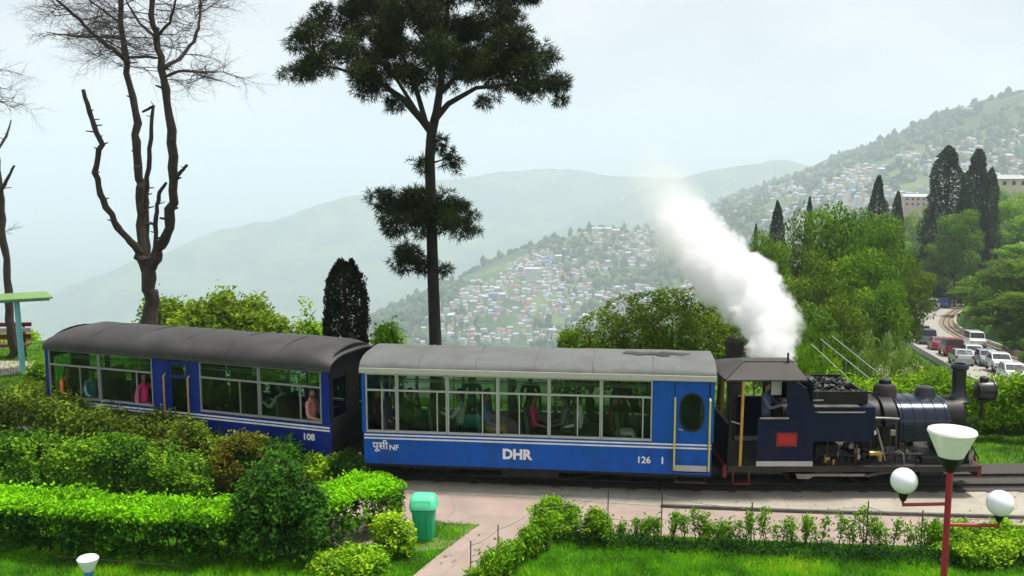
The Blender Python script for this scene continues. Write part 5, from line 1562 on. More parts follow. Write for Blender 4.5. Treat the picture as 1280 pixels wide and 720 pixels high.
# ---- leafless trees
def grow(mb, p, d, ln, rad, depth, r, up=0.25, spread=0.7):
    pts, rs = [p.copy()], [rad]
    n = 4
    for k in range(n):
        d = (d + Vector(r.normal(size=3)) * 0.20 + Vector((0, 0, up * 0.22))).normalized()
        p = p + d * ln / n
        pts.append(p.copy()); rs.append(rad * (1 - 0.75 * (k + 1) / n))
        if depth > 0 and k >= 0:
            for q in range(2 if depth > 1 else 2):
                side = Vector(r.normal(size=3)); side = (side - d * side.dot(d)).normalized()
                grow(mb, p, (d + side * spread * (0.7 + 0.6 * r.random())).normalized(), ln * (0.42 + 0.25 * r.random()), rad * 0.5 * (1 - 0.5 * k / n), depth - 1, r, up, spread)
    mb.tube([tuple(q) for q in pts], rs, 5 if depth > 0 else 4, caps=False)

def bare_tree(name, D, limbs, twigs, base_px, label, seed, tw_r=0.02):
    r = np.random.default_rng(seed)
    b = P(base_px[0], base_px[1], D); zg = H1(b.x, D)
    root = empty(name, (b.x, D, zg), 0, label, "tree")
    o = root.location
    s = D * 1.05 / F
    mb = MB()
    for i, l in enumerate(limbs):
        pts = [P(a, q, D + c) - o for a, q, c, w in l]
        rs = [w * s * 0.74 for *_, w in l]
        if i == 0: pts = [Vector((pts[0].x, pts[0].y, -0.3))] + pts; rs = [rs[0] * 1.35] + rs
        # knots and wobble
        fp_, fr_ = [], []
        for k in range(len(pts) - 1):
            for t in (0, 0.25, 0.5, 0.75):
                fp_.append(pts[k].lerp(pts[k + 1], t) + Vector(r.normal(size=3)) * rs[k] * 0.22); fr_.append((rs[k] * (1 - t) + rs[k + 1] * t) * (0.9 + 0.25 * r.random()))
        fp_.append(pts[-1]); fr_.append(rs[-1])
        mb.tube([tuple(q) for q in fp_], fr_, 8)
        for k in range(2, len(fp_) - 1):       # snapped stubs
            if r.random() < 0.45 and i > 0:
                d = Vector(r.normal(size=3)).normalized(); d.z = abs(d.z) * 0.5
                mb.tube([tuple(fp_[k]), tuple(fp_[k] + d * (0.10 + 0.16 * r.random() + fr_[k]))], [fr_[k] * 0.35, fr_[k] * 0.2], 5)
    mb.build("trunk", M['bark_bare'], root, True)
    tb = MB()
    for (pa, pb, n, ln, up) in twigs:
        A_, B_ = P(*pa) - o, P(*pb) - o
        for k in range(n):
            p = A_.lerp(B_, (k + r.random()) / n)
            sgn = 1 if r.random() < 0.5 else -1
            d = Vector((sgn * (0.5 + r.random()), r.normal() * 0.9, 0.15 * r.normal() + up * 0.2)).normalized()
            grow(tb, p, d, ln * (0.6 + 0.6 * r.random()), tw_r * (0.7 + 0.5 * r.random()), 2, r, up, 0.75)
    tb.build("twigs", M['twig'], root)
    return root
DA = 28.0
bare_tree("bare_tree", DA, [
    [(192, 420, 0, 12), (190, 385, 0, 12), (186, 350, 0, 11), (180, 322, 0, 11)],
    [(180, 330, 0, 8), (168, 308, -.2, 6), (148, 285, -.4, 5.5), (128, 250, -.6, 5), (119, 215, -.7, 4.5), (126, 180, -.7, 4.2), (115, 150, -.8, 3.8), (104, 112, -.8, 3)],
    [(179, 330, 0, 8), (175, 280, .3, 7), (176, 235, .3, 7), (171, 205, .4, 6.5), (172, 155, .5, 6), (160, 92, .6, 5.2), (152, 40, .7, 4.6), (150, -20, .7, 4), (150, -80, .7, 2)],
    [(190, 335, 0, 9), (198, 312, 0, 8), (212, 285, -.1, 7.5), (217, 240, -.3, 7), (216, 180, -.4, 6.5), (207, 110, -.5, 6), (198, 60, -.5, 5), (191, 20, -.5, 4.4), (188, -30, -.5, 4), (188, -90, -.5, 2)],
    [(183, 320, .2, 5), (183, 270, .5, 4.5), (183, 235, .6, 4), (188, 185, .7, 3.6), (192, 132, .8, 2.6), (178, 140, .9, 1.5)],
    [(194, 310, -.3, 4), (195, 270, -.5, 3.6), (197, 245, -.6, 3.2), (208, 228, -.7, 2)],
    [(217, 225, -.3, 3.5), (226, 214, -.5, 2.8), (234, 206, -.6, 2)],
    [(161, 78, .6, 4), (140, 60, -.2, 3.2), (118, 44, -.8, 2.8), (92, 18, -1.4, 2.2), (62, -8, -2, 1.2)],
    [(205, 84, -.5, 3.6), (225, 74, .2, 3), (242, 52, .8, 2.6), (249, 30, 1.2, 2.4), (252, -10, 1.6, 1.8)],
    [(207, 96, -.5, 2.6), (224, 88, -1, 2), (250, 90, -1.4, 1.6), (272, 90, -1.8, .8)],
    [(160, 72, .6, 2.2), (180, 71, .2, 2), (204, 73, -.4, 1.4)],
    [(196, 48, -.5, 2.6), (176, 30, .4, 2.2), (158, 2, 1.2, 1.4), (150, -30, 1.6, .8)],
    [(196, 46, -.5, 2.4), (212, 28, -1.2, 2), (222, -8, -1.8, 1.2)],
    [(154, 48, .6, 2.2), (130, 46, 1.4, 1.8), (95, 46, 2.0, 1.4), (58, 40, 2.6, .7)],
    [(152, 30, .7, 2), (130, 14, 0, 1.6), (106, -4, -.6, 1)]],
    [((158, 88, DA + .6), (151, -40, DA + .7), 24, 1.9, 0.3), ((206, 100, DA - .5), (189, -40, DA - .5), 24, 1.8, 0.3), ((150, 62, DA), (70, 0, DA - 1.8), 16, 1.4, 0.2), ((228, 72, DA + .3), (251, 0, DA + 1.5), 14, 1.4, 0.2),
     ((224, 88, DA - 1), (268, 90, DA - 1.7), 8, 1.0, 0.1), ((130, 46, DA + 1.4), (62, 42, DA + 2.5), 10, 1.2, 0.1)],
    (192, 420), "tall leafless tree with forked trunk and broken limb behind the navy coach", 11, 0.017)
DB = 33.0
bare_tree("bare_tree", DB, [
    [(17, 440, 0, 7), (13, 400, 0, 6.5), (9, 350, 0, 6), (5, 300, 0, 5.5), (1, 250, 0, 5), (-4, 200, 0, 4.5), (-12, 120, 0, 4), (-18, 40, 0, 2)],
    [(-1, 245, 0, 3), (8, 226, -.3, 2.6), (18, 207, -.5, 1.6)],
    [(-5, 190, 0, 2.4), (8, 170, .4, 2), (14, 150, .8, 1)]],
    [((-8, 150, DB), (-14, 60, DB), 12, 1.5, 0.1), ((-10, 130, DB), (20, 122, DB - .6), 5, 0.8, 0.1), ((5, 300, DB), (0, 240, DB), 3, 0.5, 0.3)],
    (17, 440), "thin leafless tree standing behind the green roofed shelter", 12, 0.015)

# ---- cypress and rounded shrubs just beyond the train
cp = P(433, 425, 26.0)
r_ = np.random.default_rng(21)
def cypress():
    zg = H1(cp.x, cp.y)
    root = empty("cypress_tree", (cp.x, cp.y, zg), 0, "dense dark conical cypress rising between the two coaches", "tree")
    hh = P(433, 333, 26.0).z - zg; ww = 1.42
    n = 17000
    zz = r_.random(n) ** 0.9
    prof = np.interp(zz, [0, .15, .55, .8, .93, 1.0], [.8, 1, .98, .86, .66, .30])
    a = r_.random(n) * 6.283
    lump = fbm(a * 1.9, zz * 7, 4, 5)
    rad = prof * ww / 2 * (0.86 + 0.28 * lump) * (0.72 + 0.28 * r_.random(n) ** 0.5)
    pts = np.stack([rad * np.cos(a), rad * np.sin(a), 0.15 + zz * hh * (1 + 0.03 * lump)], axis=1)
    V = leaf_quads(pts, 0.105, -0.1, 0.35, np.stack([np.cos(a) * .5, np.sin(a) * .5, np.full(n, 1.2)], axis=1), r_)
    link("crown", quads_mesh("crown", V, 0.3 + 0.8 * lump + 0.2 * r_.random(n), L['cypress']), root)
    mb = MB(); mb.tube([(0, 0, -0.4), (0, 0, hh * 0.6), (0, 0, hh * 0.9)], [0.13, 0.09, 0.02], 8); mb.build("trunk", M['bark'], root)
cypress()

def shrub_px(name, cx, ytop, ybot, wpx, D, n, leaf, lm, label, seed, depth=None, cat="bush", zbase=None, **kw):
    """a shrub that fills the given photo extent at depth D, standing on the ground there"""
    c = P(cx, (ytop + ybot) / 2, D)
    zg = H1(c.x, D) if zbase is None else zbase
    w = wpx * D * 1.04 / F
    h = (P(cx, ytop, D).z - zg) * 1.04
    return bush(name, (c.x, D, zg), w, depth or w, h, n, leaf, lm, label, cat, seed=seed, **kw)

shrub_px("tree_shrub", 285, 376, 430, 155, 29.5, 17000, 0.12, L['yellow'], "yellow green bushy tree behind the navy coach roof", 31, cat="tree", depth=4.0)
shrub_px("tree_shrub", 215, 375, 430, 85, 31.5, 6000, 0.12, L['yellow'], "loose pale green shrub beside the forked leafless trunk", 32, cat="bush")
shrub_px("tree_shrub", 388, 392, 430, 44, 31, 2500, 0.11, L['bright'], "small pale green shrub beside the dark cypress", 33)
shrub_px("tree_shrub", 484, 402, 440, 42, 28, 3500, 0.09, L['lime'], "small bright green round shrub just beyond the dark cypress", 34)
D_ = 24.3
def round_tree():
    c = P(830, 400, D_); zg = H1(c.x, D_)
    root = empty("round_tree", (c.x, D_ + 0.9, zg), 0, "broad rounded olive green tree behind the bright blue coach roof", "tree")
    r = np.random.default_rng(77)
    w, h = 240 * D_ * 1.04 / F, P(830, 366, D_).z - zg
    C, S = [], []
    for (px, py, rx, ry, dz) in [(720, 430, 26, 20, 0), (750, 410, 30, 24, -.4), (780, 395, 32, 26, .5), (810, 385, 30, 22, -.5), (840, 376, 28, 18, .3), (870, 380, 28, 20, -.4), (895, 390, 26, 22, .2), (915, 402, 20, 20, -.3), (938, 408, 14, 14, 0), (948, 420, 9, 10, .1), (760, 440, 34, 26, -.9), (800, 425, 36, 30, -1.0), (840, 415, 36, 30, -1.0), (880, 420, 34, 28, -.9), (905, 432, 22, 22, -.6), (830, 400, 40, 26, 1.2), (780, 420, 40, 26, 1.2), (880, 405, 34, 24, 1.2), (820, 450, 60, 30, -.5), (770, 460, 50, 30, 0), (870, 455, 40, 30, -.2), (820, 470, 60, 40, .8), (740, 455, 36, 26, .5), (838, 366, 12, 7, 0), (874, 369, 11, 6, 0)]:
        p = P(px, py, D_ + 0.9 + dz) - root.location; s = D_ * 1.05 / F
        C.append(tuple(p)); S.append((rx * s, rx * s * 0.9, ry * s))
    C, S = np.array(C), np.array(S)
    n = 34000
    pts, d, k = clump_points(n, C, S, r, 0.72)
    lump = vnoise3(pts * 2.6, 3)
    pts = pts + d * (0.22 * (lump - 0.5))[:, None]
    V = leaf_quads(pts, 0.085, 0.45, 0.5, d, r)
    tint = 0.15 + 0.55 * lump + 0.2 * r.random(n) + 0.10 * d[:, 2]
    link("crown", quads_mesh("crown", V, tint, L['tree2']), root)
    mb = MB()
    for (a, b) in [(918, 428), (870, 420), (800, 430), (840, 410), (760, 440)]:
        p = P(a, b, D_ + 0.7) - root.location
        mb.tube([(p.x * 0.55 + 0.6, 0, -0.4), (p.x * 0.8 + 0.1, 0, p.z * 0.5), tuple(p)], [0.11, 0.08, 0.03], 7)
    mb.build("trunk", M['bark'], root)
round_tree()
dk = P(919, 455, 22.2); dkt = P(918, 424, 22.2)
ds = empty("tree_stump", (dk.x, 22.2, GZ), 0, "thick dark lopped trunk beside the locomotive cab roof", "tree")
mb = MB(); mb.tube([(0, 0, -0.1), (0.03, 0, 1.2), (0.0, 0.02, 2.0), (-0.03, 0, dkt.z - GZ - 0.05), (-0.02, 0, dkt.z - GZ + 0.03)], [0.26, 0.21, 0.2, 0.235, 0.16], 12); mb.build("trunk", M['bark'], ds, True)
shrub_px("tree_shrub", 712, 415, 450, 40, 26, 2500, 0.09, L['lime'], "small bright shrub beside the broad olive tree", 35)

# ---- hedges and clipped shrubs before the train
def gl(pts): return [G(a, b) for a, b in pts]
front = [(-120, 684), (-40, 690), (40, 697), (130, 705), (220, 711), (300, 709), (370, 699), (430, 682), (488, 662)]
fl_ = [p + Vector((0, 0.42, 0)) for p in gl(front)]
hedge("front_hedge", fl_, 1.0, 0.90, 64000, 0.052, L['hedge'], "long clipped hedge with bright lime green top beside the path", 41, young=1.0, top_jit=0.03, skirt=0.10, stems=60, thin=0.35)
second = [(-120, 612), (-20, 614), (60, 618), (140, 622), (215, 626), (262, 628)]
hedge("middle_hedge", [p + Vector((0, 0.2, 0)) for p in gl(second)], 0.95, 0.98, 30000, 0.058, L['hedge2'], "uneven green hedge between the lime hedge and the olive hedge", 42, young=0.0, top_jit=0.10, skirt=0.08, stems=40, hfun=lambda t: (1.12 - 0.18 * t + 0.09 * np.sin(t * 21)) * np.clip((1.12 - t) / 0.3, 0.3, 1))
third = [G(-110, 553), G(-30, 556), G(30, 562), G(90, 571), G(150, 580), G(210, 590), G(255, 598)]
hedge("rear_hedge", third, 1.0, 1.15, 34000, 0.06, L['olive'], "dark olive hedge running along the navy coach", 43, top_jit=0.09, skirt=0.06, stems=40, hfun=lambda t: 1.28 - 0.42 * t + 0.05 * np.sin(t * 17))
def gbush(cx, yb, wpx, ytop, n, leaf, lm, label, seed, **kw):
    g = G(cx, yb); w = wpx * (g.y * 1.06) / F
    g2 = Vector((g.x, g.y + w * 0.42, GZ))
    h = P(cx, ytop, g2.y).z - GZ
    return bush("garden_bush", tuple(g2), w, w * 0.95, h * 1.03, n, leaf, lm, label, seed=seed, **kw)
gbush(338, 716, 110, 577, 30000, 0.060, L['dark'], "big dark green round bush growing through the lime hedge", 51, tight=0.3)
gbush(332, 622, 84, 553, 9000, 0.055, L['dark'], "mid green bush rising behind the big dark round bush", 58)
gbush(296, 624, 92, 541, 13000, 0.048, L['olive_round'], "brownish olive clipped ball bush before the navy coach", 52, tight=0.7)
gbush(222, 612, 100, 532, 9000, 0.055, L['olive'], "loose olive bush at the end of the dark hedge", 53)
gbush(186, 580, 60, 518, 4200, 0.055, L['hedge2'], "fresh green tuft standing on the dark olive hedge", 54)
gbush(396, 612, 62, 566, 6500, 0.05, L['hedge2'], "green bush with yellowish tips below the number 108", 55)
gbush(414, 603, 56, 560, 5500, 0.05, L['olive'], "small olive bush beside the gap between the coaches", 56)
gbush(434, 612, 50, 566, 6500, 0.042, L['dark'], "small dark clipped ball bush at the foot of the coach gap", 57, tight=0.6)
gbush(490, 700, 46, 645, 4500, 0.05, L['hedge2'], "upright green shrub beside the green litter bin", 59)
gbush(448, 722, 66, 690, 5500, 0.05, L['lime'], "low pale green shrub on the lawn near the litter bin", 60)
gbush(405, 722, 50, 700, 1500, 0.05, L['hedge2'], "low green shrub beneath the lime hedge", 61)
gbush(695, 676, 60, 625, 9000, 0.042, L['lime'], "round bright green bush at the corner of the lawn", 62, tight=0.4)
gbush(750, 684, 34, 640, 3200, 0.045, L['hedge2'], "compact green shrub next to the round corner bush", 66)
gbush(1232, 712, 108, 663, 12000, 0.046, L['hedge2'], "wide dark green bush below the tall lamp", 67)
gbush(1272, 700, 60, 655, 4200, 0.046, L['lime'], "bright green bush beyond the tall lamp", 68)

# ---- the row of young shrubs between lawn and paving
def young_shrub(px, py, h, seed, lab, group="young shrubs between lawn and paving", stems=None):
    r = np.random.default_rng(seed)
    g = G(px, py)
    e = empty("young_shrub", tuple(g), 0, lab, "shrub", group)
    pts, dirs = [], []
    for k in range(stems or r.integers(2, 5)):
        a = r.random() * 6.28; lean = 0.10 + 0.18 * r.random()
        top = Vector((math.cos(a) * lean * h, math.sin(a) * lean * h * 0.7, h * (0.75 + 0.3 * r.random())))
        b0 = Vector((r.normal() * 0.03, r.normal() * 0.03, -0.03))
        mb = MB(); mb.tube([tuple(b0), tuple(b0.lerp(top, 0.5) + Vector((r.normal() * .02, 0, 0))), tuple(top)], [0.010, 0.008, 0.004], 5); mb.build("stem", M['bark'], e)
        n = int(80 + 60 * r.random())
        t = 1 - 0.62 * r.random(n) ** 1.5
        q = np.array([np.array(b0.lerp(top, x)) for x in t]) + r.normal(size=(n, 3)) * 0.045
        pts.append(q); dirs.append(np.tile(np.array(top.normalized()), (n, 1)) + r.normal(size=(n, 3)) * 0.6)
    pts, dirs = np.concatenate(pts), np.concatenate(dirs)
    V = leaf_quads(pts, 0.062, 0.0, 0.42, unit(dirs), r)
    link("foliage", quads_mesh("foliage", V, 0.35 + 0.45 * r.random(len(pts)), L['lime']), e)
row_px = [778, 794, 806, 822, 840, 856, 870, 884, 902, 914, 930, 944, 958, 976, 990, 1004, 1022, 1048, 1062, 1082, 1098, 1114, 1140, 1156, 1172]
ORD = "first second third fourth fifth sixth seventh eighth ninth tenth eleventh twelfth thirteenth fourteenth fifteenth sixteenth seventeenth eighteenth nineteenth twentieth twenty-first twenty-second twenty-third twenty-fourth twenty-fifth".split()
for i, px in enumerate(row_px):
    py = np.interp(px, [700, 760, 870, 1000, 1120, 1290], [672, 676, 680, 686, 690, 698])
    h = 0.34 + 0.30 * (((i * 7919) % 13) / 13.0) + (0.12 if px > 930 else 0)
    size = "short" if h < 0.5 else ("tall" if h > 0.62 else "slender")
    young_shrub(px, py, h, 300 + i, f"{size} young shrub edging the lawn, {ORD[i]} from the compact green shrub")
for i, (px, py, h, st) in enumerate([(682, 688, 0.62, 9), (668, 698, 0.58, 8), (654, 706, 0.62, 9), (643, 716, 0.55, 8), (632, 726, 0.62, 9), (618, 734, 0.56, 8), (606, 742, 0.6, 9), (594, 752, 0.5, 7)]):
    young_shrub(px, py, h, 400 + i, f"upright bushy pale green shrub along the pink path, {ORD[i]} from the round corner bush", "upright shrubs along the pink path", st)
# dark ground cover at their feet
def ground_cover(name, line, width, h, n, leaf, lm, seed, label):
    r = np.random.default_rng(seed)
    P_ = [G(a, b) for a, b in line]
    seg = np.array([(b - a).length for a, b in zip(P_[:-1], P_[1:])]); cum = np.concatenate([[0], np.cumsum(seg)])
    s = r.random(n) * cum[-1]
    pts = np.stack([np.interp(s, cum, [p.x for p in P_]), np.interp(s, cum, [p.y for p in P_]) + r.normal(size=n) * width * 0.5, GZ + h * r.random(n) ** 1.5 * (0.4 + vnoise(s * 2.5, s * 0, seed))], axis=1)
    V = leaf_quads(pts, leaf, 0.5, 0.5, None, r)
    o = link(name, quads_mesh(name, V, 0.5 * r.random(n), lm))
    tag(o, label, "ground cover", kind="stuff")
ground_cover("lawn_edging", [(690, 676), (760, 682), (870, 688), (1000, 695), (1120, 700), (1290, 708)], 0.28, 0.24, 9000, 0.05, L['dark'], 71, "dark low leaves along the edge of the lawn")
ground_cover("lawn_edging", [(690, 676), (650, 704), (600, 745)], 0.3, 0.22, 3500, 0.05, L['hedge2'], 72, "green low leaves along the path edge")

# ---- grass
def grass():
    r = np.random.default_rng(91)
    n = 210000
    x = r.uniform(-9.0, 9.6, n); y = 13.9 + (r.random(n) ** 1.1) * 4.2
    keep = ~(inside(x, y, PAVE) | inside(x, y, APRON))
    x, y = x[keep], y[keep]
    keep = fbm(x * 1.1, y * 1.1, 3, 8) > -0.75
    x, y = x[keep], y[keep]
    n = len(x)
    h = 0.035 + 0.045 * r.random(n) * (0.6 + vnoise(x * 0.9, y * 0.9, 4))
    a = r.random(n) * 6.283; w = 0.0075
    h = h * np.where(fbm(x * 2.2, y * 2.2, 4, 31) > 0.28, 1.9, 1.0)
    lean = r.normal(size=(n, 2)) * 0.5 * h[:, None]
    b = np.stack([x, y, np.full(n, GZ - 0.01)], axis=1)
    s = np.stack([np.cos(a) * w, np.sin(a) * w, np.zeros(n)], axis=1)
    t = b + np.stack([lean[:, 0], lean[:, 1], h + 0.01], axis=1)
    V = np.stack([b - s, b + s, t], axis=1).reshape(-1, 3)
    tint = 0.12 + 0.45 * r.random(n) + 0.6 * fbm(x * 1.6, y * 1.6, 5, 12)
    tag(link("grass", quads_mesh("grass", V, tint, L['grass'], 3)), "short bright green lawn grass", "grass", kind="stuff")
    # rougher grass round the shelter and beyond the train
    n = 60000
    x = r.uniform(-26, 13, n); y = r.uniform(20.5, 36, n)
    k = (y > np.interp(x, [p.x for p in PATH], [p.y for p in PATH]) + 1.3) | (x < -13.2)
    k &= y < edge_y(x) + 3
    x, y = x[k], y[k]; n = len(x)
    z = HT(x, y); h = 0.07 + 0.12 * r.random(n)
    a = r.random(n) * 6.283; w = 0.014
    b = np.stack([x, y, z - 0.02], axis=1); s = np.stack([np.cos(a) * w, np.sin(a) * w, np.zeros(n)], axis=1)
    t = b + np.stack([r.normal(size=n) * .05, r.normal(size=n) * .05, h], axis=1)
    V = np.stack([b - s, b + s, t], axis=1).reshape(-1, 3)
    tag(link("rough_grass", quads_mesh("rough_grass", V, 0.2 + 0.5 * r.random(n) + .3 * fbm(x, y, 3, 2), L['tree'], 3)), "rough grass beyond the railway track", "grass", kind="stuff")
grass()
def litter():
    r = np.random.default_rng(93)
    n = 5000
    x = r.uniform(-5, 13, n); y = r.uniform(14.5, 19.2, n)
    k = (inside(x, y, PAVE) | inside(x, y, APRON)) & (vnoise(x * 0.8, y * 0.8, 3) ** 3 * 1.5 > r.random(n))
    x, y = x[k], y[k]
    V = leaf_quads(np.stack([x, y, np.full(len(x), GZ + 0.034)], axis=1), 0.045, 4.0, 0.5, None, r)
    tag(link("leaf_litter", quads_mesh("leaf_litter", V, r.random(len(x)), L['dry'])), "fallen dry leaves scattered on the paving", "leaf litter", kind="stuff")
litter()

# ---- hedges and shrubs behind the locomotive
hb = [(1010, 24.2, 466), (1100, 24.0, 470), (1200, 23.6, 466), (1290, 23.2, 462), (1400, 23.0, 462)]
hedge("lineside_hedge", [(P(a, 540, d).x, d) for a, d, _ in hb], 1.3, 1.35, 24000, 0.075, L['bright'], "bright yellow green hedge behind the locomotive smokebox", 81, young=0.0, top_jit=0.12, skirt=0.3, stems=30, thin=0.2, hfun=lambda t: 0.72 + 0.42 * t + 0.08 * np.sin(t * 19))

# ------------------------------------------------------------------ trees on the hillside to the right of the train
TV = {}
for i in range(3):
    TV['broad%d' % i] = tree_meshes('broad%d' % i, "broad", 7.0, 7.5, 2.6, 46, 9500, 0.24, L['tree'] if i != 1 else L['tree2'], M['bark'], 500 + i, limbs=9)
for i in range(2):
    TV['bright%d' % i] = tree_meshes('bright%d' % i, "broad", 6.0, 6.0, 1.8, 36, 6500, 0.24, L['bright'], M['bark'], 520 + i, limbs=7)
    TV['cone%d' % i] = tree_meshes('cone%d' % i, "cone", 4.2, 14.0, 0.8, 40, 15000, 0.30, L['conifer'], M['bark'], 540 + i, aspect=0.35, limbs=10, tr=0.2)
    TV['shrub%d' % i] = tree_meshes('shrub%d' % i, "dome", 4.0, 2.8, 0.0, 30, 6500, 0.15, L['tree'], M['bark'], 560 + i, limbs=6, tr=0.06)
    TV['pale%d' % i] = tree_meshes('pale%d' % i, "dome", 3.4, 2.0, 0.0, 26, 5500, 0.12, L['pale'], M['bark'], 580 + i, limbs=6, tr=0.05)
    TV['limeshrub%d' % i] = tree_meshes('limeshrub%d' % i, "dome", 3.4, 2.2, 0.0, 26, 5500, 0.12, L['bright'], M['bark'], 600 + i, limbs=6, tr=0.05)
HTS = dict(broad=(7.0, 10.1), bright=(6.0, 7.8), cone=(4.2, 14.8), shrub=(4.0, 2.8), pale=(3.4, 2.0), limeshrub=(3.4, 2.2))
def hill_tree(kind, var, px, ytop, wpx, D, label, name, cat="tree", group=None, seed=0):
    t = P(px, ytop, D)
    zg = H1(t.x, D) - 0.15
    w0, h0 = HTS[kind]
    h = max(0.8, t.z - zg); w = wpx * D * 1.03 / F
    s = w / w0 * 1.04
    return place_tree(name, TV['%s%d' % (kind, var)], (t.x, D, zg), (s, s, h / h0 * 1.02), (seed * 2.39996) % 6.283, label, cat, group)

far_broad = "feathery green tree in the wood beyond the locomotive"
spec = [
    ("broad", 0, 962, 290, 66, 66), ("broad", 1, 992, 268, 76, 70), ("broad", 2, 1046, 240, 96, 68), ("broad", 0, 1105, 268, 84, 72), ("broad", 1, 1018, 318, 96, 56), ("broad", 2, 975, 330, 84, 58),
    ("broad", 0, 1072, 310, 96, 58), ("broad", 2, 1005, 372, 92, 46), ("broad", 1, 1058, 366, 90, 47), ("broad", 0, 1100, 352, 84, 54), ("broad", 1, 1140, 322, 60, 84), ("broad", 2, 1030, 280, 80, 74), ("broad", 0, 1075, 262, 70, 80), ("broad", 1, 1120, 300, 66, 88), ("broad", 2, 950, 306, 50, 78), ("broad", 0, 945, 336, 56, 64), ("broad", 1, 968, 356, 60, 52), ("broad", 2, 985, 392, 60, 42)]
wood_labels = ["green tree below the pointed blue green conifer at the end of the wood", "green tree between the blue green conifer and the tallest feathery tree", "tallest feathery green tree crowning the wood beyond the locomotive", "feathery green tree just below the pointed conifer of the wood", "broad green tree midway up the wood, close beside the steam",
    "green tree partly veiled by the steam plume", "broad feathery tree in the middle of the wood, below the tallest tree", "low green tree of the wood just above the cab roof", "low green tree of the wood just above the coal bunker", "green tree between the coal bunker and the hill road", "green tree beside the small dark pointed conifer", "feathery tree behind the tallest tree's shoulder, near the slim conifer tip",
    "feathery tree behind the tallest tree, towards the pointed conifer", "olive tree below the thin pointed conifer near the pink building", "small tree at the very end of the wood beside the steam", "rounded tree at the end of the wood emerging from the steam", "low olive tree emerging beside the steam above the cab", "lowest tree of the wood touching the steam above the cab roof"]
for i, (k, v, px, yt, w, D) in enumerate(spec):
    hill_tree(k, v, px, yt, w, D, wood_labels[i], "broadleaf_tree", group="wood beyond the locomotive", seed=i)
for i, (v, px, yt, w, D) in enumerate([(0, 1150, 300, 58, 185), (1, 1166, 322, 46, 182), (1, 1258, 252, 66, 215), (0, 1284, 268, 70, 200), (0, 1240, 286, 56, 200), (1, 1270, 306, 64, 170), (0, 1150, 340, 50, 180), (1, 1134, 358, 44, 150), (0, 1140, 262, 40, 300), (1, 1164, 258, 36, 310), (0, 1120, 276, 36, 280), (1, 1248, 236, 40, 290), (0, 1276, 238, 44, 285)]):
    hill_tree("bright", v, px, yt, w, D, "bright yellow green tree among the darker wood by the hill road" if px < 1200 else "bright yellow green tree above the road embankment", "broadleaf_tree", group="bright trees by the hill road" if px < 1200 else "bright trees above the embankment", seed=i + 20)
cl = [(0, 1186, 188, 60, 182, "tallest dark conifer standing over the hill road"), (1, 1224, 192, 52, 186, "narrow dark conifer beside the tallest one over the hill road"), (1, 1207, 236, 44, 180, "shorter dark conifer between the two tall ones"), (0, 1099, 225, 34, 150, "pointed conifer rising above the feathery green wood"),
      (1, 1123, 244, 24, 170, "thin pointed conifer near the pink building"), (0, 972, 257, 28, 150, "pointed blue green conifer at the end of the wood"), (1, 945, 286, 15, 190, "tiny pointed conifer past the end of the wood"), (0, 1126, 310, 30, 118, "small dark pointed conifer amid bright foliage"), (1, 1012, 252, 18, 160, "slim conifer tip showing over the wood"), (0, 1240, 214, 30, 190, "dark conifer shoulder beside the narrow conifer")]
for i, (v, px, yt, w, D, lab) in enumerate(cl):
    hill_tree("cone", v, px, yt, w, D, lab, "conifer_tree", seed=i + 40)
hill_tree("broad", 0, 1200, 262, 60, 168, "green tree growing up before the tall dark conifers", "broadleaf_tree", seed=61)
hill_tree("broad", 2, 1176, 300, 44, 176, "slim green tree at the foot of the tall conifers", "broadleaf_tree", seed=62)
# the wooded bank over the road
for i, (px, yt, w, D) in enumerate([(1236, 336, 84, 128), (1278, 322, 100, 118), (1216, 358, 56, 146), (1262, 366, 84, 106), (1306, 362, 100, 92), (1238, 384, 58, 120), (1284, 398, 70, 92), (1256, 394, 56, 106), (1326, 320, 110, 104), (1312, 416, 70, 80), (1204, 345, 50, 172)]):
    hill_tree("broad" if i % 3 else "shrub", i % 3 if i % 3 else 0, px, yt, w, D, ["dense tree on the road bank facing the bend", "spreading tree on the bank above the roadside parapet", "slim bank tree close by the royal blue jeep"][i] if i < 3 else "dense dark green tree on the bank over the hill road", "bank_tree", group="trees on the road bank", seed=i + 70)
# shrubs on the slope between the train and the road
k = 0
r = np.random.default_rng(17)
for (px, yt, w, D, kind) in [(1010, 425, 60, 33, "limeshrub"), (1034, 436, 56, 29, "limeshrub"), (1060, 432, 54, 34, "shrub"), (1088, 436, 56, 31, "pale"), (1112, 428, 56, 35, "pale"), (1136, 438, 56, 32, "pale"), (1160, 446, 56, 30, "pale"), (1082, 414, 50, 40, "pale"), (1120, 408, 46, 44, "pale"), (1050, 414, 52, 38, "shrub"),
                             (1190, 470, 50, 27, "limeshrub"), (1228, 472, 50, 26, "limeshrub"), (1262, 474, 60, 26, "limeshrub"), (1294, 468, 60, 26, "limeshrub"), (1020, 400, 60, 40, "shrub"), (985, 430, 50, 30, "shrub")]:
    lab = {"pale": "shrub with white flecked leaves on the slope behind the locomotive", "limeshrub": "bright green shrub on the slope behind the locomotive", "shrub": "dark green shrub on the slope behind the locomotive"}[kind]
    hill_tree(kind, k % 2, px, yt, w, D, lab, "slope_shrub", "shrub", {"pale": "flecked shrubs", "limeshrub": "bright slope shrubs", "shrub": "dark slope shrubs"}[kind], seed=k + 100)
    k += 1
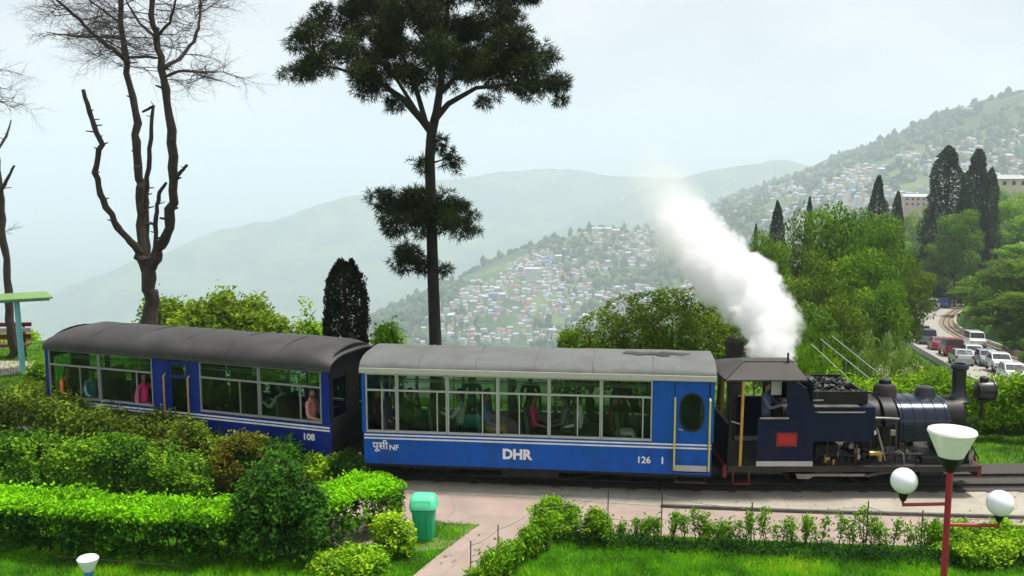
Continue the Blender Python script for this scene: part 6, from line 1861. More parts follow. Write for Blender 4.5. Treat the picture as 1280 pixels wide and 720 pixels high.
# ground cover over the slope, the wood's floor and the bank
def slope_cover():
    r = np.random.default_rng(19)
    n = 150000
    a = r.uniform(R(8), R(36), n); d = 24 + 250 * r.random(n) ** 1.6
    x, y = d * np.sin(a), d * np.cos(a)
    rx = np.interp(y, [p[1] for p in ROAD], [p[0] for p in ROAD])
    k = ((np.abs(x - rx - 0.5) > 5.6) | (y > 192)) & (y > edge_y(x) - 0.3)
    x, y = x[k], y[k]; d = np.hypot(x, y); n = len(x)
    z = HT(x, y) + 0.12 + (0.25 + 0.006 * d) * r.random(n) * (0.4 + vnoise(x * 0.4, y * 0.4, 6))
    V = leaf_quads(np.stack([x, y, z], axis=1), 0.10 + 0.0042 * d, 0.5, 0.6, None, r)
    tag(link("undergrowth", quads_mesh("undergrowth", V, 0.15 + 0.6 * vnoise(x * 0.25, y * 0.25, 9) + 0.25 * r.random(n), L['tree'])), "leafy undergrowth covering the slopes by the hill road", "undergrowth", kind="stuff")
slope_cover()
# pale pipe handrail going down the slope behind the locomotive
hr = empty("slope_handrail", (0, 0, 0), 0, "pale pipe handrail descending the slope behind the coal bunker", "railing")
for (a, b) in [((1026, 424, 30.5), (1088, 474, 25.5)), ((1040, 420, 31.5), (1100, 468, 26.3)), ((1014, 430, 30), (1062, 474, 25.2))]:
    mb = MB(); mb.tube([tuple(P(*a)), tuple(P(*b))], 0.013, 6); mb.build("rail", M['frame_dull'], hr)
for (a, d) in [((1030, 428), 30.2), ((1058, 449), 28), ((1085, 470), 25.9)]:
    q = P(a[0], a[1], d); mb = MB(); mb.tube([tuple(q), (q.x, q.y, H1(q.x, q.y) - 0.1)], 0.013, 6); mb.build("post", M['frame_dull'], hr)


# ------------------------------------------------------------------ street furniture
def lamp_post():
    D = 9.05
    top = P(1192, 555, D)
    root = empty("lamp_post", (top.x - 0.02, D, GZ), 0, "red lamp post with white cone lamp and two globe lamps by the lawn", "street lamp")
    o = root.location
    def rel(px, py, d=D): return P(px, py, d) - o
    c = rel(1192, 578)
    mb = MB(); mb.tube([(0, 0, -0.1), (0, 0, 0.4), (0.0, 0, c.z - 0.05)], [0.045, 0.033, 0.030], 10); mb.lathe([(0.09, -0.02), (0.09, 0.03), (0.05, 0.05), (0.035, 0.10)], 14); mb.build("post", M['lamp_red'], root, True)
    mb = MB(); mb.lathe([(0.03, c.z - 0.10), (0.05, c.z - 0.08), (0.085, c.z - 0.02), (0.125, c.z + 0.06), (0.10, c.z + 0.06)], 20); mb.build("shade_holder", M['black'], root, True)
    zt = rel(1192, 541).z
    mb = MB(); mb.lathe([(0.05, c.z - 0.012), (0.085, c.z + 0.0), (0.11, c.z + 0.045), (0.215, zt - 0.015), (0.228, zt + 0.01), (0.22, zt + 0.03), (0.15, zt + 0.048), (0.02, zt + 0.055)], 32); mb.build("cone_lamp", M['opal_cream'], root, True)
    for (px, py, side, pya) in ((1130, 601, -1, 631), (1250, 629, 1, 657)):
        g = rel(px, py); za = rel(px, pya).z
        dy = 0.0
        ar = MB(); ar.tube([(0.0, 0, za + 0.01), (g.x, dy, za), (g.x, dy, za + 0.055)], 0.018, 8); ar.build("arm", M['lamp_red'], root, True)
        hl_ = MB(); hl_.lathe([(0.02, za + 0.04), (0.03, za + 0.05), (0.055, g.z - 0.10), (0.06, g.z - 0.085)], 14, (g.x, dy, 0)); ho_ = hl_.build("globe_holder", M['black'], root, True)
        gb = MB(); gb.ball((g.x, dy, g.z), 0.127, 16); gb.build("globe_lamp", M['opal'], root, True)
lamp_post()
def low_lamp():
    D = 12.3; t = P(110, 702, D)
    root = empty("garden_lamp", (t.x, D, GZ), 0, "white cone garden lamp with blue holder before the lime hedge", "garden lamp")
    z = t.z - GZ
    mb = MB(); mb.tube([(0, 0, -0.1), (0, 0, z - 0.16)], 0.03, 8); mb.build("post", M['sky_post'], root, True)
    mb = MB(); mb.lathe([(0.03, z - 0.26), (0.055, z - 0.2), (0.07, z - 0.13), (0.05, z - 0.12)], 16); mb.build("shade_holder", mat("holder_blue", (0.06, 0.2, 0.5), 0.4), root, True)
    mb = MB(); mb.lathe([(0.04, z - 0.16), (0.06, z - 0.14), (0.135, z + 0.02), (0.14, z + 0.045), (0.12, z + 0.065), (0.02, z + 0.07)], 24); mb.build("cone_lamp", M['opal'], root, True)
low_lamp()
def litter_bin():
    g = G(529, 680)
    root = empty("litter_bin", (g.x, g.y + 0.2, GZ + 0.016), R(-4), "green plastic swing lid litter bin beside the pink path", "bin")
    mb = MB()
    def ringp(w, d, z, n=20, p=5):
        return [(w * math.copysign(abs(math.cos(2 * math.pi * (k + .5) / n)) ** (2 / p), math.cos(2 * math.pi * (k + .5) / n)), d * math.copysign(abs(math.sin(2 * math.pi * (k + .5) / n)) ** (2 / p), math.sin(2 * math.pi * (k + .5) / n)), z) for k in range(20)]
    def loft(mb, rings):
        n = 20; vs = [v for r_ in rings for v in r_]
        fs = [(i * n + k, i * n + (k + 1) % n, (i + 1) * n + (k + 1) % n, (i + 1) * n + k) for i in range(len(rings) - 1) for k in range(n)]
        fs += [tuple(range(n - 1, -1, -1)), tuple((len(rings) - 1) * n + k for k in range(n))]
        mb.add(vs, fs)
    loft(mb, [ringp(0.165, 0.15, 0), ringp(0.175, 0.16, 0.05), ringp(0.205, 0.19, 0.54), ringp(0.225, 0.21, 0.545), ringp(0.228, 0.212, 0.58)])
    mb.build("body", M['bin'], root, True)
    ld = MB(); loft(ld, [ringp(0.20, 0.18, 0.575), ringp(0.20, 0.18, 0.60), ringp(0.246, 0.23, 0.602), ringp(0.246, 0.23, 0.64), ringp(0.232, 0.19, 0.74), ringp(0.215, 0.15, 0.80), ringp(0.18, 0.09, 0.835), ringp(0.12, 0.05, 0.845)])
    lo = ld.build("lid", M['bin_lid'], root, True)
    fl2 = MB(); fl2.add([(-0.16, -0.222, 0.64), (0.16, -0.222, 0.64), (0.15, -0.182, 0.77), (-0.15, -0.182, 0.77), (-0.16, -0.21, 0.64), (0.16, -0.21, 0.64), (0.15, -0.17, 0.77), (-0.15, -0.17, 0.77)], [(0, 1, 2, 3), (4, 7, 6, 5), (0, 4, 5, 1), (1, 5, 6, 2), (2, 6, 7, 3), (3, 7, 4, 0)])
    fl2.build("flap", M['bin_lid'], lo, bevel=0.004)
    for s in (-1, 1):
        rb2 = MB(); rb2.box(s * 0.10 - 0.012, s * 0.10 + 0.012, -0.215, -0.17, 0.10, 0.50); rb2.build("rib", M['bin'], root, bevel=0.004)
litter_bin()
# thin posts and wires along the lawn
fn = empty("wire_fence", (0, 0, 0), 0, "thin metal posts with sagging wire round the edge of the lawn", "fence")
posts = [(588, 724, 676), (622, 706, 656), (668, 686, 630), (759, 676, 612), (826, 680, 611), (938, 685, 628), (1082, 690, 626), (1150, 694, 638), (1290, 700, 640)]
tops = []
for px, yb, yt in posts:
    g = G(px, yb); zt = P(px, yt, g.y).z
    mb = MB(); mb.tube([(g.x, g.y, GZ - 0.05), (g.x + 0.01, g.y, zt)], 0.011, 6); mb.build("post", M['wire'], fn)
    tops.append((g, zt))
for (a, za), (b, zb3) in zip(tops[:-1], tops[1:]):
    for fr_ in (0.88, 0.45):
        pts = []
        for k in range(9):
            t = k / 8; z = (za + (zb3 - za) * t - GZ) * fr_ + GZ - 0.05 * math.sin(math.pi * t)
            pts.append((a.x + (b.x - a.x) * t, a.y + (b.y - a.y) * t, z))
        mb = MB(); mb.tube(pts, 0.0045, 4); mb.build("wire", M['wire'], fn)
pr = empty("hedge_rail", (0, 0, 0), 0, "thin weathered rail in front of the lime hedge", "railing")
a, b = G(72, 714), G(232, 724)
mb = MB(); mb.tube([(a.x, a.y, GZ + 0.26), (b.x, b.y, GZ + 0.22)], 0.006, 6); mb.build("rail", M['bark_bare'], pr)
for q in (a, b): mb = MB(); mb.tube([(q.x, q.y, GZ - 0.05), (q.x, q.y, GZ + 0.28)], 0.010, 6); mb.build("post", M['bark_bare'], pr)

# shelter with green roof at the far bend
SD = 30.5
sb = P(29, 466, SD)
sh = empty("shelter", (sb.x, SD, GZ), R(25), "open shelter with green sheet roof on sky blue posts", "shelter")
zt_ = P(27, 374, SD).z - GZ
xr = 1.0
for (dx, dy) in ((0, 0), (-2.4, 0), (-2.4, 0.7)):
    mb = MB(); mb.tube([(dx, dy, -0.05), (dx - 0.06, dy, zt_)], [0.10, 0.085], 10); mb.build("post", M['sky_post'], sh, True)
mb = MB(); mb.add([(xr, -0.45, zt_ + 0.02), (-4, -0.45, zt_ - 0.02), (-4, 0.95, zt_ + 0.03), (xr - 0.2, 0.95, zt_ + 0.05), (xr, -0.45, zt_ + 0.07), (-4, -0.45, zt_ + 0.03), (-4, 0.95, zt_ + 0.08), (xr - 0.2, 0.95, zt_ + 0.10)], [(0, 1, 2, 3), (4, 7, 6, 5), (0, 4, 5, 1), (1, 5, 6, 2), (2, 6, 7, 3), (3, 7, 4, 0)])
mb.build("roof", M['green_roof'], sh)
mb = MB(); mb.box(-3.9, xr - 0.1, -0.05, 0.05, zt_ - 0.09, zt_ - 0.03); mb.build("beam", M['sky_post'], sh)
sheet("shelter_floor", [tuple(G(a, b)[:2]) for a, b in [(-200, 492), (38, 466), (52, 460), (40, 452), (-200, 450)]], GZ + 0.02, M['concrete'])
# red bench wall behind the shelter
bn = empty("bench", (P(-20, 455, SD + 2.6).x, SD + 2.6, GZ), R(6), "long red and cream bench beneath the green roof", "bench")
for z0, z1, y0, y1, mt in ((0.42, 0.50, -0.25, 0.25, 'red'), (0.62, 0.80, 0.2, 0.27, 'red'), (0.86, 1.02, 0.24, 0.31, 'cream'), (1.06, 1.2, 0.28, 0.35, 'red')):
    mb = MB(); mb.box(-3.0, 1.55, y0, y1, z0, z1); mb.build("plank", M[mt], bn, bevel=0.01)
for x in (-2.6, -1.2, 0.2, 1.3):
    mb = MB(); mb.box(x - 0.04, x + 0.04, -0.22, 0.2, 0, 0.42); mb.box(x - 0.035, x + 0.035, 0.262, 0.3, 0.0, 1.15); mb.build("leg", M['iron'], bn)
shrub_px("garden_bush", 48, 456, 484, 30, 27.5, 2500, 0.07, L['hedge2'], "small green bush beside the shelter post", 37, zbase=GZ)
shrub_px("garden_bush", 14, 424, 450, 60, 37, 2500, 0.09, L['hedge2'], "green bush behind the red bench", 38)
gbush(20, 512, 90, 480, 3500, 0.06, L['yellow'], "low dry yellowish shrub beyond the olive hedge", 39)


# ------------------------------------------------------------------ vehicles on the hill road
def car_mesh_parts(kind):
    """side profiles (x forward, z up) for body and glasshouse"""
    if kind == "van":   L_, W_, body, cab = 3.9, 1.56, [(-1.95, .32), (1.9, .32), (1.95, .62), (1.9, .95), (1.45, 1.12), (0.98, 1.78), (-1.88, 1.82), (-1.95, 1.1)], [(1.38, 1.13), (0.96, 1.70), (-1.80, 1.74), (-1.86, 1.13)]
    elif kind == "jeep": L_, W_, body, cab = 4.1, 1.66, [(-2.0, .42), (2.0, .42), (2.05, .75), (1.95, 1.0), (0.85, 1.08), (0.42, 1.74), (-1.9, 1.78), (-2.0, 1.0)], [(0.78, 1.09), (0.40, 1.66), (-1.80, 1.70), (-1.92, 1.09)]
    else: L_, W_, body, cab = 3.5, 1.5, [(-1.75, .28), (1.72, .28), (1.78, .55), (1.62, .82), (0.80, .92), (0.15, 1.40), (-1.15, 1.44), (-1.68, .98), (-1.76, .7)], [(0.74, .93), (0.14, 1.34), (-1.10, 1.37), (-1.58, .95)]
    return L_, W_, body, cab
def vehicle(kind, colname, col, pos, heading, label, slope=0.0):
    L_, W_, body, cab = car_mesh_parts(kind)
    root = empty("parked_car" if kind != "van" else "parked_van", pos, heading, label, "van" if kind == "van" else "car", "vehicles on the hill road")
    root.rotation_euler = (0, -slope, heading)
    mt = mat("car_" + colname, col, 0.28, var=0.06, coat=0.5)
    mb = MB()
    n = len(body)
    def sect(poly, ys): return [[(x, y, z) for x, z in poly] for y in ys]
    # tumblehome: three loops each side
    loops = []
    zmid = 0.9 if kind != "hatch" else 0.75
    for y, k in ((-W_ / 2, 1), (W_ / 2, 1)):
        loops.append([(x, y * (1 - 0.16 * max(0, z - zmid) / 0.8), z) for x, z in body])
    mb.add(loops[0] + loops[1], [tuple(range(n)), tuple(range(2 * n - 1, n - 1, -1))] + [(i, i + n, (i + 1) % n + n, (i + 1) % n) for i in range(n)])
    mb.build("body", mt, root, bevel=0.05)
    for s in (-1, 1):
        g = MB()
        q = [(x, s * (W_ / 2 * (1 - 0.16 * max(0, z - zmid) / 0.8) + 0.006), z) for x, z in cab]
        q2 = [(x, y - s * 0.02, z) for x, y, z in q]
        m_ = len(q)
        g.add(q + q2, [tuple(range(m_)), tuple(range(2 * m_ - 1, m_ - 1, -1))] + [(i, i + m_, (i + 1) % m_ + m_, (i + 1) % m_) for i in range(m_)])
        g.build("side_window", M['car_glass'], root)
    wsp = [p for p in body if p[1] > 0.9]
    f0, f1 = body[4], body[5]
    def screen(a, b, dx, name):
        w0, w1 = W_ / 2 * 0.86, W_ / 2 * 0.78
        ax, az = a[0] * .9 + b[0] * .1, a[1] * .9 + b[1] * .1; bx2, bz2 = a[0] * .12 + b[0] * .88, a[1] * .12 + b[1] * .88
        g = MB(); v = [(ax + dx, -w0, az), (ax + dx, w0, az), (bx2 + dx, w1, bz2), (bx2 + dx, -w1, bz2)]
        g.add(v + [(x - dx * 1.6, y, z) for x, y, z in v], [(0, 1, 2, 3), (4, 7, 6, 5), (0, 4, 5, 1), (1, 5, 6, 2), (2, 6, 7, 3), (3, 7, 4, 0)])
        g.build(name, M['car_glass'], root)
    screen(f0, f1, 0.02, "windscreen")
    rr0, rr1 = (body[-1], body[-2]) if kind != "hatch" else (body[-2], body[-3])
    screen(rr0, rr1, -0.02, "rear_window")
    for s in (-1, 1):
        g = MB(); g.box(L_ / 2 - 0.12, L_ / 2 + 0.0, s * W_ * 0.36 - 0.13, s * W_ * 0.36 + 0.13, body[2][1] + 0.02, body[2][1] + 0.17); g.build("headlight", M['chrome'], root, bevel=0.02)
        g = MB(); g.box(-L_ / 2 - 0.01, -L_ / 2 + 0.1, s * W_ * 0.42 - 0.07, s * W_ * 0.42 + 0.07, 0.7, 0.95); g.build("tail_light", M['red'], root)
    g = MB(); g.box(L_ / 2 - 0.06, L_ / 2 + 0.05, -W_ * 0.48, W_ * 0.48, 0.30, 0.48); g.build("bumper", M['kerb'], root, bevel=0.02)
    rad = 0.33 if kind == "jeep" else 0.28
    for x in (-L_ * 0.31, L_ * 0.31):
        for s in (-1, 1):
            g = MB(); g.lathe([(rad * 0.55, -0.1), (rad, -0.09), (rad, 0.09), (rad * 0.55, 0.1)], 16, (x, s * (W_ / 2 - 0.06), rad), 'y'); wo = g.build("wheel", M['tyre'], root, True)
            g = MB(); g.lathe([(0.02, -0.105), (rad * 0.5, -0.105), (rad * 0.5, 0.105), (0.02, 0.105)], 12, (x, s * (W_ / 2 - 0.06), rad), 'y'); g.build("rim", M['steel'], wo, True)
    return root
def on_road(px, D, lat=None):
    """point of the road surface near depth D under photo column px"""
    i = min(range(len(ROADF)), key=lambda k: abs(ROADF[k].y - D))
    p, q = ROADF[i], ROADF[min(i + 1, len(ROADF) - 1)]
    d = q - p; hd = math.atan2(d.y, d.x)
    x = P(px, 420, D).x if lat is None else p.x + lat
    return Vector((x, D, p.z + 0.35)), hd, math.atan2(d.z, math.hypot(d.x, d.y))
cars = [("van", "white", (0.56, 0.57, 0.58), 1219, 97.0, PI, "white van on the hill road with a white car before it"),
        ("hatch", "white", (0.56, 0.57, 0.58), 1218, 84.0, PI, "white car following closely before the white van"),
        ("hatch", "silver", (0.36, 0.39, 0.41), 1203, 79.5, 0, "silver car beside the crimson cars on the hill road"),
        ("jeep", "crimson", (0.36, 0.015, 0.06), 1190, 87.5, 0, "crimson jeep behind another crimson car in the queue"),
        ("hatch", "magenta", (0.33, 0.010, 0.085), 1173, 94.0, 0, "magenta crimson hatchback ahead of the crimson jeep"),
        ("jeep", "grey", (0.16, 0.19, 0.20), 1158, 101.0, 0, "grey jeep ahead of the crimson cars in the queue"),
        ("jeep", "palegreen", (0.36, 0.44, 0.36), 1151, 108.0, 0, "pale green jeep between the grey jeep and the bend"),
        ("hatch", "maroon", (0.13, 0.015, 0.03), 1138, 115.0, 0, "small maroon car at the bend of the hill road"),
        ("hatch", "whitefar", (0.54, 0.55, 0.56), 1127, 126.0, 0, "white car half hidden by leaves at the bend"),
        ("van", "cream", (0.50, 0.49, 0.40), 1146, 146.0, 0.2, "cream van beyond the bend beside the dark jeep"),
        ("jeep", "darkgreen", (0.04, 0.07, 0.05), 1152, 154.0, 0.3, "dark jeep beyond the bend of the hill road"),
        ("jeep", "royalblue", (0.012, 0.02, 0.33), 1178, 166.0, PI, "royal blue jeep coming round the far end of the road"),
        ("hatch", "white", (0.56, 0.57, 0.58), 1252, 74.0, PI, "white car low on the road beyond the head lamp"),
        ("hatch", "white", (0.56, 0.57, 0.58), 1270, 68.0, PI, "white car beside a shrub beyond the head lamp"),
        ("hatch", "steel", (0.22, 0.26, 0.32), 1236, 79.0, PI, "steel blue car between two white cars near the head lamp"),
        ("hatch", "whitefar", (0.54, 0.55, 0.56), 1133, 136.0, 0, "white hatchback just past the bend under the trees"),
        ("jeep", "silver", (0.36, 0.39, 0.41), 1141, 121.0, 0, "silver jeep behind the small maroon car at the bend"),
        ("van", "whitefar", (0.54, 0.55, 0.56), 1165, 160.0, 0, "white van parked short of the royal blue jeep"),
        ("hatch", "darkred", (0.20, 0.02, 0.02), 1139, 140.0, 0, "dark red car past the bend beside the cream van")]
for kind, cn, col, px, D, flip, lab in cars:
    p, hd, sl = on_road(px, D)
    vehicle(kind, cn, col, p, hd + flip, lab, sl if flip < 1 else -sl)


# ------------------------------------------------------------------ houses on the hills
WALLS = [("white", (0.58, 0.58, 0.56)), ("cream", (0.62, 0.56, 0.43)), ("pink", (0.50, 0.34, 0.33)), ("pale blue", (0.40, 0.50, 0.60)), ("yellow", (0.60, 0.48, 0.20)), ("grey", (0.36, 0.36, 0.36))]
ROOFS = [("grey tin", (0.34, 0.35, 0.37)), ("rusty red", (0.30, 0.11, 0.08)), ("green", (0.12, 0.24, 0.17)), ("blue", (0.14, 0.22, 0.38)), ("pale tin", (0.50, 0.51, 0.52))]
WM = {n: mat("wall_" + n.replace(" ", "_"), c, 0.85, var=0.12, scale=0.3) for n, c in WALLS}
RM = {n: mat("roof_" + n.replace(" ", "_"), c, 0.6, var=0.2, scale=0.4) for n, c in ROOFS}
WIN = mat("dark_window", (0.03, 0.035, 0.04), 0.3)
def house_mesh(wn, rn, floors, w, d, seed):
    r = random.Random(seed)
    mb = MB(); h = floors * 2.9
    mb.box(-w / 2, w / 2, -d / 2, d / 2, -5, h)
    for f in range(floors):
        n = max(2, int(w / 2.6))
        for k in range(n):
            x = -w / 2 + (k + 0.5) * w / n
            for s in (-1, 1):
                yy = sorted((s * (d / 2 + 0.06), s * (d / 2 - 0.2)))
                mb.box(x - 0.55, x + 0.55, yy[0], yy[1], f * 2.9 + 0.9, f * 2.9 + 2.2, 1)
        if f: mb.box(-w / 2 - 0.5, w / 2 + 0.5, -d / 2 - 0.9, -d / 2, f * 2.9 - 0.15, f * 2.9 + 0.05)
    wall = mb.mesh("hillside_house", [WM[wn], WIN])
    rf = MB()
    if r.random() < 0.7:
        e = 0.7; q = 1.0 + 0.9 * r.random()
        v = [(-w / 2 - e, -d / 2 - e, h), (w / 2 + e, -d / 2 - e, h), (w / 2 + e, d / 2 + e, h), (-w / 2 - e, d / 2 + e, h), (-w / 2 - e * .4, 0, h + q + .4), (w / 2 + e * .4, 0, h + q + .4)]
        rf.add(v, [(0, 1, 5, 4), (2, 3, 4, 5), (1, 2, 5), (3, 0, 4), (3, 2, 1, 0)])
    else:
        rf.box(-w / 2 - 0.3, w / 2 + 0.3, -d / 2 - 0.3, d / 2 + 0.3, h, h + 0.35); rf.box(-1.2, 1.2, -1.2, 1.2, h + 0.35, h + 2.2)
    roof = rf.mesh("roof", RM[rn])
    return wall, roof
HV = []
rr = random.Random(3)
for k in range(26):
    wn = WALLS[k % 6 if k < 18 else rr.choice([0, 0, 1, 2])][0]; rn = ROOFS[(k * 3 + k // 6) % 5][0]
    HV.append((wn, rn) + house_mesh(wn, rn, rr.choice([2, 2, 3, 4]), rr.uniform(7, 13), rr.uniform(6, 9), k))
def scatter(poly, n, seed, gap, thin=0.12):
    r = np.random.default_rng(seed)
    xs, ys = [p[0] for p in poly], [p[1] for p in poly]
    px = r.uniform(min(xs), max(xs), n * 10); py = r.uniform(min(ys), max(ys), n * 10)
    k = inside(px, py, poly)
    # houses gather in drifts
    k &= (fbm(px / 38, py / 17, 4, 5) + 0.14 * r.normal(size=len(px))) > thin
    px, py = px[k], py[k]
    x, y, ok = hits(px, py, 700)
    out = []
    for a, b, o_, c, e_ in zip(x, y, ok, px, py):
        if not o_: continue
        if all((a - q[0]) ** 2 + (b - q[1]) ** 2 > gap * gap for q in out): out.append((a, b))
        if len(out) >= n: break
    return out
SPOTS = [("on the wooded spur across the valley", scatter([(515, 432), (545, 380), (640, 332), (735, 290), (850, 292), (880, 330), (860, 380), (740, 405), (700, 432)], 185, 5, 15)),
         ("on the steep hill above the conifers", scatter([(955, 285), (985, 240), (1060, 215), (1130, 200), (1290, 165), (1290, 262), (1160, 262), (1090, 275), (1020, 262)], 110, 6, 18)),]
spread_far = scatter([(850, 300), (880, 225), (1000, 215), (1040, 230), (1000, 285), (940, 300)], 110, 8, 25) + scatter([(520, 300), (640, 240), (860, 222), (980, 200), (1000, 230), (800, 285)], 60, 9, 66) + scatter([(515, 432), (540, 385), (640, 332), (735, 290), (850, 292), (890, 330), (860, 390), (740, 410), (700, 432)], 700, 15, 9, 0.02) + scatter([(950, 285), (985, 235), (1060, 212), (1130, 195), (1290, 160), (1290, 262), (1160, 262), (1090, 275), (1020, 262)], 420, 16, 11, 0.0)
r = random.Random(9)
for where, lst in SPOTS:
    for (x, y) in lst:
        wn, rn, wall, roof = HV[r.randrange(len(HV))]
        s = r.uniform(0.7, 1.3)
        o = link("hillside_house", wall, None, (x, y, H1(x, y)), r.uniform(-0.7, 0.7))
        o.scale = (s,) * 3
        tag(o, f"{wn} house with {rn} roof {where}", "house", f"{wn} {rn} roofed houses {where}")
        ro = link("roof", roof, o)
mbs = MB()
for (x, y) in spread_far:
    z = H1(x, y); a = r.uniform(-0.7, 0.7); w, d, h = r.uniform(2.8, 6), r.uniform(2.5, 4.5), r.uniform(2.5, 8)
    c, s = math.cos(a), math.sin(a); o_ = len(mbs.v)
    mbs.box(-w, w, -d, d, -6, h, r.choice([0, 0, 1, 2])); mbs.add([(-w - .6, -d - .6, h), (w + .6, -d - .6, h), (w + .6, d + .6, h), (-w - .6, d + .6, h), (-w, 0, h + 2), (w, 0, h + 2)], [(0, 1, 5, 4), (2, 3, 4, 5), (1, 2, 5), (3, 0, 4), (3, 2, 1, 0)], r.choice([3, 4, 3]))
    for i in range(o_, len(mbs.v)):
        v = mbs.v[i]; mbs.v[i] = (v[0] * c - v[1] * s + x, v[0] * s + v[1] * c + y, v[2] + z)
tag(mbs.build("distant_town", [WM["white"], WM["cream"], WM["pink"], RM["grey tin"], RM["rusty red"]]), "faint town houses on the far hazy slopes", "houses", kind="stuff")

def big_building(px, py, t0, w, d, floors, wn, rn, label, rz=0.0, rows=None):
    x, y, ok = hits(np.array([px]), np.array([py]), t0)
    x, y = float(x[0]), float(y[0]); z = H1(x, y)
    root = empty("large_building", (x, y, z), rz, label, "building")
    h = floors * 3.2
    MB().box(-w / 2, w / 2, -d / 2, d / 2, -6, h).build("wall", WM[wn], root)
    n = max(3, int(w / 2.8))
    wme = MB().box(-0.7, 0.7, -0.12, 0.2, 0, 1.5).mesh("window", WIN)
    for f in range(floors):
        for k in range(n): link("window", wme, root, (-w / 2 + (k + 0.5) * w / n, -d / 2, f * 3.2 + 0.9))
    v = [(-w / 2 - 1, -d / 2 - 1, h), (w / 2 + 1, -d / 2 - 1, h), (w / 2 + 1, d / 2 + 1, h), (-w / 2 - 1, d / 2 + 1, h), (-w / 2, 0, h + 2.2), (w / 2, 0, h + 2.2)]
    MB().add(v, [(0, 1, 5, 4), (2, 3, 4, 5), (1, 2, 5), (3, 0, 4), (3, 2, 1, 0)]).build("roof", RM[rn], root)
big_building(664, 350, 1000, 29, 18, 7, "white", "pale tin", "large white block standing out midway up the town spur", 0.2)
big_building(752, 292, 1000, 44, 18, 3, "white", "pale tin", "long white building on the crest of the town spur")
big_building(1208, 146, 1000, 20, 14, 5, "white", "grey tin", "lone pale building high on the steep wooded hill")
def near_house(px, py, D, w, d, floors, wn, rn, label, rz):
    q = P(px, py, D); root = empty("hill_house", (q.x, D, q.z), rz, label, "building")
    h = floors * 2.9; zb0 = H1(q.x, D) - q.z - 1.0
    MB().box(-w / 2, w / 2, -d / 2, d / 2, min(-1, zb0), h).build("wall", WM[wn], root)
    wme = MB().box(-0.6, 0.6, -0.12, 0.15, 0, 1.3).mesh("window", WIN); n = max(3, int(w / 2.6))
    for f in range(floors):
        for k in range(n): link("window", wme, root, (-w / 2 + (k + 0.5) * w / n, -d / 2, f * 2.9 + 0.8))
    v = [(-w / 2 - .8, -d / 2 - .8, h), (w / 2 + .8, -d / 2 - .8, h), (w / 2 + .8, d / 2 + .8, h), (-w / 2 - .8, d / 2 + .8, h), (-w / 2, 0, h + 1.3), (w / 2, 0, h + 1.3)]
    MB().add(v, [(0, 1, 5, 4), (2, 3, 4, 5), (1, 2, 5), (3, 0, 4), (3, 2, 1, 0)]).build("roof", RM[rn], root)
near_house(1146, 258, 560, 15, 9, 2, "pink", "pale tin", "pink two storey building behind the tall conifers", -0.25)
near_house(1258, 234, 330, 10, 8, 1, "cream", "grey tin", "cream house with wide flat eaves beside the tall conifers", 0.1)
near_house(1262, 318, 235, 7, 6, 1, "white", "pale tin", "white house showing among bright leaves above the bank", 0.3)

# woods on the hills
def far_woods():
    r = np.random.default_rng(27)
    n = 25000
    az = r.uniform(R(-30), R(34), n); d = np.exp(r.uniform(math.log(900), math.log(5200), n))
    x, y = d * np.sin(az), d * np.cos(az)
    h0 = HT(x, y)
    k = (fbm(x / 150, y / 150, 4, 77) > -0.12) & (h0 > -500)
    x, y, d, h0 = x[k], y[k], d[k], h0[k]; n = len(x)
    ico = bmesh.new(); bmesh.ops.create_icosphere(ico, subdivisions=1, radius=1.0)
    bv = np.array([v.co[:] for v in ico.verts]); bf = np.array([[v.index for v in f.verts] for f in ico.faces]); ico.free()
    sc = 3.2 + 4.2 * r.random(n) + d * 0.0006
    tall = np.where(r.random(n) < 0.12, 1.9, 1.0)
    nv = len(bv)
    V = bv[None] * (sc[:, None, None] * np.stack([np.ones(n), np.ones(n), tall], axis=1)[:, None, :]) * (0.75 + 0.5 * r.random((n, nv, 1)))
    V = V + np.stack([x, y, h0 + sc * tall * 0.6], axis=1)[:, None, :]
    me = bpy.data.meshes.new("hill_woods")
    Fc = (bf[None] + (np.arange(n) * nv)[:, None, None]).reshape(-1, 3).astype(np.int32)
    me.vertices.add(n * nv); me.vertices.foreach_set("co", V.astype(np.float32).ravel())
    me.loops.add(Fc.size); me.loops.foreach_set("vertex_index", Fc.ravel())
    me.polygons.add(len(Fc)); me.polygons.foreach_set("loop_start", np.arange(0, Fc.size, 3, dtype=np.int32))
    at_ = me.attributes.new("tint", 'FLOAT', 'POINT'); at_.data.foreach_set("value", np.repeat(r.random(n), nv).astype(np.float32))
    me.materials.append(L['far']); me.update(calc_edges=True)
    tag(link("hill_woods", me), "woods covering the far hillsides", "woods", kind="stuff")
far_woods()


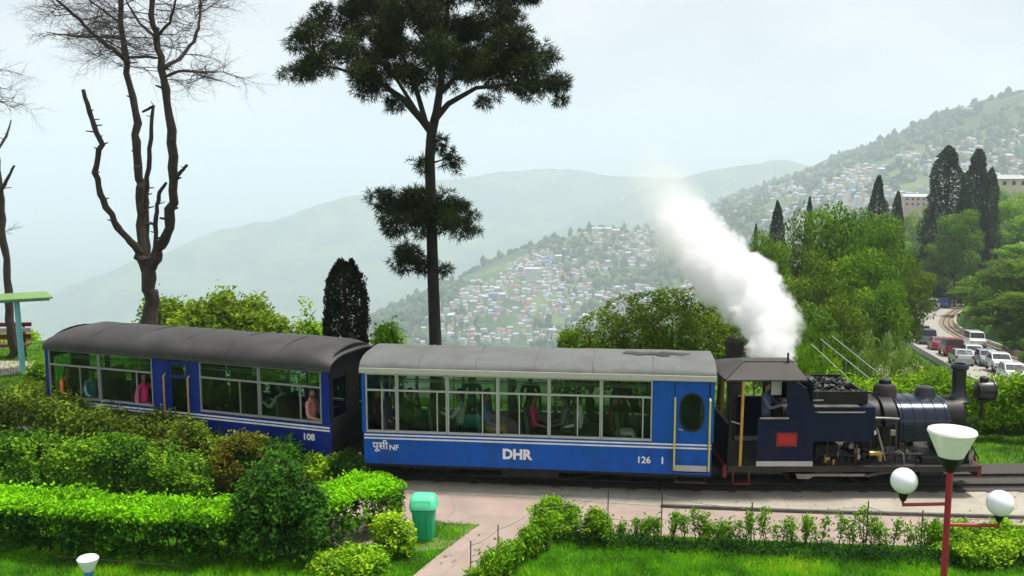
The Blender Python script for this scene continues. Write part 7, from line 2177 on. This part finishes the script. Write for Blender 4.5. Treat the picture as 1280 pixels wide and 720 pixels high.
# ------------------------------------------------------------------ steam
def steam():
    puffs = [(966, 438, 26, 20.4), (968, 414, 28, 21.0), (952, 388, 35, 21.6), (932, 360, 39, 22.4), (900, 338, 40, 23.2), (880, 314, 40, 23.6), (858, 288, 40, 24.4), (840, 258, 40, 25.0), (824, 228, 38, 25.8), (808, 200, 34, 26.4), (846, 326, 40, 24.0), (818, 292, 42, 25.2), (800, 256, 40, 26)]
    dens = [1.0, 1.0, 1.0, 1.0, 0.95, 0.82, 0.64, 0.5, 0.36, 0.22, 0.22, 0.20, 0.16]
    S = []
    for a, b, rp, d in puffs:
        c = P(a, b, d); S.append((c, rp * d * 1.04 / F))
    o = S[0][0]
    # hull: the puffs' union, swollen, as one closed surface
    bm = bmesh.new()
    for c, r_ in S:
        bmesh.ops.create_icosphere(bm, subdivisions=3, radius=r_ * 1.55, matrix=Matrix.Translation(c - o))
    me = bpy.data.meshes.new("steam_plume"); bm.to_mesh(me); bm.free()
    src = bpy.data.objects.new("steam_source", me); COL.objects.link(src)
    rm = src.modifiers.new("r", 'REMESH'); rm.mode = 'VOXEL'; rm.voxel_size = 0.16
    dg = bpy.context.evaluated_depsgraph_get()
    hull = bpy.data.meshes.new_from_object(src.evaluated_get(dg)); bpy.data.objects.remove(src, do_unlink=True)
    hull.name = "steam_plume"
    m = bpy.data.materials.new("steam"); m.use_nodes = True; t = m.node_tree; t.nodes.clear()
    out = t.nodes.new("ShaderNodeOutputMaterial"); vol = t.nodes.new("ShaderNodeVolumePrincipled")
    vol.inputs['Color'].default_value = (0.99, 0.99, 0.99, 1); vol.inputs['Anisotropy'].default_value = 0.15
    tc = t.nodes.new("ShaderNodeTexCoord")
    n1 = t.nodes.new("ShaderNodeTexNoise"); n1.inputs['Scale'].default_value = 1.5; n1.inputs['Detail'].default_value = 7; n1.inputs['Roughness'].default_value = 0.62
    t.links.new(tc.outputs['Object'], n1.inputs['Vector'])
    # warp the puffs with the noise so that their skins billow
    sub = t.nodes.new("ShaderNodeVectorMath"); sub.operation = 'SUBTRACT'; sub.inputs[1].default_value = (0.5, 0.5, 0.5)
    t.links.new(n1.outputs['Color'], sub.inputs[0])
    scl = t.nodes.new("ShaderNodeVectorMath"); scl.operation = 'SCALE'; scl.inputs['Scale'].default_value = 1.1
    t.links.new(sub.outputs[0], scl.inputs[0])
    wp = t.nodes.new("ShaderNodeVectorMath"); wp.operation = 'ADD'
    t.links.new(tc.outputs['Object'], wp.inputs[0]); t.links.new(scl.outputs[0], wp.inputs[1])
    n3 = t.nodes.new("ShaderNodeTexNoise"); n3.inputs['Scale'].default_value = 4.2; n3.inputs['Detail'].default_value = 6; n3.inputs['Roughness'].default_value = 0.65
    t.links.new(tc.outputs['Object'], n3.inputs['Vector'])
    sb3 = t.nodes.new("ShaderNodeVectorMath"); sb3.operation = 'SUBTRACT'; sb3.inputs[1].default_value = (0.5, 0.5, 0.5); t.links.new(n3.outputs['Color'], sb3.inputs[0])
    sc3 = t.nodes.new("ShaderNodeVectorMath"); sc3.operation = 'SCALE'; sc3.inputs['Scale'].default_value = 0.55; t.links.new(sb3.outputs[0], sc3.inputs[0])
    wp3 = t.nodes.new("ShaderNodeVectorMath"); wp3.operation = 'ADD'; t.links.new(wp.outputs[0], wp3.inputs[0]); t.links.new(sc3.outputs[0], wp3.inputs[1]); wp = wp3
    last = None
    for (c, r_), dn in zip(S, dens):
        ds_ = t.nodes.new("ShaderNodeVectorMath"); ds_.operation = 'DISTANCE'; ds_.inputs[1].default_value = tuple(c - o)
        t.links.new(wp.outputs[0], ds_.inputs[0])
        mr = t.nodes.new("ShaderNodeMapRange"); mr.interpolation_type = 'SMOOTHSTEP'
        mr.inputs[1].default_value = r_ * (1.16 if dn > 0.6 else 1.45); mr.inputs[2].default_value = r_ * (0.92 if dn > 0.6 else 0.2)
        mr.inputs[3].default_value, mr.inputs[4].default_value = 0.0, dn
        t.links.new(ds_.outputs['Value'], mr.inputs[0])
        if last is None: last = mr.outputs[0]
        else:
            mxn = t.nodes.new("ShaderNodeMath"); mxn.operation = 'MAXIMUM'
            t.links.new(last, mxn.inputs[0]); t.links.new(mr.outputs[0], mxn.inputs[1]); last = mxn.outputs[0]
    pw = t.nodes.new("ShaderNodeMath"); pw.operation = 'POWER'; pw.inputs[1].default_value = 1.8
    t.links.new(last, pw.inputs[0])
    n2 = t.nodes.new("ShaderNodeTexNoise"); n2.inputs['Scale'].default_value = 2.6; n2.inputs['Detail'].default_value = 4
    t.links.new(wp.outputs[0], n2.inputs['Vector'])
    mr2 = t.nodes.new("ShaderNodeMapRange"); mr2.inputs[1].default_value, mr2.inputs[2].default_value = 0.32, 0.62; mr2.inputs[3].default_value, mr2.inputs[4].default_value = 0.35, 1.3
    t.links.new(n2.outputs['Fac'], mr2.inputs[0])
    mu = t.nodes.new("ShaderNodeMath"); mu.operation = 'MULTIPLY'; t.links.new(pw.outputs[0], mu.inputs[0]); t.links.new(mr2.outputs[0], mu.inputs[1])
    mu2 = t.nodes.new("ShaderNodeMath"); mu2.operation = 'MULTIPLY'; mu2.inputs[1].default_value = 4.2; t.links.new(mu.outputs[0], mu2.inputs[0])
    t.links.new(mu2.outputs[0], vol.inputs['Density'])
    t.links.new(vol.outputs[0], out.inputs['Volume'])
    try: m.cycles.volume_step_rate = 0.15
    except Exception: pass
    hull.materials.clear(); hull.materials.append(m)
    so = link("steam_plume", hull, None, o)
    tag(so, "billowing white steam drifting up from the locomotive cab", "steam")
steam()

# ------------------------------------------------------------------ haze
HAZE = 0.00028
def haze():
    mb = MB(); mb.box(-16000, 16000, -60, 16500, Z_LOW - 1.0, max(Z_HIGH, 20) + 40)
    o = mb.build("haze", [])
    o.data.materials.clear()
    m = bpy.data.materials.new("haze"); m.use_nodes = True; t = m.node_tree; t.nodes.clear()
    out = t.nodes.new("ShaderNodeOutputMaterial"); vol = t.nodes.new("ShaderNodeVolumePrincipled")
    vol.inputs['Color'].default_value = (0.81, 0.91, 1.0, 1); vol.inputs['Density'].default_value = HAZE; vol.inputs['Anisotropy'].default_value = 0.15
    t.links.new(vol.outputs[0], out.inputs['Volume'])
    try: m.cycles.homogeneous_volume = True
    except Exception: pass
    o.data.materials.append(m)
    tag(o, kind="stuff")
haze()
